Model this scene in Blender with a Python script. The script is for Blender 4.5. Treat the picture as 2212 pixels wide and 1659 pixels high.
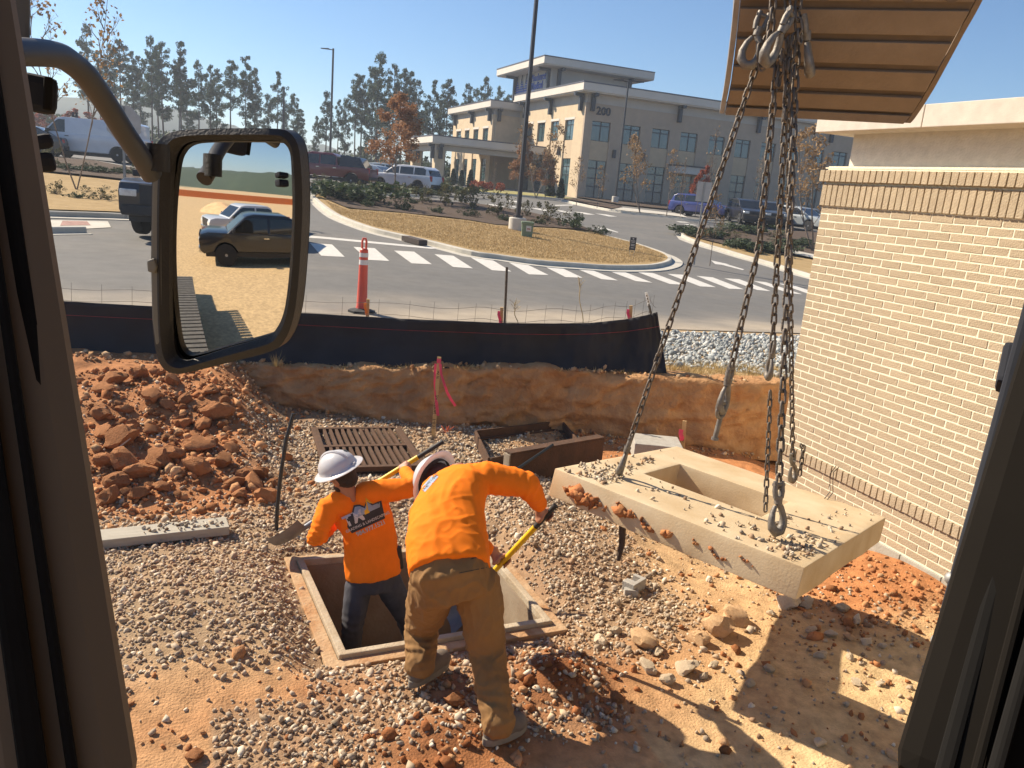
import bpy, bmesh, math, random
import numpy as np
from mathutils import Vector, Matrix, noise, geometry

for o in list(bpy.data.objects): bpy.data.objects.remove(o, do_unlink=True)
scene = bpy.context.scene
COL = scene.collection
random.seed(11); rng = np.random.default_rng(11)
R_ = math.radians

# ------------------------------------------------------------------ camera
CAMH = 2.85
FPX = 3150.0 / 4032 * 2212          # focal length in pixels of a 2212 x 1659 picture
PITCH, ROLL, YAW = R_(13.6), R_(-5.0), R_(22.6)
def _rot():
    R0 = np.array([[1, 0, 0], [0, 0, 1], [0, -1, 0.]])
    cr, sr = math.cos(ROLL), math.sin(ROLL)
    Rz = np.array([[cr, -sr, 0], [sr, cr, 0], [0, 0, 1]])
    cp, sp = math.cos(PITCH), math.sin(PITCH)
    Rx = np.array([[1, 0, 0], [0, cp, sp], [0, -sp, cp]])
    Yw = np.array([[math.cos(YAW), math.sin(YAW), 0], [-math.sin(YAW), math.cos(YAW), 0], [0, 0, 1]])
    return Yw @ R0 @ Rx @ Rz
RC = _rot()
CAM = np.array([0, 0, CAMH])
cd = bpy.data.cameras.new('camera'); cam_ob = bpy.data.objects.new('camera', cd); COL.objects.link(cam_ob)
cd.sensor_width = 36; cd.lens = 3150.0 / 4032 * 36; cd.clip_start = 0.05; cd.clip_end = 4000
m4 = Matrix.Identity(4)
for i in range(3):
    m4[i][0] = RC[i, 0]; m4[i][1] = -RC[i, 1]; m4[i][2] = -RC[i, 2]; m4[i][3] = CAM[i]
cam_ob.matrix_world = m4
scene.camera = cam_ob
scene.render.resolution_x, scene.render.resolution_y = 1024, 768

scene.render.engine = 'CYCLES'; cy = scene.cycles; cy.max_bounces = 6; cy.diffuse_bounces = 3; cy.glossy_bounces = 3; cy.transmission_bounces = 3; cy.volume_bounces = 0; cy.caustics_reflective = False; cy.caustics_refractive = False
# ------------------------------------------------------------------ light
SUN_EL, SUN_AZ = R_(38), R_(-41)     # azimuth from +Y towards +X
world = bpy.data.worlds.new('World'); scene.world = world; world.use_nodes = True
wn = world.node_tree; wn.nodes.clear()
sky = wn.nodes.new('ShaderNodeTexSky'); sky.sky_type = 'NISHITA'; sky.sun_disc = False
sky.sun_elevation = SUN_EL; sky.sun_rotation = SUN_AZ
sky.air_density = 1.0; sky.dust_density = 0.0; sky.ozone_density = 6.0; sky.altitude = 100
bg = wn.nodes.new('ShaderNodeBackground'); bg.inputs['Strength'].default_value = 0.074
wo = wn.nodes.new('ShaderNodeOutputWorld')
wn.links.new(sky.outputs['Color'], bg.inputs['Color']); wn.links.new(bg.outputs[0], wo.inputs[0])
sd = bpy.data.lights.new('sun', 'SUN'); sd.energy = 5.0; sd.angle = R_(0.53); sd.color = (1.0, 0.87, 0.69)
sun = bpy.data.objects.new('sun', sd); COL.objects.link(sun)
tosun = Vector((math.sin(SUN_AZ) * math.cos(SUN_EL), math.cos(SUN_AZ) * math.cos(SUN_EL), math.sin(SUN_EL)))
sun.rotation_euler = tosun.to_track_quat('Z', 'Y').to_euler()
vs = scene.view_settings
vs.view_transform = 'Standard'; vs.look = 'None'; vs.gamma = 1.0; vs.use_curve_mapping = False; vs.exposure = 0.85

# ------------------------------------------------------------------ pixel helpers (V pixels: 2212 x 1659)
def ray(px, py):
    return RC @ np.array([px - 1106.0, py - 829.5, FPX])
def atz(px, py, z): d = ray(px, py); return CAM + d * (z - CAMH) / d[2]
def atx(px, py, X): d = ray(px, py); return CAM + d * X / d[0]
def aty(px, py, Y): d = ray(px, py); return CAM + d * Y / d[1]
def atr(px, py, r): d = ray(px, py); return CAM + d * r / math.hypot(d[0], d[1])   # horizontal range r
def atd(px, py, t): d = ray(px, py); return CAM + d / np.linalg.norm(d) * t
def ss(a, b, x):
    t = np.clip((np.asarray(x, float) - a) / (b - a), 0, 1); return t * t * (3 - 2 * t)
def zroad(X, Y):
    X = np.asarray(X, float); Y = np.asarray(Y, float)
    return .87 + .03 * (np.clip(Y, 11, 80) - 11) - .045 * np.clip(X - 3, 0, 20) * ss(9, 16, Y) * (1 - ss(24, 48, Y)) + .5 * ss(28, 45, Y) * (1 - ss(0, 10, X))
_ts = np.geomspace(.002, .25, 5000)
def G(px, py):
    d = ray(px, py); P = CAM[None] + d[None] * _ts[:, None]
    b = P[:, 2] < zroad(P[:, 0], P[:, 1])
    return P[int(np.argmax(b))] if b.any() else P[-1]

# ------------------------------------------------------------------ materials
MATS = {}
def mat(name, col, rough=.8, var=.15, scale=8, bump=0., bscale=60, metal=0., spec=.5, col2=None, obvar=0., attr=None, detail=6, trans=0., coat=0., distort=0., coord='Object', aniso=None):
    """noise-varied principled material"""
    if name in MATS: return MATS[name]
    m = bpy.data.materials.new(name); m.use_nodes = True; MATS[name] = m
    nt = m.node_tree; N = nt.nodes; L = nt.links
    p = N['Principled BSDF']
    p.inputs['Roughness'].default_value = rough; p.inputs['Metallic'].default_value = metal
    p.inputs['Specular IOR Level'].default_value = spec
    if coat: p.inputs['Coat Weight'].default_value = coat; p.inputs['Coat Roughness'].default_value = .06
    tc = N.new('ShaderNodeTexCoord'); src = tc.outputs[coord]
    if aniso:
        mp = N.new('ShaderNodeMapping'); mp.inputs['Scale'].default_value = aniso; L.new(src, mp.inputs['Vector']); src = mp.outputs[0]
    col = tuple(col) + (1,)
    if attr:
        a = N.new('ShaderNodeAttribute'); a.attribute_name = attr; base = a.outputs['Color']
    else: base = None
    c2 = tuple(col2) + (1,) if col2 else tuple(max(0, c * (1 - var * 2)) for c in col[:3]) + (1,)
    c1 = col if col2 else tuple(min(1, c * (1 + var)) for c in col[:3]) + (1,)
    nz = N.new('ShaderNodeTexNoise'); nz.inputs['Scale'].default_value = scale; nz.inputs['Detail'].default_value = detail
    nz.inputs['Roughness'].default_value = .6; nz.inputs['Distortion'].default_value = distort
    L.new(src, nz.inputs['Vector'])
    rp = N.new('ShaderNodeValToRGB'); rp.color_ramp.elements[0].position = .3; rp.color_ramp.elements[1].position = .7
    rp.color_ramp.elements[0].color = c2; rp.color_ramp.elements[1].color = c1
    L.new(nz.outputs['Fac'], rp.inputs['Fac']); out = rp.outputs['Color']
    if base is not None:
        rp.color_ramp.elements[0].color = (1 - var * 1.6,) * 3 + (1,); rp.color_ramp.elements[1].color = (1 + var,) * 3 + (1,)
        mx = N.new('ShaderNodeMix'); mx.data_type = 'RGBA'; mx.blend_type = 'MULTIPLY'; mx.inputs[0].default_value = 1
        L.new(base, mx.inputs[6]); L.new(out, mx.inputs[7]); out = mx.outputs[2]
    if obvar:
        oi = N.new('ShaderNodeObjectInfo'); mr = N.new('ShaderNodeMapRange'); mr.inputs['To Min'].default_value = 1 - obvar; mr.inputs['To Max'].default_value = 1 + obvar
        L.new(oi.outputs['Random'], mr.inputs['Value'])
        mx = N.new('ShaderNodeMix'); mx.data_type = 'RGBA'; mx.blend_type = 'MULTIPLY'; mx.inputs[0].default_value = 1
        L.new(out, mx.inputs[6]); L.new(mr.outputs[0], mx.inputs[7]); out = mx.outputs[2]
    L.new(out, p.inputs['Base Color'])
    if bump:
        n2 = N.new('ShaderNodeTexNoise'); n2.inputs['Scale'].default_value = bscale; n2.inputs['Detail'].default_value = 5
        L.new(src, n2.inputs['Vector'])
        b = N.new('ShaderNodeBump'); b.inputs['Strength'].default_value = bump; b.inputs['Distance'].default_value = .02
        L.new(n2.outputs['Fac'], b.inputs['Height']); L.new(b.outputs[0], p.inputs['Normal'])
    if trans:
        tb = N.new('ShaderNodeBsdfTranslucent'); ms = N.new('ShaderNodeMixShader'); ms.inputs[0].default_value = trans
        L.new(out, tb.inputs['Color']); L.new(p.outputs[0], ms.inputs[1]); L.new(tb.outputs[0], ms.inputs[2])
        L.new(ms.outputs[0], N['Material Output'].inputs['Surface'])
    return m

# ------------------------------------------------------------------ mesh helpers
def link(o, parent=None):
    COL.objects.link(o)
    if parent is not None: o.parent = parent
    return o
def tag(o, label=None, cat=None, group=None, kind=None):
    if label: o['label'] = label
    if cat: o['category'] = cat
    if group: o['group'] = group
    if kind: o['kind'] = kind
    return o
def empty(name, loc=(0, 0, 0), rz=0, label=None, cat=None, group=None):
    o = bpy.data.objects.new(name, None); o.empty_display_size = .1
    o.location = Vector(loc); o.rotation_euler = (0, 0, rz); COL.objects.link(o)
    return tag(o, label, cat, group)
def mesh_ob(name, V, F, m=None, parent=None, smooth=False, cols=None, auto=None):
    me = bpy.data.meshes.new(name)
    me.from_pydata([tuple(map(float, q)) for q in V], [], F); me.update()
    if m is not None: me.materials.append(m)
    if smooth: me.shade_smooth()
    if auto is not None: me.set_sharp_from_angle(angle=R_(auto))
    if cols is not None:
        ca = me.color_attributes.new('Col', 'FLOAT_COLOR', 'POINT'); ca.data.foreach_set('color', np.asarray(cols, 'f').ravel())
    return link(bpy.data.objects.new(name, me), parent)
def tri_ob(name, V, F, m, parent=None, cols=None, smooth=False):
    """fast path: V (n,3), F (m,3)"""
    V = np.asarray(V, 'f'); F = np.asarray(F, 'i')
    me = bpy.data.meshes.new(name)
    me.vertices.add(len(V)); me.vertices.foreach_set('co', V.ravel())
    me.loops.add(F.size); me.loops.foreach_set('vertex_index', F.ravel())
    me.polygons.add(len(F)); me.polygons.foreach_set('loop_start', np.arange(0, F.size, F.shape[1], dtype='i'))
    me.polygons.foreach_set('loop_total', np.full(len(F), F.shape[1], 'i'))
    me.update(calc_edges=True); me.validate()
    me.materials.append(m)
    if smooth: me.shade_smooth()
    if cols is not None:
        ca = me.color_attributes.new('Col', 'FLOAT_COLOR', 'POINT'); ca.data.foreach_set('color', np.asarray(cols, 'f').ravel())
    return link(bpy.data.objects.new(name, me), parent)
def dup(o, parent=None, loc=None, rz=None, scale=None, deep=True):
    c = o.copy(); COL.objects.link(c); c.parent = parent
    if loc is not None: c.location = Vector(loc)
    if rz is not None: c.rotation_euler = (c.rotation_euler[0], c.rotation_euler[1], rz)
    if scale is not None: c.scale = scale if hasattr(scale, '__len__') else (scale,) * 3
    if deep:
        for ch in list(o.children): dup(ch, c)
    return c

def frame(d, up=(0, 0, 1)):
    d = Vector(d).normalized(); u = Vector(up)
    if abs(d.dot(u)) > .98: u = Vector((1, 0, 0))
    x = d.cross(u).normalized(); y = x.cross(d).normalized()
    return x, y, d
class MB:
    """collects shapes into one mesh"""
    def __init__(s): s.V = []; s.F = []
    def add(s, V, F):
        b = len(s.V); s.V += [tuple(q) for q in V]; s.F += [tuple(i + b for i in f) for f in F]; return s
    def box(s, c, d, M=None, rz=0):
        hx, hy, hz = d[0] / 2, d[1] / 2, d[2] / 2
        q = [Vector((x, y, z)) for z in (-hz, hz) for y in (-hy, hy) for x in (-hx, hx)]
        if rz: q = [Matrix.Rotation(rz, 3, 'Z') @ p for p in q]
        if M is not None: q = [M @ p for p in q]
        q = [p + Vector(c) for p in q]
        return s.add(q, [(0, 2, 3, 1), (4, 5, 7, 6), (0, 1, 5, 4), (2, 6, 7, 3), (1, 3, 7, 5), (0, 4, 6, 2)])
    def bb(s, a, b):   # box from min / max
        return s.box([(a[i] + b[i]) / 2 for i in range(3)], [b[i] - a[i] for i in range(3)])
    def tube(s, pts, rad, n=8, caps=True, sq=None, up=(0, 0, 1)):
        pts = [Vector(p) for p in pts]; k = len(pts)
        if not hasattr(rad, '__len__'): rad = [rad] * k
        rings = []; px = None
        for i, p in enumerate(pts):
            d = (pts[min(i + 1, k - 1)] - pts[max(i - 1, 0)])
            if d.length < 1e-9: d = Vector((0, 0, 1))
            x, y, d = frame(d, up)
            if px is not None:
                x = (px - d * px.dot(d)); x = x.normalized() if x.length > 1e-6 else frame(d)[0]; y = d.cross(x) * -1
                y = x.cross(d)
            px = x
            ex, ey = (1, 1) if sq is None else sq
            rings.append([p + (x * math.cos(2 * math.pi * j / n) * ex + y * math.sin(2 * math.pi * j / n) * ey) * rad[i] for j in range(n)])
        V = [q for r in rings for q in r]; F = []
        for i in range(k - 1):
            for j in range(n):
                a, b = i * n + j, i * n + (j + 1) % n
                F.append((a, b, b + n, a + n))
        if caps: F.append(tuple(range(n - 1, -1, -1))); F.append(tuple((k - 1) * n + j for j in range(n)))
        return s.add(V, F)
    def lathe(s, prof, n=16, c=(0, 0, 0), M=None, caps=True):
        V = []; F = []
        for (r, z) in prof:
            for j in range(n):
                a = 2 * math.pi * j / n; q = Vector((r * math.cos(a), r * math.sin(a), z))
                if M is not None: q = M @ q
                V.append(q + Vector(c))
        for i in range(len(prof) - 1):
            for j in range(n):
                a, b = i * n + j, i * n + (j + 1) % n
                F.append((a, b, b + n, a + n))
        if caps: F.append(tuple(range(n - 1, -1, -1))); F.append(tuple((len(prof) - 1) * n + j for j in range(n)))
        return s.add(V, F)
    def prism(s, poly, a, b, axis=1, T=None):
        """extrude a 2D outline between a and b along an axis; poly in the other two axes"""
        def mk(p, t):
            q = [0, 0, 0]; o = [i for i in range(3) if i != axis]; q[o[0]], q[o[1]] = p; q[axis] = t
            q = Vector(q); return T @ q if T is not None else q
        n = len(poly); V = [mk(p, a) for p in poly] + [mk(p, b) for p in poly]
        F = [tuple(range(n)), tuple(range(2 * n - 1, n - 1, -1))] + [(i, i + n, (i + 1) % n + n, (i + 1) % n) for i in range(n)]
        return s.add(V, F)
    def build(s, name, m, parent=None, smooth=False, auto=None, bevel=0, fix=True):
        o = mesh_ob(name, s.V, s.F, m, parent)
        if fix:
            bm = bmesh.new(); bm.from_mesh(o.data); bmesh.ops.recalc_face_normals(bm, faces=bm.faces)
            if bevel:
                es = [e for e in bm.edges if len(e.link_faces) == 2 and e.calc_face_angle(0) > R_(35)]
                bmesh.ops.bevel(bm, geom=es, offset=bevel, segments=2, affect='EDGES', profile=.6, clamp_overlap=True)
            bm.to_mesh(o.data); bm.free()
        if smooth or auto is not None:
            o.data.shade_smooth(); o.data.set_sharp_from_angle(angle=R_(auto or 40))
        return o
def bake(o):
    """replace the mesh by its modified result"""
    dg = bpy.context.evaluated_depsgraph_get(); dg.update()
    me = bpy.data.meshes.new_from_object(o.evaluated_get(dg)); o.modifiers.clear(); old = o.data; o.data = me
    bpy.data.meshes.remove(old); return o
def text_mesh(txt, size=1, depth=0, bold=0.0):
    cu = bpy.data.curves.new('t', 'FONT'); cu.body = txt; cu.size = size; cu.extrude = depth; cu.offset = bold; cu.resolution_u = 3
    cu.align_x = 'CENTER'; cu.align_y = 'CENTER'
    t = bpy.data.objects.new('t', cu); COL.objects.link(t)
    dg = bpy.context.evaluated_depsgraph_get(); dg.update()
    me = bpy.data.meshes.new_from_object(t.evaluated_get(dg)); bpy.data.objects.remove(t, do_unlink=True); bpy.data.curves.remove(cu)
    return me
def fbm(x, y, s=1., o=4, seed=0.):
    """vectorised value noise, -1..1"""
    x = np.asarray(x, float) * s; y = np.asarray(y, float) * s; out = np.zeros(np.broadcast(x, y).shape); a = 1.; tot = 0
    for k in range(o):
        xi = np.floor(x).astype(int); yi = np.floor(y).astype(int); fx = x - xi; fy = y - yi
        fx = fx * fx * (3 - 2 * fx); fy = fy * fy * (3 - 2 * fy)
        def h(i, j):
            v = np.sin(i * 127.1 + j * 311.7 + seed * 17.3 + k * 41.) * 43758.5453; return v - np.floor(v)
        v = (h(xi, yi) * (1 - fx) + h(xi + 1, yi) * fx) * (1 - fy) + (h(xi, yi + 1) * (1 - fx) + h(xi + 1, yi + 1) * fx) * fy
        out += (v * 2 - 1) * a; tot += a; a *= .5; x = x * 2.03 + 5.1; y = y * 2.03 + 1.7
    return out / tot
ICO = None
def ico(sub=1):
    bm = bmesh.new(); bmesh.ops.create_icosphere(bm, subdivisions=sub, radius=1)
    V = np.array([v.co[:] for v in bm.verts]); F = np.array([[v.index for v in f.verts] for f in bm.faces]); bm.free(); return V, F
# ================================================================== near terrain
BX = np.array([-30, -6, -3, -1.3, .47, 1.5, 2.76, 3.83, 4.64, 5.9, 7.5, 30])
BY = np.array([10.4, 10.4, 10.25, 10.1, 9.85, 9.4, 8.75, 8.43, 8.16, 7.45, 7.1, 6.8])
BZ = np.array([.5, .5, .5, .5, .52, .58, .73, .79, .81, .86, .86, .86])
bankY = lambda X: np.interp(X, BX, BY)
bankZ = lambda X: np.interp(X, BX, BZ)
PIT = np.array([(.88, 4.40), (2.24, 4.47), (2.20, 5.62), (.79, 5.66)])     # inner corners, near left first, counter-clockwise
pc = PIT.mean(0)
def pit_out(d): 
    return np.array([p + np.sign(p - pc) * d for p in PIT])
def pitdist(X, Y):
    """signed distance (approx.) outside the basin's inner rectangle"""
    return np.maximum(np.abs(X - pc[0]) - .70, np.abs(Y - pc[1]) - .60)
def zn(X, Y):
    X = np.asarray(X, float); Y = np.asarray(Y, float)
    z = .035 * fbm(X, Y, .7, 3, 1) + .02 * fbm(X, Y, 3.1, 3, 2)
    lh = ss(6.5, 9.8, Y) * (1 - ss(.3, 1.15, X))
    z = z + .52 * lh + lh ** .5 * .10 * fbm(X, Y, 1.6, 4, 3)
    z = z + .13 * np.exp(-((Y - 6.75) / .42) ** 2) * ss(.8, 1.3, X) * (1 - ss(3.0, 3.6, X))
    z = z + .15 * ss(4.5, 5.7, Y) * (1 - ss(6.0, 6.8, Y)) * ss(2.2, 2.6, X) * (1 - ss(3.3, 4.1, X))
    z = z + .15 * np.exp(-((X + .1) / .8) ** 2 - ((Y - 5) / .9) ** 2)
    z = z + .13 * np.exp(-((X - 2.02) / .30) ** 2 - ((Y - 3.78) / .22) ** 2) + .07 * np.exp(-((X - 1.22) / .3) ** 2 - ((Y - 3.5) / .2) ** 2)
    z = z + .2 * ss(3.9, 5.3, X) * np.exp(-((Y - 4.15) / .75) ** 2)
    pd = pitdist(X, Y)
    z = np.where(pd < .6, z * ss(.02, .35, pd) - .05 * (1 - ss(.1, .4, pd)), z)
    z = z + .05 * ss(0, .8, Y - bankY(X) + .75)      # toe of the bank
    return z
def masks(X, Y):
    n1 = fbm(X, Y, 1.3, 4, 7); n2 = fbm(X, Y, .8, 4, 9)
    g = ss(3.75, 4.35, Y - .25 * (X < .6) + .35 * n1 + .35 * ss(.0, -1.5, X)) * (1 - ss(3.0, 3.7, X + .45 * n1))
    g = g * (1 - .9 * ss(6.35, 6.9, Y + .3 * n2) * (1 - ss(.45, .95, X + .25 * n1)))      # clod heap on the left
    g = np.maximum(g, ss(5.9, 6.3, Y + .3 * n1) * ss(.5, .95, X + .2 * n2) * (1 - ss(3.2, 3.9, X + .3 * n1)) * (1 - ss(8.5, 9.0, Y + .4 * n2)))
    g = np.maximum(g, .9 * ss(.2, .0, np.abs(Y - 3.6 - .1 * n2) - .2) * (X > .1) * (X < 2.3))
    g = np.clip(g * (1 - .85 * np.exp(-((X - 2.02) / .33) ** 2 - ((Y - 3.75) / .25) ** 2)) * (1 - .8 * np.exp(-((X - 1.2) / .35) ** 2 - ((Y - 3.42) / .2) ** 2)), 0, 1)
    clay = np.clip(.5 + .9 * n2 + .5 * np.exp(-((X - 2) / .5) ** 2 - ((Y - 3.7) / .4) ** 2) + .6 * (1 - ss(.5, 1.2, X)) * ss(6.3, 7, Y) + .9 * ss(3.9, 4.6, X) * ss(3.4, 4, Y) - .5 * ss(3.9, 3.2, Y) * (X > 2.3), 0, 1)
    return g, clay
C_CLAY, C_SAND, C_GRAV = np.array((.44, .19, .075)), np.array((.60, .425, .225)), np.array((.30, .21, .13))
def ground_cols(X, Y):
    g, c = masks(X, Y); far = ss(2.2, .5, Y)
    col = C_SAND[None] * (1 - c[:, None]) + C_CLAY[None] * c[:, None]
    col = col * (1 - .8 * g[:, None]) + C_GRAV[None] * .8 * g[:, None]
    wet = (np.exp(-((X - 2.05) / .45) ** 2 - ((Y - 3.75) / .32) ** 2) + .8 * np.exp(-((X - 1.2) / .4) ** 2 - ((Y - 3.4) / .25) ** 2)).clip(0, 1)[:, None]; col = col * (1 - wet) + np.array((.24, .095, .036)) * wet
    sand = np.array((.62, .44, .24))
    col = col * (1 - far[:, None]) + sand * far[:, None]
    return np.hstack([col, np.ones((len(col), 1))])
M_ground = mat('loose_clay_soil', (1, 1, 1), rough=.95, var=.2, scale=11, bump=.55, bscale=70, attr='Col', spec=.2, detail=10)

def grid_sheet(name, xs, ys, zf, m, keep=None, colf=None, parent=None, smooth=True):
    X, Y = np.meshgrid(xs, ys); X = X.ravel(); Y = Y.ravel(); nx, ny = len(xs), len(ys)
    Z = zf(X, Y); i = np.arange(ny - 1)[:, None] * nx + np.arange(nx - 1)[None]
    F = np.stack([i, i + 1, i + nx + 1, i + nx], -1).reshape(-1, 4)
    if keep is not None:
        cx = X[F].mean(1); cy = Y[F].mean(1); F = F[keep(cx, cy)]
    return tri_ob(name, np.stack([X, Y, Z], 1), F, m, parent, cols=colf(X, Y) if colf else None, smooth=smooth)

xs = np.arange(-3.4, 6.6, .035); ys = np.arange(1.0, 11.0, .035)
def zfine(X, Y):
    e = np.minimum.reduce([X + 3.4, 6.6 - X, Y - 1.0])
    f = ss(0, .7, e); return zn(X, Y) * f - .12 * (1 - f)
po = pit_out(.115)
gr = grid_sheet('ground', xs, ys, zfine, M_ground, keep=lambda x, y: pitdist(x, y) > .095, colf=ground_cols)
tag(gr, kind='structure')
gr2 = grid_sheet('ground', np.arange(-120, 60.1, 1.), np.arange(-110, 11.3, 1.), lambda X, Y: -.13 + .03 * fbm(X, Y, .5, 3, 5) * ss(0, -4, Y), M_ground,
                 keep=lambda x, y: ~((x > -2.7) & (x < 5.9) & (y > 1.6) & (y < 10.6)), colf=ground_cols)
tag(gr2, kind='structure')

# ---- cut earth bank
M_bank = mat('cut_clay_bank', (.52, .31, .15), rough=.95, col2=(.31, .15, .065), scale=3.0, distort=.6, bump=1.0, bscale=22, detail=10, spec=.15)
s = np.arange(-5, 9, .035); U = np.linspace(0, 1, 34)
Vb = []
for i, t in enumerate(U):
    X = s.copy(); h = bankZ(X)
    # a vertical face that leans back a little and then turns over at the lip
    if t < .8: zz = t / .8 * h; off = .02 + .10 * (t / .8) ** 1.5
    else: zz = h + .015 * np.sin((t - .8) * 15); off = .13 + (t - .8) / .2 * .38
    n = fbm(X, zz * np.ones_like(X) + X * .1, 1.3, 4, 21) * .15 + fbm(X, np.full_like(X, t * 3), 4.5, 4, 22) * .06 + (np.abs(fbm(X + .15 * np.sin(t * 7), np.full_like(X, t * 1.4), 2.6, 3, 27)) - .2) * .16 + (np.abs(fbm(X, np.full_like(X, t * 4.), 7., 3, 28)) - .2) * .06
    crack = -.035 * np.exp(-(np.abs(fbm(X + .3 * np.sin(t * 4), np.full_like(X, t * .7), 1.9, 2, 24)) / .05) ** 2)
    w = 1 if t < .8 else max(0, 1 - (t - .8) * 6)
    lip = .05 * fbm(X, np.full_like(X, 0.), 3.5, 4, 25) * ss(.5, .8, t)
    Vb.append(np.stack([X - (n + crack) * .35 * w, bankY(X) + off + (n - crack) * w, zz - .06 * (t == 0) + lip + .03 * fbm(X, np.full_like(X, t * 9), 6, 3, 26) * ss(.7, 1, t)], 1))
Vb = np.array(Vb); nr, nc = Vb.shape[:2]
i = np.arange(nr - 1)[:, None] * nc + np.arange(nc - 1)[None]
bank = tri_ob('earth_bank', Vb.reshape(-1, 3), np.stack([i, i + 1, i + nc + 1, i + nc], -1).reshape(-1, 4), M_bank, smooth=True)
tag(bank, kind='structure')

# ---- verge between the bank's lip and the road
M_verge = mat('dry_verge_soil', (.50, .36, .21), rough=.95, col2=(.34, .23, .12), scale=3, bump=.6, bscale=30, spec=.15)
xs2 = np.concatenate([np.arange(-40, -5, 1.), np.arange(-5, 9, .12), np.arange(9, 40, 1.)]); T = np.linspace(0, 1, 26)
Vv = []
for t in T:
    y0 = bankY(xs2) + .30; y1 = 11.35; y = y0 + (y1 - y0) * t
    z = bankZ(xs2) - .03 + (zroad(xs2, 11.35) - .012 - bankZ(xs2) + .03) * ss(.1, .95, t) + (.03 * fbm(xs2, y, 1.6, 4, 31)) * (1 - t)
    Vv.append(np.stack([xs2, y, z], 1))
Vv = np.array(Vv); nr, nc = Vv.shape[:2]; i = np.arange(nr - 1)[:, None] * nc + np.arange(nc - 1)[None]
tag(tri_ob('verge', Vv.reshape(-1, 3), np.stack([i, i + 1, i + nc + 1, i + nc], -1).reshape(-1, 4), M_verge, smooth=True), kind='structure')
def zverge(X, Y):
    t = (Y - bankY(X) - .30) / (11.35 - bankY(X) - .30)
    return bankZ(X) - .03 + (zroad(X, 11.35) - .012 - bankZ(X) + .03) * ss(.1, .95, t) + .03 * fbm(X, Y, 1.6, 4, 31) * (1 - t)

# ---- loose stones
V1, F1 = ico(1)
def stones(name, P, r, cols, m, squash=.62, jit=.30, parent=None, kind='stuff', sub=(V1, F1)):
    n = len(P); V0, F0 = sub; k = len(V0)
    A = rng.normal(size=(n, 3, 3)); Q, _ = np.linalg.qr(A)
    sc = np.stack([rng.uniform(.75, 1.35, n), rng.uniform(.7, 1.1, n), rng.uniform(squash - .15, squash + .25, n)], 1)
    V = V0[None] * (1 + rng.normal(0, jit, (n, k, 1)).clip(-.45, .45)) * sc[:, None]
    V = np.einsum('nij,nkj->nki', Q, V) * r[:, None, None] + P[:, None]
    F = F0[None] + (np.arange(n) * k)[:, None, None]
    c = np.repeat(cols[:, None], k, 1)
    return tag(tri_ob(name, V.reshape(-1, 3), F.reshape(-1, 3), m, parent, cols=c.reshape(-1, 4)), kind=kind)
M_stone = mat('crushed_stone', (1, 1, 1), rough=.85, var=.12, scale=40, attr='Col', spec=.3)
M_clod = mat('red_clay_clod', (1, 1, 1), rough=.95, var=.16, scale=14, bump=.5, bscale=45, attr='Col', spec=.15)
def pick_cols(n, pal, w, jit=.14):
    pal = np.array(pal); k = rng.choice(len(pal), n, p=np.array(w) / sum(w))
    c = pal[k] * (1 + rng.normal(0, jit, (n, 1))); return np.hstack([c.clip(.01, .9), np.ones((n, 1))])
GPAL = [(.46, .375, .275), (.33, .26, .185), (.64, .56, .43), (.40, .26, .155), (.49, .38, .255), (.27, .17, .10)]
GW = [4, 3, 2.2, 2.4, 3, 1.6]
N = 72000
X = rng.uniform(-1.9, 4.9, N); Y = rng.uniform(2.45, 9.2, N)
g, c = masks(X, Y); pd = pitdist(X, Y)
dens = np.clip(g * 1.1, 0, 1) + .06 + .10 * ss(3.6, 4.8, X)
dens = dens * np.where(Y > 7, .75, 1)
k = (rng.uniform(size=N) < dens) & (pd > .10) & (Y < bankY(X) + .1) & ~((pd < .2) & (rng.uniform(size=N) < .6))
X, Y, g = X[k], Y[k], g[k]; n = len(X)
r = np.exp(rng.normal(math.log(.0118), .36, n)).clip(.005, .032) * np.where(Y > 6, 1.1, 1)
Z = zn(X, Y) + r * rng.uniform(-.1, .5, n)
dirt = np.clip(.5 + .8 * fbm(X, Y, 1.1, 3, 41), 0, 1)[:, None] * .55
cc = pick_cols(n, GPAL, GW); cc[:, :3] = cc[:, :3] * (1 - dirt * .5) + np.array((.42, .25, .13)) * dirt * .5
stones('loose_gravel', np.stack([X, Y, Z], 1), r, cc, M_stone)
# crumbs of clay
N = 20000
X = rng.uniform(-1.9, 5.35, N); Y = rng.uniform(2.4, 9.6, N); g, c = masks(X, Y); pd = pitdist(X, Y)
heap = (1 - ss(.5, 1.2, X)) * ss(6.2, 7, Y) + ss(3.9, 4.4, X) * ss(3.3, 3.8, Y) * (1 - ss(5.2, 5.6, Y)) + np.exp(-((X - 2.05) / .4) ** 2 - ((Y - 3.7) / .3) ** 2) + np.exp(-((X - 1.2) / .4) ** 2 - ((Y - 3.4) / .25) ** 2)
k = (rng.uniform(size=N) < np.clip(heap * .75 + .10 * (1 - g), 0, 1)) & (pd > .1) & (Y < bankY(X))
X, Y, heap = X[k], Y[k], heap[k]; n = len(X)
r = np.exp(rng.normal(math.log(.013), .5, n)).clip(.005, .05); r *= np.where((X < 1) & (Y > 6.3), 1.25, 1)
ccr = pick_cols(n, [(.42, .18, .075), (.50, .26, .12), (.34, .14, .055), (.52, .32, .17)], [4, 3, 3, 1.5]); wet = (np.exp(-((X - 2.05) / .45) ** 2 - ((Y - 3.75) / .32) ** 2) + .8 * np.exp(-((X - 1.2) / .4) ** 2 - ((Y - 3.4) / .25) ** 2)).clip(0, 1)[:, None]
ccr[:, :3] = ccr[:, :3] * (1 - wet) + ccr[:, :3] * np.array((.62, .50, .42)) * wet
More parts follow.
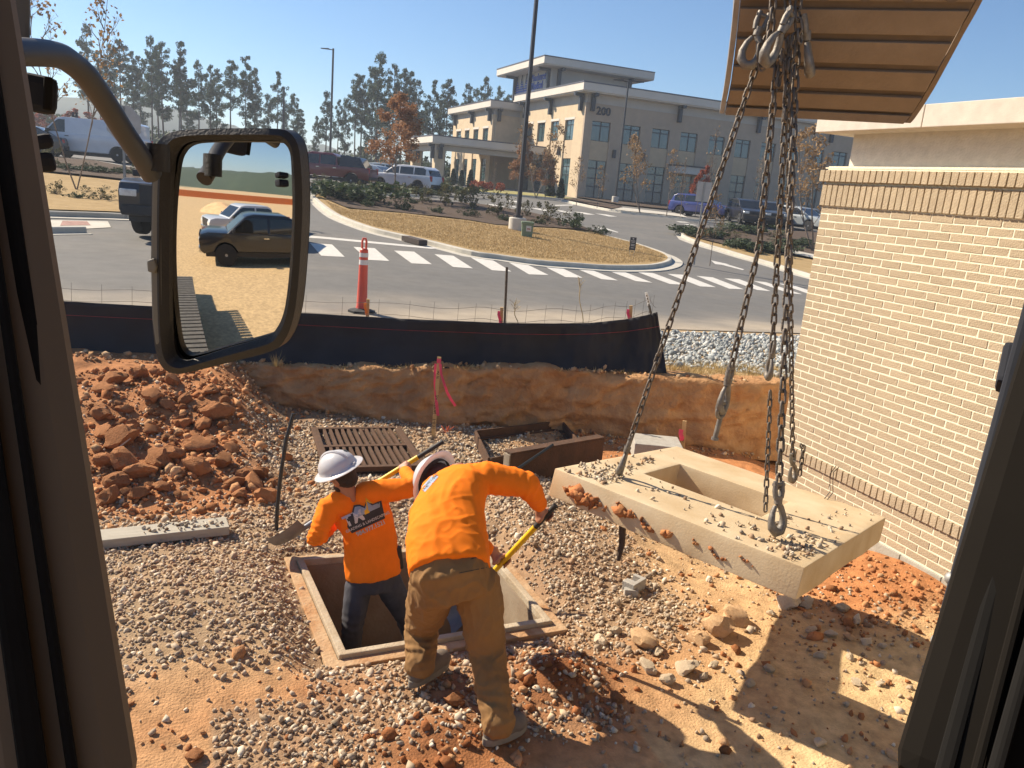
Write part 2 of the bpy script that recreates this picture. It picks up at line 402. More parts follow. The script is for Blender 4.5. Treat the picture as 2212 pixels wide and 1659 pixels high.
stones('clay_crumbs', np.stack([X, Y, zn(X, Y) + r * .3], 1), r, ccr, M_clod, squash=.8)
# blue-grey gravel strip beside the road
N = 9000; X = rng.uniform(5.0, 11, N); Y = rng.uniform(7.2, 11.2, N)
yb = bankY(X); k = (Y > yb + .95 + .25 * fbm(X, Y, 1.2, 3, 44) - .2 * (X - 5.5).clip(0, 2)) & (Y < 10.9) & (X > 4.9 + .55 * (Y - 8.4) + .2 * fbm(X, Y, 2, 3, 46)); X, Y = X[k], Y[k]; n = len(X)
r = np.exp(rng.normal(math.log(.026), .3, n)).clip(.012, .06)
stones('roadside_gravel', np.stack([X, Y, zverge(X, Y) + r * .45], 1), r, pick_cols(n, [(.36, .38, .37), (.25, .27, .27), (.50, .50, .47), (.40, .37, .32)], [4, 3, 2, 1]), M_stone)
# pebbles on the lip of the bank
N = 1500; X = rng.uniform(-3, 6.2, N); Y = bankY(X) + rng.uniform(-.25, .35, N) ; zb = np.where(Y > bankY(X) + .12, bankZ(X) + .0, zn(X, Y))
r = np.exp(rng.normal(math.log(.014), .5, N)).clip(.006, .06)
stones('bank_crumbs', np.stack([X, Y, zb + r * .3], 1), r, pick_cols(N, [(.45, .26, .13), (.5, .34, .2), (.36, .17, .08)], [3, 3, 2]), M_clod)

# ---- single clods and rocks, each a thing of its own
V2, F2 = ico(2)
V3, F3 = ico(3)
def clod_mesh(seed, rough=.22, flat=.75, sub=2):
    V0, F0 = ico(3)
    V = []
    for q in V0:
        p = Vector(q) * 1.3 + Vector((seed * 7.1, seed * 3.3, seed))
        d = 1 + rough * 1.7 * noise.noise(p) + rough * .7 * noise.noise(p * 2.7) + rough * .45 * noise.noise(p * 6) + rough * .22 * noise.noise(p * 13)
        # chipped faces
        q2 = Vector(q) * d
        for a in range(6):
            nrm = Vector((math.sin(seed * 5 + a * 2.1), math.cos(seed * 3 + a * 1.7), math.sin(seed + a * 4.))).normalized()
            h = q2.dot(nrm)
            if h > .66: q2 = q2 - nrm * (h - .66) * .92
        V.append((q2.x, q2.y, q2.z * flat))
    me = bpy.data.meshes.new('clod'); me.from_pydata(V, [], [tuple(f) for f in F0.tolist()]); me.update(); me.shade_smooth(); me.set_sharp_from_angle(angle=R_(24))
    return me
M_clodA = mat('red_clay_lump', (.46, .215, .095), rough=.95, col2=(.34, .145, .06), scale=4, bump=1., bscale=14, obvar=.18, spec=.15)
M_rock = mat('pale_sandstone_rock', (.74, .50, .28), rough=.9, col2=(.58, .36, .19), scale=6, bump=.7, bscale=30, obvar=.12, spec=.2)
M_rubble = mat('grey_concrete_rubble', (.68, .56, .40), rough=.9, col2=(.54, .42, .28), scale=9, bump=.6, bscale=40, obvar=.15, spec=.2)
cm = [clod_mesh(i + 1.3, .2 + .04 * (i % 3), .7 + .08 * (i % 3), 3 if i < 3 else 2) for i in range(8)]
def NG(px, py):
    d = ray(px, py); Q = CAM[None] + (d / np.linalg.norm(d))[None] * np.linspace(1.5, 13, 900)[:, None]
    b = Q[:, 2] < zn(Q[:, 0], Q[:, 1]); return Q[int(np.argmax(b))] if b.any() else None
def clod(px, py, size, m, label, cat, group=None, mi=None, z=0, name='clay_clod', sc=None):
    P = NG(px, py)
    if P is None: return
    me = cm[random.randrange(8) if mi is None else mi]
    if not any(mm == m for mm in me.materials): me = me.copy(); me.materials.clear(); me.materials.append(m)
    o = bpy.data.objects.new(name, me); COL.objects.link(o)
    o.location = (P[0], P[1], float(zn(P[0], P[1])) + size * .22 + z); o.rotation_euler = (random.uniform(-.4, .4), random.uniform(-.4, .4), random.uniform(0, 6.3))
    s_ = size / 2; o.scale = sc if sc else (s_ * random.uniform(.9, 1.25), s_ * random.uniform(.8, 1.05), s_ * random.uniform(.8, 1.05))
    return tag(o, label, cat, group)
GRP = 'red clay clods on the heap beside the pit'; LBL = 'rough red clay clod lying on the heap of broken clay at left'
mats_by = {}
for me in cm: me.materials.append(M_clodA)
big = [(430, 972, .26, 0), (372, 990, .24, 3), (268, 1010, .30, 1), (250, 1052, .24, 2), (262, 960, .30, 4), (470, 905, .30, 5), (545, 1050, .20, 6), (575, 1080, .20, 7), (530, 1035, .17, 2), (440, 925, .18, 1),
       (505, 1050, .17, 3), (560, 1030, .18, 4), (330, 865, .20, 5), (245, 830, .24, 6), (225, 850, .22, 0), (300, 815, .24, 2), (225, 945, .22, 7), (305, 1030, .26, 3), (345, 1005, .26, 4), (425, 1022, .26, 1), (482, 1002, .2, 6),
       (398, 870, .16, 2), (455, 850, .20, 0), (485, 870, .14, 1), (360, 880, .15, 3), (286, 925, .13, 5), (330, 935, .16, 6), (400, 920, .15, 7), (420, 945, .12, 0), (455, 960, .14, 2), (230, 1005, .22, 3), (235, 1085, .2, 5), (300, 1075, .17, 4), (350, 1060, .16, 6), (500, 975, .15, 7), (270, 890, .14, 0), (215, 905, .2, 1), (440, 890, .13, 2), (370, 830, .2, 5), (520, 1075, .16, 0), (590, 1050, .13, 2)]
for (a, b, s_, mi) in big: clod(a, b, s_, M_clodA, LBL, 'clay clod', GRP, mi)
for _ in range(60): clod(random.uniform(190, 520), random.uniform(830, 1100), random.uniform(.05, .11), M_clodA, LBL, 'clay clod', GRP)
rocks = [(1548, 1368, .24, 'larger of two tan rocks side by side in front of the lifted slab'), (1590, 1345, .20, 'rounder tan rock behind its neighbour in front of the lifted slab'),
         (1506, 1388, .14, 'small pale rock left of the two tan rocks'), (1390, 1395, .19, 'pale broken rock at the edge of the gravel, left of the tan rocks')]
for i_, (a, b, s_, l) in enumerate(rocks): clod(a, b, s_, M_rock, l, 'rock', None, (1, 4, 2, 7)[i_], name='tan_rock')
for (a, b, s_) in [(1700, 1310, .16), (1740, 1308, .11), (1665, 1330, .08), (1480, 1450, .15), (1400, 1450, .12), (1850, 1345, .09), (1820, 1320, .1), (1905, 1400, .06), (1770, 1420, .07), (1835, 1425, .06), (1660, 1450, .07), (1770, 1610, .08), (1420, 1415, .08), (1330, 1370, .09), (1295, 1390, .11), (1540, 1440, .07), (1235, 1465, .05), (1620, 1480, .06), (1870, 1390, .07), (1900, 1480, .06), (1795, 1375, .08), (1850, 1480, .07), (1750, 1365, .07), (1440, 1475, .1), (1520, 1465, .06)]:
    clod(a, b, s_, M_rubble, 'pale chunk of broken concrete rubble strewn in front of the lifted slab', 'rubble', 'chunks of rubble in front of the slab', name='rubble_chunk')
for (a, b, s_) in [(980, 1520, .13), (1330, 1512, .09), (1290, 1575, .05), (1180, 1440, .06), (1260, 1420, .05), (420, 1640, .1)]:
    clod(a, b, s_, M_clodA, 'red clay lump on the trodden ground near the bending worker', 'clay clod', 'clay lumps on the trodden ground', name='clay_lump')
# ================================================================== catch basin
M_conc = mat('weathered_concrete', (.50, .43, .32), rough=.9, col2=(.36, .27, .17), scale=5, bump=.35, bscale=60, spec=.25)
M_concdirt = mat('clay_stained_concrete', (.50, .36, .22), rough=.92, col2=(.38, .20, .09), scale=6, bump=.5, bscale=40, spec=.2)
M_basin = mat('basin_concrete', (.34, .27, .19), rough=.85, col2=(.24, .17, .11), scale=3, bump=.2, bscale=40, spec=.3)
basin = empty('catch_basin', (pc[0], pc[1], -.9), label='buried square concrete catch basin with an open top between the two workers', cat='catch basin')
def ring_wall(inner, outer, z0, z1, name, m, parent, bevel=0):
    n = 4; V = [(*p, z0) for p in inner] + [(*p, z0) for p in outer] + [(*p, z1) for p in inner] + [(*p, z1) for p in outer]
    F = []
    for i in range(4):
        j = (i + 1) % 4
        F += [(i, j, j + 8, i + 8), (i + 4, i + 12, j + 12, j + 4), (i + 8, j + 8, j + 12, i + 12), (i, i + 4, j + 4, j)]
    off = Vector(parent.location)
    mb = MB(); mb.add([Vector(v) - off for v in V], F); return mb.build(name, m, parent, bevel=bevel)
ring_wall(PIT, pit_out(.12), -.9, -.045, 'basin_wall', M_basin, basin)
ring_wall(pit_out(.002), pit_out(.052), -.045, .012, 'rim', M_conc, basin, bevel=.008)
ring_wall(pit_out(.055), pit_out(.135), -.06, -.018, 'rim_ledge', M_concdirt, basin, bevel=.006)
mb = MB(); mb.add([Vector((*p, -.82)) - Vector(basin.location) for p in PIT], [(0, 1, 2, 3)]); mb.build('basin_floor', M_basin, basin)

# ================================================================== lifted slab
M_slab = mat('precast_slab_concrete', (.66, .54, .36), rough=.9, col2=(.50, .36, .20), scale=2.4, bump=.12, bscale=90, detail=10, spec=.25)
sl_u = Vector((.488, -.872, -.044)).normalized(); sl_w = Vector((.864, .49, -.114)); sl_w = (sl_w - sl_u * sl_w.dot(sl_u)).normalized(); sl_n = sl_u.cross(sl_w)
SK = .9; SC = Vector(CAM) + (Vector((3.60, 4.435, .85)) - Vector(CAM)) * SK; SL, SW, ST = 1.773 * SK, 1.883 * SK, .20 * SK
def slab_pt(a, b, c=0): return SC + sl_u * a + sl_w * b + sl_n * c       # a along the near edge, b away from the camera
def slab_px(px, py):
    d = Vector(ray(px, py)); t = (SC - Vector(CAM)).dot(sl_n) / d.dot(sl_n); q = Vector(CAM) + d * t - SC
    return q.dot(sl_u), q.dot(sl_w)
slab = empty('concrete_slab', SC, label='thick square concrete top slab with a rectangular opening, hanging tilted from chains', cat='concrete slab')
op = [slab_px(*q) for q in ((1391.7, 1023), (1469.6, 1002), (1703.8, 1083.5), (1644.8, 1116))]
a0 = (op[0][0] + op[1][0]) / 2; a1 = (op[2][0] + op[3][0]) / 2; b0 = (op[0][1] + op[3][1]) / 2; b1 = (op[1][1] + op[2][1]) / 2
Ms = Matrix((sl_u, sl_w, sl_n)).transposed()
hl, hw = SL / 2, SW / 2
xsl = [-hl] + list(np.linspace(-hl, hl, 26)[1:-1]) + [hl]
bm = bmesh.new()
def quad_grid(bm, x0, x1, y0, y1, z0, z1):
    pass
mb = MB()
O4 = [(-hl, -hw), (hl, -hw), (hl, hw), (-hl, hw)]; I4 = [op[0], op[3], op[2], op[1]]
V = [(*p, 0) for p in O4] + [(*p, 0) for p in I4] + [(*p, -ST) for p in O4] + [(*p, -ST) for p in I4]; F = []
for i in range(4):
    j = (i + 1) % 4
    F += [(i, j, j + 4, i + 4), (i + 8, i + 12, j + 12, j + 8), (i, i + 8, j + 8, j), (i + 4, j + 4, j + 12, i + 12)]
mb.add([Ms @ Vector(v) for v in V], F)
so = mb.build('slab_body', M_slab, slab, bevel=.007)
bm = bmesh.new(); bm.from_mesh(so.data); bmesh.ops.triangulate(bm, faces=bm.faces); bmesh.ops.subdivide_edges(bm, edges=[e for e in bm.edges if e.calc_length() > .25], cuts=7, use_grid_fill=True)
bmesh.ops.triangulate(bm, faces=bm.faces)
for v_ in bm.verts:
    q = v_.co; h = noise.noise(q * 6) * .002 + noise.noise(q * 17) * .001
    lo = Ms.transposed() @ q
    if lo.z < -ST + .01: q += Ms @ Vector((noise.noise(q * 11) * .012, noise.noise(q * 13 + Vector((3, 0, 0))) * .012, -abs(noise.noise(q * 9)) * .02))
    v_.co = q + sl_n * h
bm.to_mesh(so.data); bm.free(); so.data.shade_smooth(); so.data.set_sharp_from_angle(angle=R_(35))
# clay stuck to the near side, and a bent peg below the edge
cl = []; 
for (a, h, s_) in [(-.62, -.10, .05), (-.57, -.115, .06), (-.51, -.12, .045), (-.48, -.10, .03), (-.66, -.09, .03), (-.25, -.09, .05), (-.2, -.1, .035), (.02, -.12, .03), (.2, -.1, .02), (.35, -.12, .025), (-.4, -.12, .03), (-.3, -.07, .02), (.5, -.09, .015), (-.1, -.13, .03)]:
    for k in range(5): cl.append((a + random.gauss(0, .03), -hw - .004, h + random.gauss(0, .012), s_ * random.uniform(.4, .9)))
P = np.array([list(Ms @ Vector(q[:3])) for q in cl]); stones('stuck_clay', P, np.array([q[3] for q in cl]), pick_cols(len(cl), [(.45, .20, .08), (.38, .15, .06)], [1, 1]), M_clod, squash=.5, parent=slab)
P = []
for (px_, py_, sp, n_) in [(1310, 1030, 26, 70), (1300, 1010, 40, 40), (1350, 1010, 20, 22), (1395, 1000, 12, 12), (1690, 1180, 45, 70), (1720, 1195, 25, 45), (1745, 1170, 30, 25), (1560, 1130, 60, 20), (1250, 1020, 30, 25), (1700, 1130, 30, 12), (1500, 1100, 90, 22), (1820, 1120, 40, 22), (1600, 1150, 50, 16), (1400, 975, 30, 10), (1440, 1060, 50, 14)]:
    for _ in range(n_):
        a, b = slab_px(random.gauss(px_, sp), random.gauss(py_, sp * .35))
        if abs(a) < hl - .02 and abs(b) < hw - .02 and not (a0 - .02 < a < a1 + .02 and b0 - .02 < b < b1 + .02): P.append(list(Ms @ Vector((a, b, .006))))
P = np.array(P); stones('slab_gravel', P, np.exp(rng.normal(math.log(.0095), .4, len(P))).clip(.004, .024), pick_cols(len(P), GPAL, GW), M_stone, parent=slab)
mb = MB(); q = Ms @ Vector((-.28, -hw + .05, -ST)); mb.tube([q, q + Vector((.01, -.005, -.14)), q + Vector((0, 0, -.24))], [.022, .018, .013], 6)
mb.build('anchor_peg', mat('dark_rusty_steel', (.07, .05, .04), rough=.8, metal=.3, scale=20), slab)
M_wire = mat('thin_tie_wire', (.10, .09, .08), rough=.6, metal=.6)
mb = MB()
for k in range(2):
    q = Ms @ Vector((.40 + .02 * k, hw - .07, 0)); mb.tube([q, q + Vector((.06, .02, .04)), q + Vector((.02, .0, .13)), q + Vector((.04, .03, .17 + .02 * k)), q + Vector((.05, .0, .24))], .003, 4)
mb.build('tie_wire', M_wire, slab)

# ================================================================== chains and hooks
M_chain = mat('worn_chain_steel', (.12, .105, .09), rough=.6, col2=(.17, .135, .105), metal=.65, scale=40, bump=.2, bscale=120, obvar=.2)
M_hook = mat('galvanised_hook_steel', (.24, .22, .19), rough=.6, col2=(.15, .13, .11), metal=.5, scale=25, bump=.15, bscale=90)
LINKP = .060    # pitch
def link_mesh():
    n, k = 14, 6; R, rw, h = .0165, .0072, .0205
    pts = []
    for i in range(n):
        a = 2 * math.pi * i / n; pts.append(Vector((R * math.cos(a), 0, R * math.sin(a) + (h if math.sin(a) >= 0 else -h))))
    V = []; F = []
    for i in range(n):
        d = (pts[(i + 1) % n] - pts[i - 1]).normalized(); y = Vector((0, 1, 0)); x = d.cross(y)
        for j in range(k):
            b = 2 * math.pi * j / k; V.append(pts[i] + (x * math.cos(b) + y * math.sin(b)) * rw)
    for i in range(n):
        for j in range(k): F.append((i * k + j, i * k + (j + 1) % k, ((i + 1) % n) * k + (j + 1) % k, ((i + 1) % n) * k + j))
    me = bpy.data.meshes.new('link'); me.from_pydata([tuple(v_) for v_ in V], [], F); me.update(); me.materials.append(M_chain); me.shade_smooth(); return me
LINK = link_mesh()
def chain(path, label, name='lifting_chain', s=1.0, cat='chain'):
    """links along a polyline; the thing's Empty sits at its upper end"""
    path = [Vector(p) for p in path]; root = empty(name, path[0], label=label, cat=cat)
    seg = [(path[i + 1] - path[i]).length for i in range(len(path) - 1)]; tot = sum(seg); n = max(2, int(round(tot / (LINKP * s)))); 
    for i in range(n):
        t = (i + .5) / n * tot; j = 0
        while j < len(seg) - 1 and t > seg[j]: t -= seg[j]; j += 1
        p = path[j].lerp(path[j + 1], t / seg[j]); d = path[j + 1] - path[j]
        x, y, z = frame(d, (0, 1, 0)); a = (math.pi / 2 if i % 2 else 0) + .35 + random.uniform(-.18, .18)
        Mr = Matrix((x * math.cos(a) + y * math.sin(a), y * math.cos(a) - x * math.sin(a), z)).transposed()
        if Mr.determinant() < 0: Mr = Matrix((-(x * math.cos(a) + y * math.sin(a)), y * math.cos(a) - x * math.sin(a), z)).transposed()
        o = bpy.data.objects.new('link', LINK); link(o, root); o.matrix_local = Matrix.Translation(p - path[0]) @ Mr.to_4x4() @ Matrix.Scale(s, 4)
    return root
def hook_mesh(mb, M, s=1., self_lock=True):
    """clevis plus egg-shaped hook hanging down -z from the origin"""
    T = lambda p: M @ (Vector(p) * s)
    for sx in (-1, 1): mb.tube([T((sx * .022, 0, .03)), T((sx * .024, 0, -.02)), T((sx * .018, 0, -.055))], [.012 * s, .015 * s, .014 * s], 8)
    mb.tube([T((-.036, 0, .012)), T((.036, 0, .012))], .011 * s, 8)
    mb.tube([T((0, 0, -.045)), T((0, 0, -.085))], [.024 * s, .02 * s], 8)
    pts = [(0, 0, -.08), (-.022, 0, -.105), (-.040, 0, -.15), (-.040, 0, -.19), (-.022, 0, -.222), (.008, 0, -.228), (.034, 0, -.205), (.042, 0, -.17), (.034, 0, -.125), (.018, 0, -.095)]
    rad = [.016, .017, .018, .021, .024, .025, .023, .018, .014, .011]
    mb.tube([T(p) for p in pts], [r_ * s for r_ in rad], 8)
    return mb
def hook(root, p, d, s=1., name='hook', spin=0.):
    """p = eye position (world), d = direction it points"""
    x, y, z = frame(-Vector(d), (0, 1, 0)); M = Matrix((x, -y, z)).transposed(); 
    if M.determinant() < 0: M = Matrix((-x, -y, z)).transposed()
    M = M @ Matrix.Rotation(spin, 3, 'Z')
    mb = MB(); off = Vector(p) - Vector(root.location)
    hook_mesh(mb, M.to_3x3(), s); mb.V = [tuple(Vector(q) + off) for q in mb.V]
    return mb.build(name, M_hook, root, smooth=True, auto=50)
RING = Vector(atr(1688, 20, 5.058))
hkL = SC + Ms @ Vector((*slab_px(1336, 1030), 0)); hkR = SC + Ms @ Vector((*slab_px(1676, 1166), 0)); hkB = SC + Ms @ Vector((*slab_px(1712, 1046), 0))
def leg(top, bot, label, hk=.24, spin=.6, s=1.0):
    s *= .92
    d = (bot - top).normalized(); e = bot - d * (hk * s)
    r_ = chain([top, e], label, s=s); hook(r_, e + d * .0, d, s, spin=spin)
    # lifting eye cast into the slab
    return r_
tL = Vector(atr(1655, 80, 5.040)); tR = Vector(atr(1722, 90, 4.995)); tB = Vector(atr(1700, 90, 5.130)); tF = Vector(atr(1683, 95, 4.950))
c1 = leg(tL, hkL + Vector((0, 0, .02)), 'taut lifting chain running down to the left side of the slab', spin=.9, s=1.05)
c2 = leg(tR, hkR + Vector((0, 0, .03)), 'taut lifting chain with a large hook at the near edge of the slab', spin=.1, s=1.2)
c3 = leg(tB, hkB + Vector((0, 0, .02)), 'lifting chain running down behind the others to the far side of the slab', spin=.3)
# free leg, carrying an eye bolt
fe = Vector(atr(1578, 800, 4.815)); kn = Vector(atr(1640, 530, 4.878))
c4 = chain([tF, kn, fe], 'slack chain leg with its hook holding a loose eye bolt in the air', s=1.05); hook(c4, fe, (fe - kn), 1.1, spin=.5)
hb = fe + (fe - kn).normalized() * .245
mb = MB(); o_ = hb - Vector(c4.location)
for k in range(13):
    pass
ringp = [Vector((.045 * math.cos(2 * math.pi * k / 14), .02 * math.cos(2 * math.pi * k / 14), .045 * math.sin(2 * math.pi * k / 14))) for k in range(15)]
mb.tube([o_ + q for q in ringp], .012, 8, caps=False); mb.tube([o_ + Vector((0, 0, -.05)), o_ + Vector((-.015, 0, -.17))], .016, 10); mb.tube([o_ + Vector((-.015, 0, -.17)), o_ + Vector((-.016, 0, -.185))], .023, 10)
mb.build('eye_bolt', M_hook, c4, smooth=True, auto=50)
# doubled-up chain inside the slab opening, and its shortening hook
d1 = Vector(atr(1668, 760, 5.175)); d2 = SC + Ms @ Vector((*slab_px(1655, 1098), -.02))
c5 = chain([Vector(atr(1705, 80, 5.148)), d1], 'chain hanging behind the others with an open hook halfway down'); hook(c5, d1 + Vector((0, 0, .04)), (0, 0, -1), .9, spin=1.2)
c6 = chain([Vector(atr(1664, 845, 5.175)), d2], 'thin rusty chain tail dropping into the opening of the slab', s=.82)
c7 = chain([hkB + Vector((.01, 0, .30)), hkB + Vector((.06, .02, .27)), hkB + Vector((.07, .02, .06))], 'short chain end looped behind the hook chain above the slab', s=.8)
# gathered bundle of hooks and shortened loops under the bucket
bun = empty('grab_hooks', RING, label='bundle of grab hooks and shortened chain loops hanging under the bucket', cat='hooks')
def claw(px, py, r, s, spin, tilt=0):
    r *= .9
    p = Vector(atr(px, py, r)); hook(bun, p, (math.sin(tilt), 0, -math.cos(tilt)), s, 'hook', spin)
claw(1648, 40, 5.52, 1.15, -.5, -.25); claw(1706, 35, 5.42, 1.2, .4, -.45); claw(1738, 45, 5.5, 1.2, .8, .35)
for (path, lb) in [([(1672, -30), (1668, 40), (1660, 95)], 'chain loop at the left of the hook bundle under the bucket'), ([(1700, -30), (1702, 20), (1690, 70)], 'chain loop in the middle of the hook bundle under the bucket'), ([(1730, -30), (1722, 25), (1728, 90)], 'chain loop at the right of the hook bundle under the bucket'),
                   ([(1642, 95), (1640, 125), (1648, 152)], 'short tail of spare links hanging left of the chain bundle'), ([(1690, 110), (1686, 150), (1680, 185)], 'short tail of spare links hanging down the middle of the bundle'), ([(1716, 75), (1706, 140), (1700, 200), (1696, 260)], 'longer tail of spare links against the bucket chains')]:
    chain([Vector(atr(a, b, 4.914)) for a, b in path], lb, s=1.05)

# ================================================================== excavator bucket
M_bkt = mat('dusty_brown_bucket_paint', (.27, .20, .135), rough=.8, col2=(.21, .15, .10), scale=4, bump=.25, bscale=50, metal=.15, detail=10)
M_bktd = mat('dark_bucket_steel', (.13, .095, .068), rough=.7, col2=(.17, .125, .09), scale=8, metal=.3)  # shell and bolt heads in a darker tone than the plates
M_bkts = mat('bucket_side_lit_steel', (.36, .35, .34), rough=.5, col2=(.25, .22, .2), scale=6, metal=.35)  # paler steel for the left plate, sunlight put into its colour
rows = [((1566, 240), (1952, 271), 5.62), ((1571, 214), (1972, 246), 5.58), ((1580, 170), (2002, 198), 5.46), ((1587, 118), (2032, 142), 5.33), ((1594, 60), (2066, 78), 5.22), ((1600, 0), (2104, 8), 5.12), ((1606, -90), (2150, -90), 5.02), ((1612, -210), (2190, -215), 4.98), ((1618, -340), (2220, -350), 4.95)]
mids = [(Vector(atr(*a, r_)) + Vector(atr(*b, r_))) / 2 for a, b, r_ in rows]
axd = sum(((Vector(atr(*b, r_)) - Vector(atr(*a, r_))) for a, b, r_ in rows[:5]), Vector()); BW = axd.length / 5; axd.z = 0; axd.normalize(); RWD = [(Vector(atr(*b, r_)) - Vector(atr(*a, r_))).length for a, b, r_ in rows]; ctr = [(q - mids[0]).dot(axd) for q in mids]
bucket = empty('excavator_bucket', mids[0], label='dusty brown excavator bucket with ribbed wear plates hanging overhead', cat='excavator bucket')
prof = [q - axd * (q - mids[0]).dot(axd) - mids[0] for q in mids]     # profile in one plane
def interp_prof(t):
    k = min(int(t), len(prof) - 2); f = t - k
    p0, p1, p2, p3 = prof[max(k - 1, 0)], prof[k], prof[k + 1], prof[min(k + 2, len(prof) - 1)]
    return .5 * ((2 * p1) + (p2 - p0) * f + (2 * p0 - 5 * p1 + 4 * p2 - p3) * f * f + (3 * p1 - p0 - 3 * p2 + p3) * f ** 3)
def strip(t0, t1, off, th, w, name, m, n=6, x0=0):
    ts_ = [t0 + (t1 - t0) * i / n for i in range(n + 1)]; pp = [interp_prof(q) for q in ts_]; V = []; F = []
    for i, p in enumerate(pp):
        d = (pp[min(i + 1, n)] - pp[max(i - 1, 0)]).normalized(); nn = axd.cross(d).normalized()
        if nn.dot(Vector(CAM) - mids[0]) < 0: nn = -nn
        for sx in (-1, 1):
            for o2 in (off, off + th): V.append(p + axd * (sx * (w - BW + float(np.interp(ts_[i], range(9), RWD))) / 2 + float(np.interp(ts_[i], range(9), ctr))) + nn * o2)
    for i in range(n):
        a = i * 4; b = a + 4
        F += [(a + 1, a + 3, b + 3, b + 1), (a, b, b + 2, a + 2), (a, a + 1, b + 1, b), (a + 2, b + 2, b + 3, a + 3)]
    F += [(0, 2, 3, 1), (n * 4, n * 4 + 1, n * 4 + 3, n * 4 + 2)]
    mb = MB(); mb.add(V, F); o = mb.build(name, m, bucket, bevel=.004); return o
strip(0, 8, -.03, .03, BW, 'shell', M_bktd, 40)
for (t0, t1) in [(0.02, .78), (1.02, 1.72), (1.98, 2.72), (2.98, 3.74), (4.0, 4.82), (5.06, 5.9)]: strip(t0, t1, .002, .022, BW - .012, 'wear_plate', M_bkt)
for sx in (-1, 1):
    pp = [interp_prof(t * .25) + axd * (sx * (float(np.interp(t * .25, range(9), RWD)) / 2 + .004) + float(np.interp(t * .25, range(9), ctr))) for t in range(33)]; pp2 = [p + axd * sx * .03 for p in pp]
    back = [(pp[-1] + Vector((-axd.y, axd.x, 0)) * 1.1), (pp[0] + Vector((0, 0, .45)) + Vector((-axd.y, axd.x, 0)) * .1)]
    poly = pp + back; n_ = len(poly); V = poly + [p + axd * sx * .03 for p in poly]
    F = [tuple(range(n_)), tuple(range(2 * n_ - 1, n_ - 1, -1))] + [(i, (i + 1) % n_, (i + 1) % n_ + n_, i + n_) for i in range(n_)]
    mb = MB(); mb.add(V, F); mb.build('side_plate', M_bkts if sx < 0 else M_bkt, bucket)
for x_ in np.linspace(-.45, .6, 6):
    mb = MB(); p = interp_prof(5.25) + axd * float(x_); nn = axd.cross((interp_prof(5.3) - interp_prof(5.2)).normalized())
    if nn.dot(Vector(CAM) - mids[0]) < 0: nn = -nn
    mb.tube([p + nn * .02, p + nn * .05], .035, 10); mb.build('bolt_head', M_bktd, bucket)
mb = MB(); top = prof[-1] + Vector((-axd.y, axd.x, 0)) * .5 + Vector((0, 0, .1))
mb.prism([(-.16, -.18), (.16, -.18), (.13, .22), (-.13, .22)], 0, 2.4, axis=2, T=Matrix.Translation(top) @ Vector((.25, -.35, .9)).to_track_quat('Z', 'Y').to_matrix().to_4x4())
mb.build('dipper_arm', M_bkt, bucket, bevel=.02)
# ================================================================== cast iron grate
M_iron = mat('rusty_cast_iron', (.13, .066, .036), rough=.85, col2=(.075, .042, .026), scale=9, bump=.4, bscale=60, metal=.25, detail=9)  # rust brown, darkened further to hold the bank's shadow on the grate
M_irond = mat('dark_iron_edge', (.16, .10, .06), rough=.7, col2=(.09, .055, .035), scale=14, metal=.35)
gq = [Vector(atz(672, 922, .06)), Vector(atz(868, 921, .06)), Vector(atz(918, 1004, .12)), Vector(atz(700, 1012, .12))]
gc = sum(gq, Vector()) / 4; gx = ((gq[1] - gq[0]) + (gq[2] - gq[3])).normalized(); gy_ = (gq[0] - gq[3] + gq[1] - gq[2]); gy_ = (gy_ - gx * gy_.dot(gx)).normalized(); gz = gx.cross(gy_)
GL = ((gq[1] - gq[0]).length + (gq[2] - gq[3]).length) / 2; GWd = ((gq[0] - gq[3]).length + (gq[1] - gq[2]).length) / 2
Mg = Matrix((gx, gy_, gz)).transposed()
grate = empty('drain_grate', gc, label='rusty cast iron drain grate with two rows of slots lying on the gravel', cat='drain grate')
hx_, hy_ = GL / 2, GWd / 2; th = .05
def gbox(n, x0, x1, y0, y1, z0=-th, z1=0, m=M_iron, bv=.004):
    mb = MB(); mb.box(((x0 + x1) / 2, (y0 + y1) / 2, (z0 + z1) / 2), (x1 - x0, y1 - y0, z1 - z0)); mb.V = [tuple(Mg @ Vector(q)) for q in mb.V]; return mb.build(n, m, grate, bevel=bv)
e = .07
gbox('frame_bar', -hx_, hx_, hy_ - e, hy_); gbox('frame_bar', -hx_, hx_, -hy_, -hy_ + e); gbox('frame_bar', -hx_, -hx_ + e, -hy_ + e + .002, hy_ - e - .002); gbox('frame_bar', hx_ - e, hx_, -hy_ + e + .002, hy_ - e - .002)
gbox('cross_bar', -hx_ + e + .002, hx_ - e - .002, -.035, .035)
ns = 13; pit_ = (GL - 2 * e) / ns
for rr in (0, 1):
    for k in range(1, ns):
        x_ = -hx_ + e + k * pit_
        y0_, y1_ = (.037, hy_ - e - .002) if rr else (-hy_ + e + .002, -.037)
        gbox('bar', x_ - .016, x_ + .016, y0_, y1_, -th, -.004)
mb = MB(); mb.box((0, 0, -th - .03), (GL - .05, GWd - .05, .01)); mb.V = [tuple(Mg @ Vector(q)) for q in mb.V]; mb.build('soil_below', M_irond, grate)

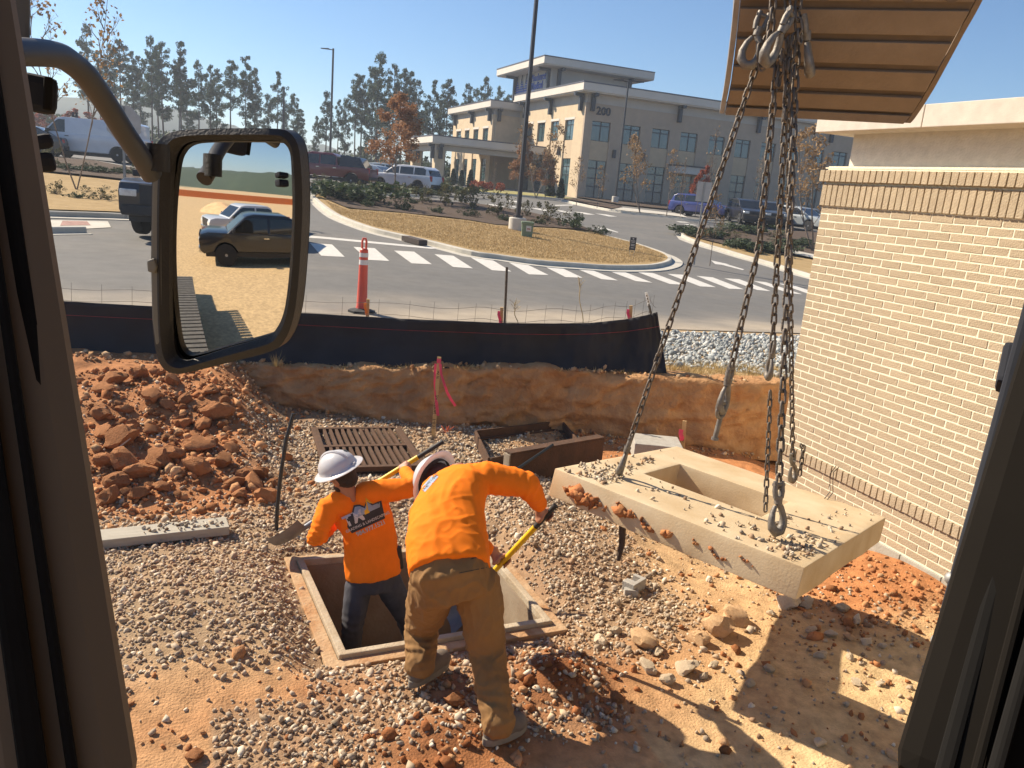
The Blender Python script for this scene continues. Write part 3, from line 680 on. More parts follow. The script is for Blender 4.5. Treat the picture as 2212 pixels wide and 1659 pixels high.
# ================================================================== steel frame with a second piece leaning on it
def P3(px, py, z): return Vector(atz(px, py, z))
fr = empty('rusty_curb_box', P3(1140, 975, 0), label='rusty open rectangular steel frame standing against the cut bank', cat='metal box')
fa, fb, fc, fd = P3(1030, 930, .16), P3(1213, 909, .16), P3(1247, 950, .15), P3(1098, 1012, .15)
fd = fa + (fc - fb) * 1.25
def plate(p, q, h, t, name, m, parent, lip=.05, lean=Vector((0, 0, 0))):
    d = (q - p).normalized(); n_ = Vector((-d.y, d.x, 0)).normalized(); up = Vector((0, 0, -h)) + lean
    o = Vector(parent.location); V = [p, q, q + up, p + up]; V = V + [v_ + n_ * t for v_ in V]
    mb = MB(); mb.add([v_ - o for v_ in V], [(0, 1, 2, 3), (4, 7, 6, 5), (0, 4, 5, 1), (1, 5, 6, 2), (2, 6, 7, 3), (3, 7, 4, 0)]); return mb.build(name, m, parent, bevel=.003)
plate(fa, fb, .24, .022, 'back_plate', M_iron, fr); plate(fb, fc + (fc - fb) * .02, .22, .022, 'side_plate', M_iron, fr); plate(fd, fa, .22, .022, 'side_plate', M_iron, fr); plate(fc, fd, .10, .02, 'front_plate', M_irond, fr)
for (p, q, k) in ((fa, fb, -1), (fb, fc, -1)):
    d = (q - p).normalized(); n_ = Vector((-d.y, d.x, 0)) * k * .045; o = Vector(fr.location)
    mb = MB(); z_ = Vector((0, 0, -.09)); V = [p + z_, q + z_, q + z_ + n_, p + z_ + n_]; V = V + [v_ + Vector((0, 0, -.016)) for v_ in V]
    mb.add([v_ - o for v_ in V], [(0, 1, 2, 3), (4, 7, 6, 5), (0, 4, 5, 1), (1, 5, 6, 2), (2, 6, 7, 3), (3, 7, 4, 0)]); mb.build('seat_ledge', M_iron, fr)
ang = empty('steel_hood', P3(1190, 1045, 0), label='heavy rusty steel angle piece standing in front of the open frame', cat='steel angle')
A1, A2 = P3(1104, 983, .34), P3(1306, 948, .34); o = Vector(ang.location)
d = (A2 - A1).normalized(); nb = Vector((-d.y, d.x, 0)); dn = Vector((0, 0, -1))
def slabq(name, p, u, v_, w, m, parent, bevel=.004):
    mb = MB(); V = [p, p + u, p + u + v_, p + v_]; V = V + [x_ + w for x_ in V]
    mb.add([x_ - Vector(parent.location) for x_ in V], [(0, 1, 2, 3), (4, 7, 6, 5), (0, 4, 5, 1), (1, 5, 6, 2), (2, 6, 7, 3), (3, 7, 4, 0)]); return mb.build(name, m, parent, bevel=bevel)
Lh = (A2 - A1).length
slabq('face_plate', A1, d * Lh, dn * .34, nb * .02, M_iron, ang); slabq('top_flange', A1 + Vector((0, 0, .002)), d * Lh, nb * .11, Vector((0, 0, .018)), M_iron, ang)
slabq('end_plate', A1 - d * .018, nb * .09, dn * .30, d * .016, mat('pale_end_steel', (.33, .27, .20), rough=.7, metal=.3, scale=12), ang)  # left end plate paler than the rest of the piece
slabq('bottom_flange', A1 + dn * .345, d * Lh, -nb * .06, dn * .016, M_iron, ang)
# ================================================================== bar lying across the steel
bar = empty('digging_bar', NG(1060, 1062), label='slim black steel bar propped against the rusty steel angle', cat='steel bar')
mb = MB(); a = Vector(aty(1194, 961, 7.0)); b = Vector(aty(1042, 1064, 6.2)); mb.tube([a - Vector(bar.location), b - Vector(bar.location)], .014, 8)
mb.build('shaft', mat('black_painted_steel', (.02, .024, .022), rough=.45, metal=.2), bar, smooth=True)
# ================================================================== concrete block behind the slab, plank, broken block
M_block = mat('grey_concrete_block', (.42, .40, .35), rough=.9, col2=(.33, .30, .26), scale=12, bump=.3, bscale=90)
cb = empty('concrete_block', P3(1420, 972, 0), label='flat grey concrete block lying at the foot of the bank behind the slab', cat='concrete block')
q0, q1, q2 = P3(1372, 958, .26), P3(1476, 968, .26), P3(1412, 930, .26)
ux = q1 - q0; uy = q2 - q0; uy = uy - ux.normalized() * uy.dot(ux.normalized()); uy = uy.normalized() * .42
slabq('block', q0, ux, uy, Vector((0, 0, -.2)), M_block, cb, bevel=.008)
pk = empty('timber_plank', P3(360, 1150, 0.05), label='pale grey weathered plank lying in front of the clay heap', cat='plank')
p0, p1 = P3(232, 1142, .12), P3(488, 1116, .12); dd = (p1 - p0); p0 = p0 - dd * .35
M_plank = mat('grey_weathered_timber', (.46, .42, .34), rough=.9, col2=(.36, .32, .25), scale=4, bump=.3, bscale=30, aniso=(1, 12, 12))
slabq('board', p0, dd * 1.35, Vector((dd.y, -dd.x, 0)).normalized() * .20, Vector((0, 0, -.07)), M_plank, pk, bevel=.005)
mb = MB()
bk = empty('broken_block', NG(1368, 1275), label='broken piece of hollow concrete block on the gravel below the slab', cat='broken block')
mb.prism([(-.09, -.05), (.09, -.05), (.09, .05), (.055, .05), (.055, -.02), (-.02, -.02), (-.02, .05), (-.09, .05)], 0, .09, axis=2, T=Matrix.Rotation(.5, 4, 'Z')); mb.build('shell', M_block, bk, bevel=.004)
bk2 = empty('broken_block_piece', NG(1362, 1288), label='small square chip of concrete block in front of the broken block', cat='broken block')
mb = MB(); mb.box((0, 0, .03), (.10, .05, .06), rz=-.4); mb.build('chip', M_block, bk2, bevel=.004)
# gravel on the plank
P = np.array([list(p0 + dd * random.uniform(.6, 1.3) + Vector((dd.y, -dd.x, 0)).normalized() * random.uniform(.01, .18) + Vector((0, 0, .008))) for _ in range(60)]) - np.array(pk.location)
stones('plank_gravel', P, np.exp(rng.normal(math.log(.011), .4, 60)).clip(.005, .03), pick_cols(60, GPAL, GW), M_stone, parent=pk)
# ================================================================== bent black post left of the workers
bp = empty('bent_black_pipe', NG(598, 1138), label='thin bent black pipe standing in the gravel left of the white helmet', cat='pipe')
pts = [Vector(aty(px_, py_, yy)) for px_, py_, yy in ((597, 1145, 6.25), (599, 1095, 6.25), (607, 1020, 6.27), (618, 950, 6.3), (634, 893, 6.33))]
mb = MB(); mb.tube([p - Vector(bp.location) for p in pts], [.016] * 5, 8); mb.build('pipe', mat('black_plastic_pipe', (.025, .024, .022), rough=.5), bp, smooth=True)
# thin pale stick on the clay heap
stk = empty('stick', NG(262, 978), label='thin pale stick lying on the clay heap at left', cat='stick'); mb = MB()
a, b = NG(248, 985), NG(282, 966); mb.tube([Vector(a) + Vector((0, 0, .05)) - Vector(stk.location), Vector(b) + Vector((0, 0, .09)) - Vector(stk.location)], .009, 5); mb.build('twig', mat('bleached_wood', (.6, .52, .4), rough=.8), stk)

# ================================================================== survey laths
M_lath = mat('survey_lath_pine', (.62, .42, .20), rough=.8, col2=(.50, .32, .14), scale=5, aniso=(8, 8, 1))
M_pink = mat('pink_flagging_tape', (.90, .12, .22), rough=.5, var=.1, scale=6, trans=.35)
M_orange_tape = mat('orange_flagging_tape', (.95, .30, .05), rough=.5, var=.1, trans=.3)
M_ink = mat('black_marker_ink', (.02, .02, .02), rough=.7)
def lath(name, base, top, w, t, label, facing, m=M_lath, cat='survey stake'):
    base, top = Vector(base), Vector(top); r_ = empty(name, base, label=label, cat=cat)
    z = (top - base).normalized(); f = Vector(facing); f = (f - z * f.dot(z)).normalized(); x = z.cross(f) * -1
    M = Matrix((x, -f, z)).transposed(); h = (top - base).length
    mb = MB(); mb.box((0, 0, h / 2 - .05), (w, t, h + .1)); mb.V = [tuple(M @ Vector(q)) for q in mb.V]; mb.build('lath', m, r_, bevel=.002)
    return r_, M, h
def ribbon(root, pts, w, m, name='flagging_ribbon', side=None):
    V = []; F = []
    for i, p in enumerate(pts):
        p = Vector(p) - Vector(root.location); d = (Vector(pts[min(i + 1, len(pts) - 1)]) - Vector(pts[max(i - 1, 0)])).normalized()
        s_ = Vector(side) if side else Vector((1, -.4, 0)); s_ = (s_ - d * s_.dot(d)).normalized()
        tw = .5 * math.sin(i * 1.3); s_ = s_ * math.cos(tw) + d.cross(s_) * math.sin(tw); n_ = d.cross(s_) * .001
        V += [p - s_ * w / 2 - n_, p + s_ * w / 2 - n_, p + s_ * w / 2 + n_, p - s_ * w / 2 + n_]
    n = len(pts)
    for i in range(n - 1):
        for j in range(4): F.append((i * 4 + j, i * 4 + (j + 1) % 4, i * 4 + 4 + (j + 1) % 4, i * 4 + 4 + j))
    F += [(3, 2, 1, 0), tuple((n - 1) * 4 + j for j in range(4))]
    mb = MB(); mb.add(V, F); return mb.build(name, m, root, smooth=True, auto=60)
def inscribe(root, M, txt, size, x, z, y, m=M_ink, rot=0, name='marker_writing'):
    me = text_mesh(txt, size, .0006); T = M.to_4x4() @ Matrix.Translation((x, y, z)) @ Matrix.Rotation(math.pi / 2, 4, 'X') @ Matrix.Rotation(rot, 4, 'Z')
    me.transform(T); me.materials.append(m); return link(bpy.data.objects.new(name, me), root)
tocam = lambda p: Vector((CAM[0] - p[0], CAM[1] - p[1], 0)).normalized()
b_ = Vector(atz(936, 940, .05)); t_ = Vector(atr(949, 771, math.hypot(b_.x, b_.y) - .05))
r1, M1, h1 = lath('survey_stake', b_, t_, .042, .012, 'tall wooden survey stake with pink ribbons and black writing in front of the bank', tocam(b_))
inscribe(r1, M1, '5', .055, 0, h1 * .80, -.0075); inscribe(r1, M1, '%', .045, 0, h1 * .745, -.0075); inscribe(r1, M1, 'JUNCTION', .045, 0, h1 * .40, -.0075, rot=-math.pi / 2); inscribe(r1, M1, 'F-0.31', .05, 0, h1 * .15, -.0075, rot=-math.pi / 2)
rr_ = math.hypot(b_.x, b_.y) - .03
ribbon(r1, [atr(*q, rr_) for q in ((942, 786), (940, 800), (940, 830), (942, 858), (944, 880), (946, 898))], .035, M_pink)
ribbon(r1, [atr(*q, rr_ - .05) for q in ((951, 786), (953, 808), (960, 830), (966, 848), (975, 864), (984, 877))], .03, M_pink)
mb = MB(); mb.box((0, 0, h1 * .95), (.047, .017, .05)); mb.V = [tuple(M1 @ Vector(q)) for q in mb.V]; mb.build('tape_wrap', M_pink, r1)
b_ = Vector(atz(1474, 975, .1)); t_ = Vector(atr(1479, 909, math.hypot(b_.x, b_.y)))
r2, M2, h2 = lath('survey_stake', b_, t_, .045, .02, 'short wooden survey stake with pink tape beside the flat concrete block', tocam(b_)); inscribe(r2, M2, '5', .05, 0, h2 * .35, -.0115)
ribbon(r2, [atr(*q, math.hypot(b_.x, b_.y) - .04) for q in ((1472, 928), (1470, 936), (1473, 946), (1472, 952))], .05, M_pink)
fl = empty('marking_whisker', NG(965, 938), label='tuft of orange marking whiskers sticking out of the gravel below the tall stake', cat='marking whisker'); mb = MB()
for k in range(9): a_ = random.uniform(-.7, .7); mb.tube([(0, 0, 0), (math.sin(a_) * .05, random.uniform(-.02, .02), .05), (math.sin(a_) * .12, random.uniform(-.04, .04), .10)], .004, 4)
mb.build('bristles', mat('orange_red_bristle', (.75, .16, .07), rough=.6), fl)

# ================================================================== silt fence
M_fabric = mat('black_silt_fabric', (.017, .016, .019), rough=.75, col2=(.028, .026, .03), scale=2.5, bump=.15, bscale=200, spec=.3)
fence = empty('silt_fence', (2.5, 9.3, .6), label='long black fabric silt fence along the top of the cut bank', cat='silt fence')
ftop = [(-60, 640), (145, 651), (320, 661), (500, 668), (650, 676), (860, 688), (1000, 694), (1090, 698), (1200, 699), (1280, 697), (1350, 690), (1400, 680), (1420, 674)]
fbot = [(-60, 770), (145, 778), (320, 782), (500, 784), (650, 787), (860, 794), (1000, 796), (1090, 798), (1200, 800), (1280, 801), (1350, 803), (1400, 805), (1440, 806)]
nf = 160
def along(poly, t):
    k = t * (len(poly) - 1); i = min(int(k), len(poly) - 2); f = k - i; return np.array(poly[i]) * (1 - f) + np.array(poly[i + 1]) * f
V = []; F = []; rowsf = 14
for i in range(nf + 1):
    t = i / nf; b = along(fbot, t); tp = along(ftop, t)
    # where the fence meets the lip of the bank
    q = None
    for yy in np.linspace(11, 6, 500):
        P_ = aty(b[0], b[1], yy)
        if P_[1] < bankY(P_[0]) + .34: q = P_; break
    rb = math.hypot(q[0], q[1])
    for j in range(rowsf):
        f = j / (rowsf - 1); pxy = b * (1 - f) + tp * f
        sag = .05 * math.sin(f * math.pi) * (1 + .5 * math.sin(t * 40)) + .04 * noise.noise(Vector((t * 22, f * 1.3, 0))) + .02 * noise.noise(Vector((t * 60, f * 6, 3)))
        Q = Vector(atr(pxy[0], pxy[1], rb + .10 * f + sag - .10 * (1 - f) ** 4))
        V.append(Q - Vector(fence.location))
FENCE_R = rb
for i in range(nf):
    for j in range(rowsf - 1): a = i * rowsf + j; F.append((a, a + rowsf, a + rowsf + 1, a + 1))
fo = mesh_ob('fabric', V, F, M_fabric, fence, smooth=True); md = fo.modifiers.new('th', 'SOLIDIFY'); md.thickness = .004; bake(fo)
FV = [Vector(v_) + Vector(fence.location) for v_ in V]
def fence_at(px, f):
    """point on the fabric nearest to a column of the picture"""
    best = None
    for i in range(nf + 1):
        t = i / nf; x = along(ftop, t)[0]
        if best is None or abs(x - px) < best[0]: best = (abs(x - px), FV[i * rowsf + int(round(f * (rowsf - 1)))])
    return best[1]
mb = MB(); mb.tube([FV[i * rowsf + 10] + Vector((-.004, -.012, 0)) - Vector(fence.location) for i in range(0, nf + 1, 2)], .0022, 4); mb.build('red_string', mat('red_string', (.45, .05, .06), rough=.7), fence)
M_tpost = mat('dark_steel_post', (.06, .055, .05), rough=.6, col2=(.12, .09, .06), scale=30, metal=.4)
M_white = mat('white_paint', (.75, .73, .68), rough=.6, var=.06)
def tpost(px_t, py_t, px_b, py_b, tip=False):
    b = fence_at(px_b, .8) + Vector((.02, .05, 0)); rr_ = math.hypot(b.x, b.y); b = Vector(atr(px_b, py_b, rr_)); t = Vector(atr(px_t, py_t, rr_ + .02))
    mb = MB(); o = Vector(fence.location); zd = (t - b).normalized()
    mb.tube([b - zd * .6 - o, t - o], .016, 6); 
    for k in range(9):
        q = b + (t - b) * (k / 9.); mb.box(q - o + Vector((-.012, -.016, 0)), (.012, .012, .02))
    mb.build('post', M_tpost, fence)
    if tip: mb = MB(); mb.tube([t - zd * .16 - o, t + zd * .004 - o], .0185, 6); mb.build('post_tip', M_white, fence)
tpost(646, 590, 645, 676); tpost(1095, 577, 1090, 697); tpost(1396, 632, 1409, 690, True)
# wire mesh above the fabric
M_fwire = mat('thin_fence_wire', (.16, .14, .12), rough=.5, metal=.5)
mb = MB(); o = Vector(fence.location)
for dz in (.16, .02):
    for sx in range(0, nf - 2, 2): pass
    pts = []
    for i in range(0, nf + 1, 3):
        q = FV[i * rowsf + rowsf - 1]; pts.append(q + Vector((0, .03, dz + .02 * math.sin(i * .31) - (.0 if i < nf - 12 else .1 * (i - nf + 12) / 12))) - o)
    mb.tube(pts, .0022, 4)
for i in range(4, nf - 4, 5):
    q = FV[i * rowsf + rowsf - 1] - o; mb.tube([q + Vector((0, .03, -.05)), q + Vector((.005, .03, .22))], .0018, 4)
mb.build('wire_mesh', M_fwire, fence)
# short grade stakes with tape behind the fence
for (px_, pt, pb, m_, lb) in [(794, 646, 690, M_orange_tape, 'short wooden grade stake with orange tape beside the orange channelizer'), (1083, 664, 700, M_pink, 'short dark wooden stake with tape beside the middle fence post'), (1362, 660, 696, M_pink, 'short wooden stake with pink tape near the end of the silt fence')]:
    b = fence_at(px_, 1.) + Vector((.05, .12, 0)); rr_ = math.hypot(b.x, b.y); B_ = Vector(atr(px_ - 1, pb + 14, rr_)); T_ = Vector(atr(px_ + 1, pt, rr_))
    r_, M_, h_ = lath('grade_stake', B_, T_, .04, .03, lb, tocam(B_))
    ribbon(r_, [atr(px_ - 5, pt + 8, rr_ - .03), atr(px_ - 6, pt + 16, rr_ - .05), atr(px_ - 3, pt + 26, rr_ - .05), atr(px_ - 2, pt + 34, rr_ - .05)], .035, m_)
# dry weed stems behind the fence
M_dry = mat('dry_weed_stem', (.42, .34, .2), rough=.9)
def weed(px_, py_t, py_b, lb, n=1):
    b = fence_at(px_, 1.) + Vector((0, .18, 0)); rr_ = math.hypot(b.x, b.y); B_ = Vector(atr(px_ + 4, py_b + 8, rr_)); r_ = empty('dry_weed', B_, label=lb, cat='weed')
    mb = MB(); pts = [Vector(atr(px_ + 4 - 10 * f + 2 * math.sin(f * 9), py_b + 8 + (py_t - py_b - 8) * f, rr_)) - B_ for f in np.linspace(0, 1, 9)]
    mb.tube(pts, [.006] * 6 + [.004] * 3, 5)
    for k in range(14):
        f = random.uniform(.6, 1); q = pts[0].lerp(pts[-1], f); mb.tube([q, q + Vector((random.uniform(-.07, .07), random.uniform(-.05, .05), random.uniform(.02, .10)))], .0025, 3)
    mb.build('stem', M_dry, r_)
weed(1255, 598, 696, 'single tall dry weed stalk behind the silt fence'); weed(1115, 655, 698, 'small pale dry weed right of the middle fence post')

# ================================================================== dry grass tufts
M_straw = mat('dry_straw_grass', (.50, .38, .18), rough=.9, col2=(.38, .27, .12), scale=3, trans=.2)
def tufts(name, pts, h, m, n=26, spread=.05, parent=None):
    V = []; F = []
    for (p, hh) in pts:
        for k in range(n):
            a = random.uniform(0, 6.28); r_ = abs(random.gauss(0, spread)); b = Vector(p) + Vector((math.cos(a) * r_, math.sin(a) * r_, 0)); l = h * hh * random.uniform(.5, 1.1)
            tip = b + Vector((math.cos(a) * l * random.uniform(.2, .7), math.sin(a) * l * random.uniform(.2, .7), l * random.uniform(.6, 1))); w = Vector((-math.sin(a), math.cos(a), 0)) * .004
            i = len(V); V += [b - w, b + w, tip]; F.append((i, i + 1, i + 2))
    return tri_ob(name, np.array([tuple(v_) for v_ in V]), np.array(F), m, parent)
pts = []
for (px_, py_, sp, n_) in [(900, 686, 60, 60), (960, 688, 30, 30), (1050, 697, 25, 18), (830, 683, 25, 20)]:
    for _ in range(n_):
        x_ = random.gauss(px_, sp); q = fence_at(x_, 1.); rr_ = math.hypot(q.x, q.y) + random.uniform(.15, .9); Q = CAM + ray(x_, 700) * rr_ / math.hypot(*ray(x_, 700)[:2]); pts.append(((Q[0], Q[1], float(zverge(Q[0], Q[1])) + .0), random.uniform(.6, 1.5)))
for _ in range(260):
    x_ = random.uniform(5.0, 7.2); y_ = bankY(x_) + random.uniform(.35, 1.25) ; pts.append(((x_, y_, float(zverge(x_, y_))), random.uniform(.35, .8)))
for _ in range(160):
    x_ = random.uniform(-3, 5); y_ = bankY(x_) + random.uniform(.14, .3); pts.append(((x_, y_, float(bankZ(x_)) - .01), random.uniform(.2, .5)))
tag(tufts('dry_grass', pts, .16, M_straw, 18, .06), 'short dry grass along the top of the bank and fence', None, kind='stuff')
gt = tufts('grass_tuft', [((0, 0, 0), 1.)], .2, M_straw, 40, .03); q = NG(597, 800); gt.location = Vector((aty(597, 785, bankY(1.) + .12))); gt.location.z = float(bankZ(gt.location.x)) + .0
tag(gt, 'small dry grass tuft on the lip of the bank under the mirror', 'grass tuft')

# ================================================================== orange channelizer post
M_or = mat('orange_red_plastic', (.72, .10, .06), rough=.45, col2=(.60, .09, .055), scale=4)
M_refl = mat('white_reflective_sheet', (.72, .70, .68), rough=.4, var=.06)
M_rubber = mat('black_rubber', (.03, .03, .03), rough=.8)
cpos = G(781, 674); ch = empty('channelizer_post', cpos, label='orange red channelizer post with two white bands standing on the road behind the fence', cat='traffic post')
cz = zroad(cpos[0], cpos[1]) - cpos[2]
hpx = Vector(aty(790, 514, cpos[1])); HC = hpx.z - cpos[2]
lean = Matrix.Rotation(0.0, 3, 'Y')
k = HC / 1.07
mb = MB(); mb.lathe([(.20 * k, 0), (.20 * k, .03), (.10 * k, .055), (.09 * k, .06)], 8); mb.build('rubber_base', M_rubber, ch)
mb = MB(); mb.lathe([(.088 * k, .06 * k), (.078 * k, .10 * k), (.063 * k, .70 * k), (.061 * k, .86 * k), (.06 * k, .90 * k), (.045 * k, .92 * k)], 16); mb.build('tube', M_or, ch, smooth=True, auto=30)
for z0, z1 in ((.69, .76), (.80, .86)): mb = MB(); mb.lathe([(.0660 * k, z0 * k), (.0645 * k, z1 * k)], 16, caps=False); mb.build('white_band', M_refl, ch, smooth=True)
mb = MB(); mb.tube([(-.028 * k, 0, .91 * k), (-.03 * k, 0, 1.02 * k), (-.018 * k, 0, 1.06 * k), (.018 * k, 0, 1.06 * k), (.03 * k, 0, 1.02 * k), (.028 * k, 0, .91 * k)], .016 * k, 8); mb.build('handle', M_or, ch, smooth=True)
# ================================================================== brick building at the right
XW = 5.40; YC = 5.97          # plane of the brickwork and its far corner
M_brick = mat('tan_textured_brick', (.46, .37, .25), rough=.9, col2=(.395, .31, .21), scale=16, bump=.4, bscale=75, obvar=.07, spec=.2, detail=8)
M_mortar = mat('cream_mortar', (.84, .77, .58), rough=.95, var=.06, scale=20, bump=.3, bscale=120)
M_stucco = mat('pale_stucco', (.66, .61, .53), rough=.95, var=.06, scale=12, bump=.35, bscale=50)
M_cmu = mat('painted_foundation_block', (.38, .36, .30), rough=.9, var=.1, scale=8, bump=.2)
bb_ = empty('brick_building', (XW, YC, 0), label='tan brick wall of the building at right, with soldier courses and a stucco top', cat='building')
ORG = Vector((XW, YC, 0))
def wallbox(name, x0, x1, y0, y1, z0, z1, m, bevel=0):
    mb = MB(); mb.bb((x0 - XW, y0 - YC, z0), (x1 - XW, y1 - YC, z1)); return mb.build(name, m, bb_, bevel=bevel)
YN = -3.0
CH = .0667; MJ = .010; BL_ = .203
ZB0 = .235                     # bottom of the first brick course
zs1 = .62                      # rowlock sill course near the ground
wallbox('mortar_backing', XW + .003, XW + 3, YN, YC - .004, -.3, 3.30, M_mortar)
# foundation block courses
for k in range(24):
    y1 = YC - .4 * k - .003; 
    if y1 < YN: break
    wallbox('foundation_block', XW - .02, XW + .05, max(YN, y1 - .39), y1, -.25, ZB0 - .012, M_cmu, bevel=.004)
def brick_mesh(l, h, d=.06):
    out = []
    for v_ in range(3):
        mb = MB(); mb.box((0, 0, 0), (d, l, h)); o = mb.build('brick', M_brick, None, bevel=.0035); me = o.data
        for q in me.vertices:
            q.co += Vector((noise.noise(q.co * 31 + Vector((v_ * 9, 0, 0))) * .0035, noise.noise(q.co * 27 + Vector((0, v_ * 5, 0))) * .002, noise.noise(q.co * 29 + Vector((0, 0, v_ * 7))) * .002))
        bpy.data.objects.remove(o); out.append(me)
    return out
BM = brick_mesh(BL_ - MJ, CH - MJ); HM = brick_mesh(BL_ / 2 - MJ, CH - MJ); SM = brick_mesh(.0667 - MJ, .19); RM = brick_mesh(.0667 - MJ, .10)
bricks = []
def put(meshes, y, z, px=0., rx=0):
    bricks.append((meshes, Vector((XW + .03 - px + random.uniform(-.0015, .0015), y, z))))
ztop = 2.985
rows_ = []
z = ZB0
while z < zs1 - CH + .001: rows_.append(z); z += CH
zs1 = z; z = zs1 + .112
while z < ztop - CH * .8: rows_.append(z); z += CH
zs2 = z
for i, z_ in enumerate(rows_):
    y = YC; 
    if i % 2: put(HM, y - BL_ / 4, z_ + CH / 2); y -= BL_ / 2
    while y > YN: put(BM, y - BL_ / 2, z_ + CH / 2); y -= BL_
y = YC + .012
while y > YN: put(RM, y - .0333, zs1 + .056, .022); y -= .0667
y = YC + .012
while y > YN: put(SM, y - .0333, zs2 + .10, .022); y -= .0667
y = YC + .04
while y > YN: put(RM, y - .0333, zs2 + .20 + .065, .05); y -= .0667
# those that show largest become parts, the rest one joined part
def shown(p):
    c = RC.T @ (np.array(p) - CAM)
    if c[2] < .3: return None
    u, v_ = 1106 + FPX * c[0] / c[2], 829.5 + FPX * c[1] / c[2]
    if u < 1500 or u > 2212 or v_ < 200 or v_ > 1500: return None
    if u > 2212 - (v_ - 655) * .27 and v_ > 655: return None      # behind the door frame
    return c[2]
vis = sorted([(shown(b[1]), i) for i, b in enumerate(bricks) if shown(b[1]) is not None])
singles = set(i for _, i in vis[:300]); mb = MB()
for i, (ms, p) in enumerate(bricks):
    me = random.choice(ms)
    if i in singles:
        o = bpy.data.objects.new('brick', me); link(o, bb_); o.location = p - ORG
        if random.random() < .5: o.rotation_euler = (math.pi, 0, 0)
    elif p.y > 0.5:
        b0_ = len(mb.V); mb.V += [tuple(v_.co + p - ORG) for v_ in me.vertices]; mb.F += [tuple(q + b0_ for q in f.vertices) for f in me.polygons]
o = mb.build('brickwork', M_brick, bb_, fix=False); o['kind'] = 'stuff'
zl = zs2 + .20 + .13
YS = float(atx(1780, 660 / 1.8228, XW + .22)[1])
ys_ = float(atx(1838, 330, XW + .10)[1])
wallbox('ledge_cap', XW + .0, XW + .3, YN, YC + .03, zl + .001, zl + .012, M_mortar)
wallbox('stucco_band', XW + .10, XW + 3, YN, ys_, zl + .013, 3.78, M_stucco, bevel=.005)
# projecting coping in two lengths
M_cop = mat('coping_stucco', (.62, .56, .48), rough=.95, var=.06, scale=10, bump=.12, bscale=140)
yf = ys_ + .20
zc0 = float(atx(1840, 282, XW - .16)[2]); zc1 = zc0 + .17
yj = float(atx(1655 + 23, 240, XW - .16)[1])
yj = float(atx(1835 + 162, 237, XW - .16)[1])
wallbox('coping', XW - .16, XW + 3, yj + .004, yf, zc0, zc1, M_cop, bevel=.006); wallbox('coping', XW - .16, XW + 3, YN, yj - .004, zc0, zc1, M_cop, bevel=.006)
# ================================================================== roads, islands and lawns
M_asph = mat('worn_asphalt', (1, 1, 1), rough=.9, var=.08, scale=3., attr='Col', bump=.35, bscale=90, detail=12, spec=.3)
M_curb = mat('kerb_concrete', (.50, .47, .40), rough=.9, var=.08, scale=3, bump=.2, bscale=60)
M_lawn = mat('dormant_tan_lawn', (.44, .315, .16), rough=.95, col2=(.34, .235, .11), scale=2.0, bump=1.0, bscale=45, detail=12, spec=.1)
M_mulch = mat('dark_mulch', (.135, .10, .075), rough=.95, col2=(.075, .055, .042), scale=6, bump=1.0, bscale=25, detail=12, spec=.1)
M_paint = mat('white_road_paint', (.66, .64, .58), rough=.8, col2=(.52, .50, .46), scale=9, detail=10)
M_walk = mat('pale_walk_concrete', (.52, .49, .42), rough=.9, var=.07, scale=2, bump=.15)
M_far = mat('far_ground', (.30, .25, .14), rough=.95, col2=(.16, .17, .08), scale=.05)
xr = np.concatenate([np.arange(-90, -20, 5.), np.arange(-20, 45, .5), np.arange(45, 121, 4.)]); yr = np.concatenate([np.concatenate([np.arange(11.2, 15, .15), np.arange(15, 50, .4)]), np.arange(50, 116, 2.)])
def road_edge(x, y): return y > 11.05 + .22 * fbm(x, y, .8, 3, 61) + .10 * fbm(x, y, 4, 2, 62)
def road_cols(X, Y):
    d = np.clip(ss(14.2, 11.2, Y) * (.55 + 1.1 * fbm(X, Y, .9, 4, 63)) + .25 * ss(13, 11.2, Y) + .16 * np.clip(fbm(X * .35, Y, 1.1, 4, 64), 0, 1), 0, .85)[:, None]
    base = np.array((.158, .153, .143)) * (1 + .10 * fbm(X * .3, Y, .6, 4, 65))[:, None]; c = base * (1 - d) + np.array((.42, .35, .26)) * d
    return np.hstack([c, np.ones((len(c), 1))])
road = tag(grid_sheet('road', xr, yr, zroad, M_asph, colf=road_cols), kind='structure')
xb = np.concatenate([np.linspace(-2500, -100, 14), np.arange(-90, 100, 10.), np.linspace(110, 2500, 14)]); yb2 = np.concatenate([np.linspace(-1500, -100, 10), np.arange(-90, 130, 10.), np.linspace(150, 3000, 16)])
tag(grid_sheet('ground', xb, yb2, lambda X, Y: np.where(Y < 15, -.45, zroad(X, Y) - .35), M_far, keep=lambda x, y: ~((np.abs(x) < 15) & (np.abs(y) < 15))), kind='structure')
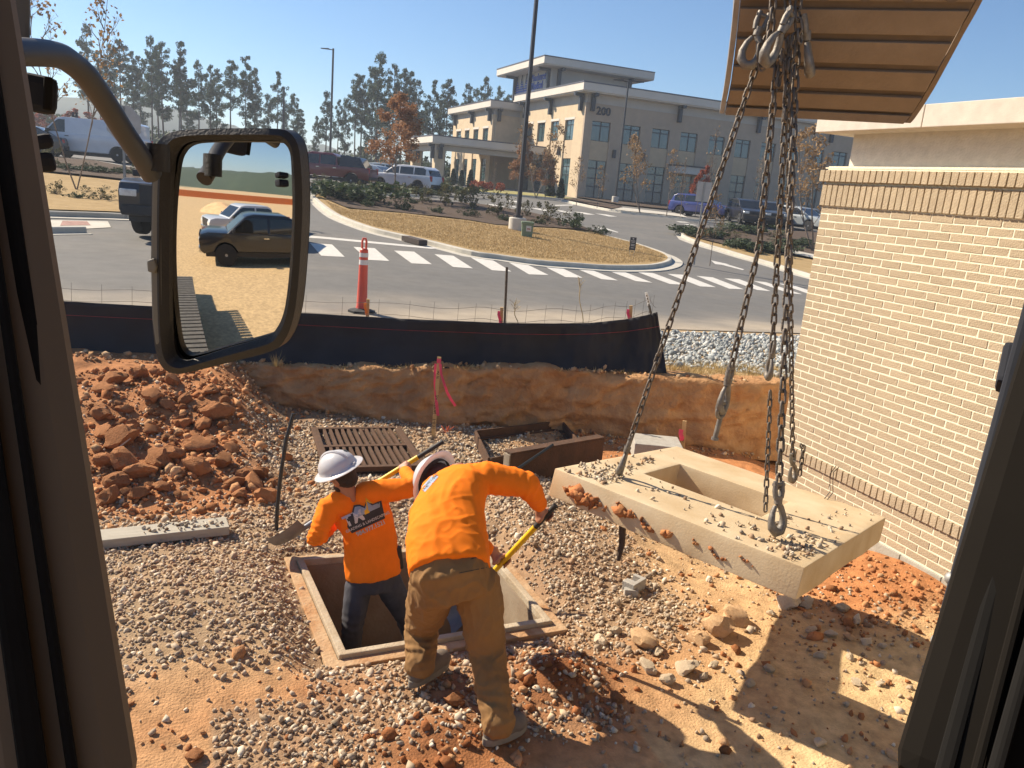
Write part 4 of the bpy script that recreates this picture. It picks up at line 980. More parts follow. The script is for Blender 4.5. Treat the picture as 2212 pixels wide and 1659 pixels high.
def cdt(poly, step, zf, name, m, kind='structure', parent=None):
    poly = [np.array(p[:2]) for p in poly]; P = np.array(poly); n = len(P)
    # refine the outline
    out = []
    for i in range(n):
        a, b = P[i], P[(i + 1) % n]; k = max(1, int(np.linalg.norm(b - a) / step)); out += [a + (b - a) * j / k for j in range(k)]
    O = np.array(out); lo, hi = O.min(0), O.max(0)
    gx_, gy2 = np.meshgrid(np.arange(lo[0] + step / 2, hi[0], step), np.arange(lo[1] + step / 2, hi[1], step)); Q = np.stack([gx_.ravel(), gy2.ravel()], 1)
    ins = np.zeros(len(Q), bool); j = len(O) - 1
    for i in range(len(O)):
        xi, yi = O[i]; xj, yj = O[j]
        c = ((yi > Q[:, 1]) != (yj > Q[:, 1])) & (Q[:, 0] < (xj - xi) * (Q[:, 1] - yi) / (yj - yi + 1e-12) + xi); ins ^= c; j = i
    Q = Q[ins]; vv = [Vector(q) for q in O] + [Vector(q) for q in Q]; nO = len(O)
    r_ = geometry.delaunay_2d_cdt(vv, [(i, (i + 1) % nO) for i in range(nO)], [list(range(nO))], 1, 1e-5)
    V = np.array([v_[:] for v_ in r_[0]]); Z = zf(V[:, 0], V[:, 1]); F = [f for f in r_[2] if len(f) == 3]
    o = tri_ob(name, np.hstack([V, Z[:, None]]), np.array(F), m, parent, smooth=True)
    bm = bmesh.new(); bm.from_mesh(o.data); bmesh.ops.recalc_face_normals(bm, faces=bm.faces)
    if sum(f.normal.z for f in bm.faces) < 0: bmesh.ops.reverse_faces(bm, faces=bm.faces)
    bm.to_mesh(o.data); bm.free()
    return tag(o, kind=kind) if parent is None else o
def gv(poly): return [G(*q) for q in poly]
def smooth_poly(pts, k=4, closed=False):
    pts = [np.array(p[:2], float) for p in pts]; n = len(pts); out = []
    rngi = range(n) if closed else range(n - 1)
    for i in rngi:
        p0, p1, p2, p3 = (pts[(i - 1) % n] if closed or i > 0 else pts[0]), pts[i], pts[(i + 1) % n], (pts[(i + 2) % n] if closed or i + 2 < n else pts[-1])
        for j in range(k):
            f = j / k; out.append(.5 * ((2 * p1) + (p2 - p0) * f + (2 * p0 - 5 * p1 + 4 * p2 - p3) * f * f + (3 * p1 - p0 - 3 * p2 + p3) * f ** 3))
    if not closed: out.append(pts[-1])
    return out
def curb(pts, name='kerb', side=1, h=.14, w=.16, gut=.42, m=None):
    """pts: ground polyline at the kerb's road face; side=+1 puts the kerb to its left"""
    pts = [np.array(p[:2]) for p in pts]; V = []; F = []; prof = [(-gut, .008), (-.012, .012), (0, h - .02), (.03, h), (w, h), (w, -.1), (-gut, -.1)]
    for i, p in enumerate(pts):
        d = pts[min(i + 1, len(pts) - 1)] - pts[max(i - 1, 0)]; d = d / (np.linalg.norm(d) + 1e-9); n_ = np.array((-d[1], d[0])) * side
        z = float(zroad(p[0], p[1]))
        for (a, b) in prof: q = p + n_ * a; V.append((q[0], q[1], z + b))
    k = len(prof)
    for i in range(len(pts) - 1):
        for j in range(k): a = i * k + j; b = i * k + (j + 1) % k; F.append((a, b, b + k, a + k))
    F += [tuple(range(k)), tuple((len(pts) - 1) * k + j for j in range(k - 1, -1, -1))]
    mb = MB(); mb.add(V, F); return tag(mb.build(name, m or M_curb, None), kind='structure')
front = [(672, 429), (690, 447), (729, 474), (797, 500), (863, 516), (928, 531), (1018, 553), (1077, 561), (1166, 573), (1250, 579), (1316, 583), (1398, 582), (1438, 575), (1451, 566), (1443, 557), (1424, 548), (1370, 530), (1310, 514), (1240, 490), (1137, 462), (1033, 446), (884, 434), (774, 425), (693, 423), (677, 425)]
fg = smooth_poly(gv(front), 4, True)
curb(fg + [fg[0]], 'kerb', 1)
inner = []
for i in range(len(fg)):
    d = fg[(i + 1) % len(fg)] - fg[i - 1]; d /= np.linalg.norm(d); inner.append(fg[i] + np.array((-d[1], d[0])) * .15)
zlawn = lambda X, Y: zroad(X, Y) + .115 + .03 * fbm(X, Y, .35, 3, 71)
cdt(inner, .6, zlawn, 'lawn', M_lawn)
mul = [(690, 424), (700, 436), (747, 457), (869, 467), (1003, 481), (1071, 493), (1196, 498), (1280, 506), (1320, 517), (1300, 510), (1240, 489), (1137, 462), (1033, 446), (884, 434), (774, 425)]
def shrink(p, k): c = np.mean(p, 0); return [c + (q - c) * k for q in p]
zmul = lambda X, Y: zroad(X, Y) + .15 + .05 * np.abs(fbm(X, Y, .9, 4, 73))
cdt(shrink([q[:2] for q in gv(mul)], .99), .5, zmul, 'mulch_bed', M_mulch)
def blades(name, poly, n, h, m, zf, label):
    P_ = np.array([q[:2] for q in poly]); lo, hi = P_.min(0), P_.max(0); Q = rng.uniform(lo, hi, (n * 3, 2)); ins = np.zeros(len(Q), bool); j = len(P_) - 1
    for i in range(len(P_)):
        xi, yi = P_[i]; xj, yj = P_[j]; ins ^= ((yi > Q[:, 1]) != (yj > Q[:, 1])) & (Q[:, 0] < (xj - xi) * (Q[:, 1] - yi) / (yj - yi + 1e-12) + xi); j = i
    Q = Q[ins][:n]; k = len(Q); a = rng.uniform(0, 6.28, k); hh = h * rng.uniform(.4, 1.2, k); b = np.stack([Q[:, 0], Q[:, 1], zf(Q[:, 0], Q[:, 1]) - .005], 1); w = np.stack([np.cos(a), np.sin(a), 0 * a], 1) * .012; l = np.stack([rng.normal(0, .4, k), rng.normal(0, .4, k), np.ones(k)], 1) * hh[:, None]
    V = np.stack([b - w, b + w, b + l], 1).reshape(-1, 3); return tag(tri_ob(name, V, np.arange(3 * k).reshape(-1, 3), m), label, kind='stuff')
M_blade_g = mat('tan_grass_blade', (.50, .36, .18), rough=.9, col2=(.36, .25, .11), scale=1.5, trans=.25)
lawn_poly = gv([(700, 438), (747, 459), (869, 469), (1003, 483), (1071, 495), (1196, 500), (1300, 512), (1380, 533), (1436, 558), (1430, 572), (1316, 577), (1166, 567), (1018, 547), (928, 525), (797, 494), (729, 468)])
blades('lawn_grass', lawn_poly, 45000, .055, M_blade_g, zlawn, 'short tan grass of the kerbed island')
# drain mouth in the kerb
dq = [G(868, 521), G(905, 531)]; dm = empty('kerb_inlet', dq[0], label='dark drain opening set into the kerb of the grass island', cat='drain inlet')
d_ = Vector(dq[1]) - Vector(dq[0]); n_ = Vector((-d_.y, d_.x, 0)).normalized(); mb = MB(); V = [Vector((0, 0, .02)) - n_ * .015, d_ + Vector((0, 0, .02)) - n_ * .015, d_ + Vector((0, 0, .165)) - n_ * .015, Vector((0, 0, .165)) - n_ * .015]; V = V + [v_ + n_ * .3 for v_ in V]
mb.add(V, [(0, 1, 2, 3), (4, 7, 6, 5), (0, 4, 5, 1), (1, 5, 6, 2), (2, 6, 7, 3), (3, 7, 4, 0)]); mb.build('throat', mat('inlet_dark_brown', (.07, .05, .04), rough=.8, scale=6), dm)  # solid dark box in place of a hollow opening
# right island
rf = [(1468, 507), (1480, 517), (1520, 532), (1561, 544), (1610, 559), (1654, 571), (1703, 586), (1745, 599), (1830, 625)]
rg = smooth_poly(gv(rf), 4); curb(rg, 'kerb', 1)
rfar = gv([(1468, 507), (1474, 500), (1490, 496), (1588, 500), (1680, 502), (1790, 507), (1900, 560), (1830, 625)])
rp_ = rg + [np.array(q[:2]) for q in rfar[::-1][1:-1]]
cdt(rp_, .7, lambda X, Y: zroad(X, Y) + .12, 'lawn', M_lawn)
rm = gv([(1472, 506), (1486, 515), (1530, 527), (1590, 541), (1650, 551), (1760, 566), (1850, 560), (1790, 508), (1680, 503), (1588, 501), (1490, 497), (1475, 501)])
cdt([q[:2] for q in rm], .6, lambda X, Y: zmul(X, Y) + .01, 'mulch_bed', M_mulch)
cdt([q[:2] for q in gv([(1660, 541), (1700, 548), (1790, 566), (1790, 574), (1700, 556), (1660, 546)])], .8, lambda X, Y: zroad(X, Y) + .23, 'path', M_walk)
# far kerb, walk and planting in front of the clinic
ff = [(1212, 434), (1250, 443), (1321, 457), (1360, 462), (1430, 469), (1491, 477), (1530, 479), (1572, 479)]
fgk = smooth_poly(gv(ff), 4); curb(fgk, 'kerb', 1)
cdt([q[:2] for q in gv([(1215, 433), (1321, 455), (1345, 452), (1340, 449), (1240, 432)])] , 1., lambda X, Y: zmul(X, Y), 'mulch_bed', M_mulch)
cdt([q[:2] for q in gv([(1322, 456), (1355, 460), (1430, 467), (1485, 474), (1470, 466), (1400, 458), (1345, 452)])], 1., lambda X, Y: zroad(X, Y) + .13, 'path', M_walk)
cdt([(33.0, 60), (33.4, 69.2), (70, 69.2), (70, 62), (52, 60), (44, 58), (38, 57)], 1.2, lambda X, Y: zmul(X, Y) - .02, 'mulch_bed', M_mulch)
cdt([q[:2] for q in gv([(1000, 414), (1060, 419), (1160, 427), (1240, 434), (1238, 431), (1160, 421), (1060, 412), (1000, 408)])], 1., lambda X, Y: zroad(X, Y) + .13, 'lawn', mat('olive_lawn', (.36, .31, .10), rough=.95, col2=(.25, .23, .08), scale=1.2, bump=.6))
curb([np.array(q[:2]) for q in gv([(1000, 415), (1060, 420), (1160, 428), (1240, 435)])], 'kerb', 1, gut=.2)
# left island: lawn, mulch, kerb, ramp
cdt([q[:2] for q in gv([(-250, 352), (-100, 362), (90, 380), (330, 405), (480, 424), (530, 450), (430, 474), (240, 467), (100, 463), (-100, 452), (-250, 440)])], .8, lambda X, Y: zroad(X, Y) + .13, 'lawn', M_lawn)
cdt([q[:2] for q in gv([(-250, 318), (-100, 325), (80, 345), (200, 356), (330, 380), (450, 402), (478, 424), (330, 404), (90, 379), (-100, 360), (-250, 350)])], .8, lambda X, Y: zmul(X, Y) + .04, 'mulch_bed', M_mulch)
curb(smooth_poly(gv([(-250, 446), (-100, 457), (100, 468), (240, 472), (430, 480), (500, 470), (535, 452)]), 3), 'kerb', 1)
curb(smooth_poly(gv([(-60, 318), (80, 342), (200, 352), (330, 377), (420, 392)]), 3), 'kerb', -1, gut=.3)
cdt([q[:2] for q in gv([(95, 476), (233, 479), (240, 492), (100, 500)])], .5, lambda X, Y: zroad(X, Y) + .012, 'path', M_walk)
cdt([q[:2] for q in gv([(135, 478.5), (188, 479.5), (196, 488), (130, 489)])], .5, lambda X, Y: zroad(X, Y) + .018, 'tactile_strip', mat('red_brown_tactile', (.36, .20, .16), rough=.9, var=.2, scale=4))
curb([np.array(q[:2]) for q in gv([(-20, 509), (112, 505), (187, 504)])], 'kerb', 1, gut=.25)
# markings
def marking(poly, name='crosswalk_stripe', dz=.006):
    P_ = gv(poly); o = cdt([q[:2] for q in P_], .5, lambda X, Y: zroad(X, Y) + dz, name, M_paint, parent=road); return o
Fz = lambda a, b: (630.9 + .2976 * a, 356.6 + .2976 * b); Gz = lambda a, b: (1206.9 + .2728 * a, 384 + .2728 * b)
ST_ = [[Fz(130, 568), Fz(290, 578), Fz(382, 668), Fz(212, 660)], [Fz(445, 595), Fz(600, 605), Fz(706, 698), Fz(550, 690)], [Fz(740, 622), Fz(885, 630), Fz(1015, 722), Fz(868, 715)], [Fz(1033, 648), Fz(1170, 660), Fz(1313, 752), Fz(1170, 742)], [Fz(1297, 672), Fz(1440, 682), Fz(1592, 775), Fz(1450, 765)], [Fz(1562, 702), Fz(1690, 715), Fz(1862, 800), Fz(1720, 795)], [Fz(1830, 737), Fz(1950, 745), Fz(2110, 820), Fz(1985, 815)],
       [Gz(-100, 722), Gz(20, 725), Gz(200, 795), Gz(85, 785)], [Gz(150, 725), Gz(270, 735), Gz(470, 815), Gz(340, 805)], [Gz(390, 737), Gz(515, 745), Gz(743, 833), Gz(610, 820)], [Gz(622, 748), Gz(745, 755), Gz(1000, 850), Gz(880, 843)], [Gz(860, 762), Gz(990, 770), Gz(1245, 868), Gz(1120, 862)], [Gz(1090, 778), Gz(1220, 790), Gz(1465, 885), Gz(1350, 880)], [Gz(1310, 797), Gz(1430, 805), Gz(1680, 900), Gz(1570, 890)], [Gz(1540, 818), Gz(1640, 828), Gz(1930, 925), Gz(1820, 915)], [Gz(1740, 838), Gz(1840, 845), Gz(2130, 945), Gz(2020, 935)],
       [Fz(-190, 540), Fz(-30, 550), Fz(60, 640), Fz(-110, 632)], [Fz(-500, 512), Fz(-340, 522), Fz(-260, 610), Fz(-430, 604)]]
for k_, q_ in enumerate(ST_):
    if k_ in (7,): continue
    marking(q_)
marking([Fz(-100, 495), Fz(85, 510), Fz(1090, 605), Fz(1010, 610), Fz(85, 526), Fz(-100, 512)], 'edge_line')
marking([Gz(300, 388), Gz(345, 395), Gz(345, 390), Gz(475, 432), Gz(462, 434), Gz(345, 404), Gz(340, 412)], 'lane_arrow'); marking([Gz(1205, 655), Gz(1240, 685), Gz(1290, 690), Gz(1455, 732), Gz(1470, 727), Gz(1330, 685), Gz(1355, 688)], 'lane_arrow')
for a in range(6): marking([Fz(1400 + a * 160, 282 + a * 14), Fz(1480 + a * 160, 289 + a * 14), Fz(1560 + a * 160, 305 + a * 14), Fz(1500 + a * 160, 304 + a * 14)], 'parking_line', .007)
for a in range(4): marking([Gz(925 + 60 * a, 345 + 22 * a), Gz(1000 + 60 * a, 350 + 22 * a), Gz(1040 + 60 * a, 358 + 22 * a), Gz(960 + 60 * a, 354 + 22 * a)], 'crosswalk_stripe', .007)
marking([Fz(1570, 258), Fz(1640, 262), Fz(1650, 274), Fz(1580, 266)], 'parking_line', .007); marking([Fz(1910, 290), Fz(2040, 288), Fz(2040, 293), Fz(1910, 297)], 'parking_line', .007)
# parking strip hedge base behind the red pickup
cdt([q[:2] for q in gv([(640, 404), (700, 410), (800, 418), (900, 424), (960, 420), (900, 413), (800, 407), (640, 398)])], .8, lambda X, Y: zmul(X, Y), 'mulch_bed', M_mulch)
curb(smooth_poly(gv([(630, 403), (700, 411), (800, 419), (905, 426)]), 3), 'kerb', 1, gut=.2)

# ================================================================== lamp posts, signs, cabinets
M_pole = mat('dark_bronze_pole', (.035, .033, .036), rough=.45, metal=.3, var=.1)
M_lbase = mat('lamp_base_concrete', (.58, .54, .46), rough=.9, var=.06, scale=4, bump=.2)
def lamp_post(px, py_b, top_px, top_py, label, base=True, heads=1, sq=.075, bh=.62, br=.36, ground=None, hd=1):
    b = Vector(G(px, py_b)) if ground is None else Vector(ground); r_ = math.hypot(b.x, b.y); t = Vector(atr(top_px, top_py, r_)); H_ = t.z - b.z
    L_ = empty('lamp_post', b, label=label, cat='lamp post')
    if base: mb = MB(); mb.lathe([(br, -.1), (br, bh - .03), (br - .03, bh)], 20); mb.build('concrete_base', M_lbase, L_, smooth=True, auto=30); mb = MB(); mb.box((0, 0, bh + .05), (sq * 4, sq * 4, .1)); mb.build('base_cover', M_pole, L_)
    mb = MB(); z0 = bh if base else 0; q = [(sq, sq), (-sq, sq), (-sq, -sq), (sq, -sq)]; tp = .8
    mb.add([(x, y, z0) for x, y in q] + [(x * tp, y * tp, H_) for x, y in q], [(3, 2, 1, 0), (4, 5, 6, 7), (0, 1, 5, 4), (1, 2, 6, 5), (2, 3, 7, 6), (3, 0, 4, 7)]); mb.build('pole', M_pole, L_)
    for k in range(heads):
        s_ = (-1 if k == 0 else 1) * hd
        mb = MB(); ax = Vector((math.cos(YAW), -math.sin(YAW), 0)) * s_
        a = Vector((0, 0, H_ - .15)); mb.tube([a, a + ax * .5 + Vector((0, 0, .04))], .05, 6); mb.build('arm', M_pole, L_)
        T = Matrix((ax, Vector((-ax.y, ax.x, 0)), Vector((0, 0, 1)))).transposed().to_4x4(); T.translation = a + ax * .85 + Vector((0, 0, .06)); mb = MB(); mb.prism([(-.42, -.06), (.45, -.03), (.45, .03), (-.42, .07)], -.17, .17, axis=1, T=T); mb.build('lamp_head', M_pole, L_, bevel=.02)
    return L_
lamp_post(1116, 503, 1162, -160, 'very tall dark lamp pole on a round concrete base in the grass island', heads=0)
bL = Vector(G(1328, 443)); bL = Vector(G(1326, 446))
lamp_post(1328, 440, 1352, 172, 'dark lamp post with two heads in front of the clinic corner', heads=2, br=.3, sq=.07)
g_ = Vector(atr(713, 336, 92)); g_.z = float(zroad(g_.x, g_.y)); lamp_post(0, 0, 723, 105, 'slim lamp post with a single head, left of the brown leaf tree', ground=g_, base=False, sq=.11)
g_ = Vector(atr(611, 330, 100)); g_.z = float(zroad(g_.x, g_.y)); lamp_post(0, 0, 615, 188, 'bare dark pole standing among the pines above the mirror', ground=g_, base=False, heads=0, sq=.11)
g_ = Vector(G(1343, 436)); lamp_post(0, 0, 1348, 341, 'short path lamp beside the clinic corner', ground=(33.3, 61.5, float(zroad(33.3, 61.5))), base=False, sq=.05) if False else None
# stop sign seen from the back
M_signback = mat('bare_aluminium_sign', (.46, .43, .40), rough=.5, metal=.35, var=.06)
M_galv = mat('galvanised_post', (.34, .33, .31), rough=.6, metal=.5, var=.08)
def sign(px, py_t, py_b, half, label, octa=False, w=None, h=None, r=None, z=None, name='road_sign', bot=None):
    b = Vector(atr(px, py_b, r)); b.z = float(zroad(b.x, b.y)) + .12; t = Vector(atr(px + 3, py_t, r)); S_ = empty(name, b, label=label, cat='road sign')
    Hh = t.z - b.z; mb = MB(); mb.box((0, .0, Hh / 2), (.055, .03, Hh)); mb.V = [tuple(Matrix.Rotation(-YAW, 3, 'Z') @ Vector(q)) for q in mb.V]; mb.build('post', M_galv, S_)
    T = Matrix.Rotation(-YAW, 4, 'Z') @ Matrix.Translation((0, .02, Hh - half))
    if octa: poly = [(half * 1.082 * math.cos(math.pi / 8 + k * math.pi / 4), half * 1.082 * math.sin(math.pi / 8 + k * math.pi / 4)) for k in range(8)]
    else: poly = [(-w / 2, -half), (w / 2, -half), (w / 2, half), (-w / 2, half)]
    mb = MB(); mb.prism(poly, 0, .006, axis=1, T=T); mb.build('panel', M_signback, S_)
    return S_
sign(271, 229, 445, .42, 'back of an octagonal stop sign on a grey post behind the mirror arm', octa=True, r=22.5)
sign(1508, 392, 505, .34, 'small blank rectangular sign on a thin post in the far planting island', w=.50, r=30)
# green utility pedestal
gb = Vector(G(1137, 517)); gp = empty('utility_pedestal', gb, rz=-.35, label='small green utility pedestal with a white label beside the lamp base', cat='utility box'); gs = math.hypot(gb.x, gb.y) / 27.
M_green = mat('faded_green_box', (.20, .26, .16), rough=.7, var=.1, scale=5)
mb = MB(); mb.prism([(-.17, 0), (.17, 0), (.19, .5), (-.19, .5)], -.15, .15, axis=1); mb.build('body', M_green, gp, bevel=.015); mb = MB(); mb.box((0, 0, .54), (.42, .34, .08)); mb.build('lid', M_green, gp, bevel=.02)
mb = MB(); mb.box((.04, -.152, .36), (.17, .006, .18)); mb.build('white_label', M_paint, gp); mb = MB(); mb.box((.04, -.1565, .35), (.11, .002, .035)); mb.build('label_print', mat('red_print', (.35, .06, .05), rough=.7), gp)
for c_ in list(gp.children): pass
gp.scale = (gs, gs, gs)
# dark yard sign on a wire stand
yb = Vector(G(1363, 561)); ysn = empty('yard_sign', yb, rz=-YAW - .1, label='small dark yard sign on a wire stand near the tip of the grass island', cat='yard sign'); k = math.hypot(yb.x, yb.y) / 1728
w_, h_ = 13 * k, 27 * k; z0 = 20 * k
M_yard = mat('dark_grey_yard_sign', (.05, .05, .055), rough=.6); mb = MB(); mb.box((0, 0, z0 + h_ / 2), (w_, .01, h_)); mb.build('panel', M_yard, ysn)
for zz, ww in ((.88, .25), (.72, .7), (.62, .55), (.45, .6), (.35, .6), (.18, .5)): mb = MB(); mb.box((0, -.007, z0 + h_ * zz), (w_ * ww, .003, h_ * (.1 if zz > .8 else .045))); mb.build('print', M_paint, ysn)
mb = MB()
for sx in (-1, 1): mb.tube([(sx * w_ * .45, 0, z0), (sx * w_ * .3, 0, z0 * .55), (sx * w_ * .28, 0, 0)], .006, 5)
mb.tube([(-w_ * .3, 0, z0 * .5), (w_ * .3, 0, z0 * .5)], .006, 5); mb.tube([(-w_ * .3, 0, z0 * .3), (w_ * .3, 0, z0 * .3)], .006, 5); mb.build('wire_stand', M_galv, ysn)
# ================================================================== clinic
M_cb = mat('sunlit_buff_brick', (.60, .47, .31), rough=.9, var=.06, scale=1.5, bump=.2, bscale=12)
M_cb2 = mat('buff_spandrel_brick', (.55, .42, .275), rough=.9, var=.05, scale=1.5)
M_cs = mat('pale_fascia', (.62, .57, .50), rough=.8, var=.04, scale=.6)
M_cst = mat('grey_stucco', (.50, .46, .41), rough=.9, var=.05, scale=1)
M_trim = mat('dark_metal_trim', (.045, .05, .06), rough=.5, metal=.3)
M_glass = mat('teal_window_glass', (.045, .085, .095), rough=.04, var=.1, scale=.3, spec=1.0)
M_roofe = mat('roof_edge_metal', (.12, .12, .14), rough=.5, metal=.3)
M_base = mat('clinic_base_stone', (.30, .22, .16), rough=.9, var=.08)
BZ0 = 2.45
CO = Vector((33.7, 69.2, BZ0))
cl_ = empty('medical_clinic', CO, label='two storey buff brick medical clinic with white fascias, dark brackets and the number 200', cat='building')
def cbox(name, a, b, m, parent=None, bevel=0):
    mb = MB(); mb.bb([a[i] - CO[i] for i in range(3)], [b[i] - CO[i] for i in range(3)]); return mb.build(name, m, parent or cl_, bevel=bevel)
def window(axis, face, u0, u1, z0, z1, cols=2, trans=.25, rec=.18, rows=()):
    """axis 'y': facade facing -Y at Y=face, u = X;  axis 'x': facing -X at X=face, u = Y"""
    def bx(name, ua, ub, za, zb, d0, d1, m, par):
        a, b = ((ua, face + d0, za), (ub, face + d1, zb)) if axis == 'y' else ((face + d0, ua, za), (face + d1, ub, zb))
        return cbox(name, a, b, m, par)
    w = bx('window', u0, u1, z0, z1, rec + .06, rec + .10, M_trim, cl_)
    n = cols; t = .07; zt = z1 - (z1 - z0) * trans
    xs_ = [u0 + (u1 - u0) * i / n for i in range(n + 1)]
    zr_ = [z0] + [z0 + (z1 - z0) * r_ for r_ in rows] + [zt, z1]
    for i in range(n):
        for j in range(len(zr_) - 1): bx('pane', xs_[i] + t, xs_[i + 1] - t, zr_[j] + t * .7, zr_[j + 1] - t * .7, rec + .02, rec + .058, M_glass, w)
    return w
def facade(axis, face, u0, u1, z0, z1, bays, m, th=.3):
    """brick piers between window bays; bays: (a, b, [(z0, z1, cols, trans, rows)])"""
    def bx(name, ua, ub, za, zb, d0, d1, mm):
        a, b = ((ua, face + d0, za), (ub, face + d1, zb)) if axis == 'y' else ((face + d0, ua, za), (face + d1, ub, zb))
        return cbox(name, a, b, mm)
    u = u0
    for (a, b, wins) in bays:
        if a > u: bx('brick_pier', u, a, z0, z1, 0, th, m)
        zc = z0
        for (za, zb, c, tr, rw) in wins:
            if za > zc: bx('spandrel', a, b, zc, za, .10 if zc > z0 else .0, th, M_cb2)
            window(axis, face, a, b, za, zb, c, tr, .14, rw); zc = zb
        bx('brick_head', a, b, zc, z1, 0.002, th, m); 
        bx('lintel', a - .12, b + .12, zc + .01, zc + .22, -.03, .0, M_cs) if m is M_cb else None
        u = b
    bx('brick_pier', u, u1, z0, z1, 0, th, m)
ZT = 11.15
up = (7.88, 9.62, 2, .22, ()); lo = (2.75, 6.17, 2, .22, (.30, .52))
bays = []
for k in range(4):
    x0_ = 34.5 + 3.2 * k; 
    bays.append((x0_, x0_ + 1.93, [lo if k != 3 else (2.75, 5.6, 2, .22, (.4,)), up]))
for k in range(8):
    x0_ = 47.4 + 3.13 * k; bays.append((x0_, x0_ + 1.8, [lo, up]))
facade('y', 69.2, 33.7, 73, BZ0, ZT, bays, mat('buff_brick_painted_shade', (.44, .345, .255), rough=.9, var=.05, scale=1.5))  # darker copy of the buff brick, shade put into its colour
upl = (7.9, 9.75, 2, .25, ()); lol = (2.75, 6.22, 2, .22, (.30, .55))
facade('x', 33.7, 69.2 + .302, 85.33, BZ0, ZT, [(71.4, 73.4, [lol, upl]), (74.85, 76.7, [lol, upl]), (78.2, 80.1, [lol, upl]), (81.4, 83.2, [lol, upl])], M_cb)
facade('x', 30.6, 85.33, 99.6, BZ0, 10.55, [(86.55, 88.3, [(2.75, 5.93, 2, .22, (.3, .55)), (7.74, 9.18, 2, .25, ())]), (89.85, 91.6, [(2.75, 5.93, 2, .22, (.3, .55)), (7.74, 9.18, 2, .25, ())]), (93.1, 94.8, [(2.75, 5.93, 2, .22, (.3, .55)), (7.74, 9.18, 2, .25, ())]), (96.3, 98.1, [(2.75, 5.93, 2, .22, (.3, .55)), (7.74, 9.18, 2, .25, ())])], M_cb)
cbox('wing_return_wall', (30.902, 85.2, BZ0), (33.698, 85.5, 10.55), M_cb)
cbox('interior_core', (34.5, 69.9, BZ0), (72.5, 98, ZT - .02), M_base); cbox('interior_core', (31.4, 85.9, BZ0), (34.45, 98, 10.5), M_base)
# stucco bands, roofs with white fascias and dark edge
def roof(x0, x1, y0, y1, z0, z1, ov, name='roof'):
    r_ = cbox(name, (x0 - ov, y0 - ov, z0), (x1 + ov, y1 + ov, z1), M_cs, bevel=.03); cbox('fascia_shadow_strip', (x0 - ov + .12, y0 - ov + .12, z0 - .10), (x1 + ov, y1 + ov, z0 - .001), M_cs, r_); cbox('roof_edge', (x0 - ov - .04, y0 - ov - .04, z1 + .001), (x1 + ov, y1 + ov, z1 + .10), M_roofe, r_); return r_
cbox('stucco_band', (33.85, 69.35, ZT + .002), (73, 84.5, 12.0), M_cst); roof(33.85, 73, 69.35, 84.3, 12.06, 12.72, 1.0)
cbox('stucco_band', (30.75, 85.4, 10.552), (36, 99.4, 11.2), M_cst); roof(30.75, 36, 85.45, 99.6, 11.25, 11.9, .75)
cbox('tower_wall', (35.4, 81.6, 12.8), (45.0, 92.2, 15.5), M_cst); roof(35.4, 45.0, 81.6, 92.2, 15.62, 16.3, 1.7)
# dark knee brackets
def bracket(p, d, s_=1., drop=1.25, reach=.9):
    p = Vector(p); d = Vector(d); n_ = Vector((-d.y, d.x, 0)); k = []
    def bx(c, dims): 
        mb = MB(); M = Matrix((d, n_, Vector((0, 0, 1)))).transposed(); mb.box((0, 0, 0), dims, M=M); mb.V = [tuple(Vector(q) + c - CO) for q in mb.V]; return mb
    a = bx(p + d * reach / 2 + Vector((0, 0, -.14)), (reach, .36, .26)).build('bracket', M_trim, cl_)
    b = bx(p + d * .18 + Vector((0, 0, -drop / 2 - .28)), (.34, .34, drop)).build('bracket_leg', M_trim, a)
for y_ in (70.0, 76.9, 83.6): bracket((33.7, y_, 11.95), (-1, 0, 0))
for px_, py_ in ((1337, 215), (1393, 225), (1403, 235), (1524, 250)): pass
for x_ in (34.3, 43.6, 52.9, 62.2): bracket((x_, 69.2, 11.95), (0, -1, 0))
for y_ in (86.0, 92.0, 98.6): bracket((30.6, y_, 11.15), (-1, 0, 0), drop=1.0, reach=.7)
bracket((31.2, 85.2, 11.15), (0, -1, 0), drop=1.0, reach=.7)
for y_ in (82.1, 91.6): bracket((35.4, y_, 15.5), (-1, 0, 0), drop=2.3, reach=1.3)
for x_ in (36.2, 44.6): bracket((x_, 81.6, 15.5), (0, -1, 0), drop=2.3, reach=1.3)
# entrance canopy on columns
cr = roof(22.6, 33.4, 78.2, 88.5, 6.62, 7.25, .8, 'canopy_roof')
cbox('canopy_beam', (22.6, 78.2, 6.0), (33.4, 78.9, 6.5), M_cst); cbox('canopy_beam', (22.6, 79.0, 6.0), (23.3, 88.2, 6.5), M_cst)
for (x_, y_) in ((22.3, 77.9), (22.3, 86.5)):
    c_ = cbox('column', (x_, y_, BZ0), (x_ + .95, y_ + .95, 6.0), M_cb); cbox('column_base', (x_ - .06, y_ - .06, BZ0), (x_ + 1.01, y_ + 1.01, BZ0 + 1.1), M_base, c_)
    bracket((x_, y_ + .47, 6.55), (-1, 0, 0), drop=1.1, reach=.6); bracket((x_ + .47, y_, 6.55), (0, -1, 0), drop=1.1, reach=.6)
# rounded entry hood on the shaded side
mb = MB(); mb.prism([(43.3 - CO.x + 2. + 2.1 * math.cos(a), -1.5 * math.sin(a)) for a in np.linspace(0, math.pi, 13)], 5.75 - BZ0, 6.4 - BZ0, axis=2); mb.build('entry_hood', M_cs, cl_)
mb = MB(); mb.prism([(43.3 - CO.x + 2. + 2.2 * math.cos(a), -1.6 * math.sin(a)) for a in np.linspace(0, math.pi, 13)], 6.401 - BZ0, 6.52 - BZ0, axis=2); mb.build('entry_hood_edge', M_trim, cl_)
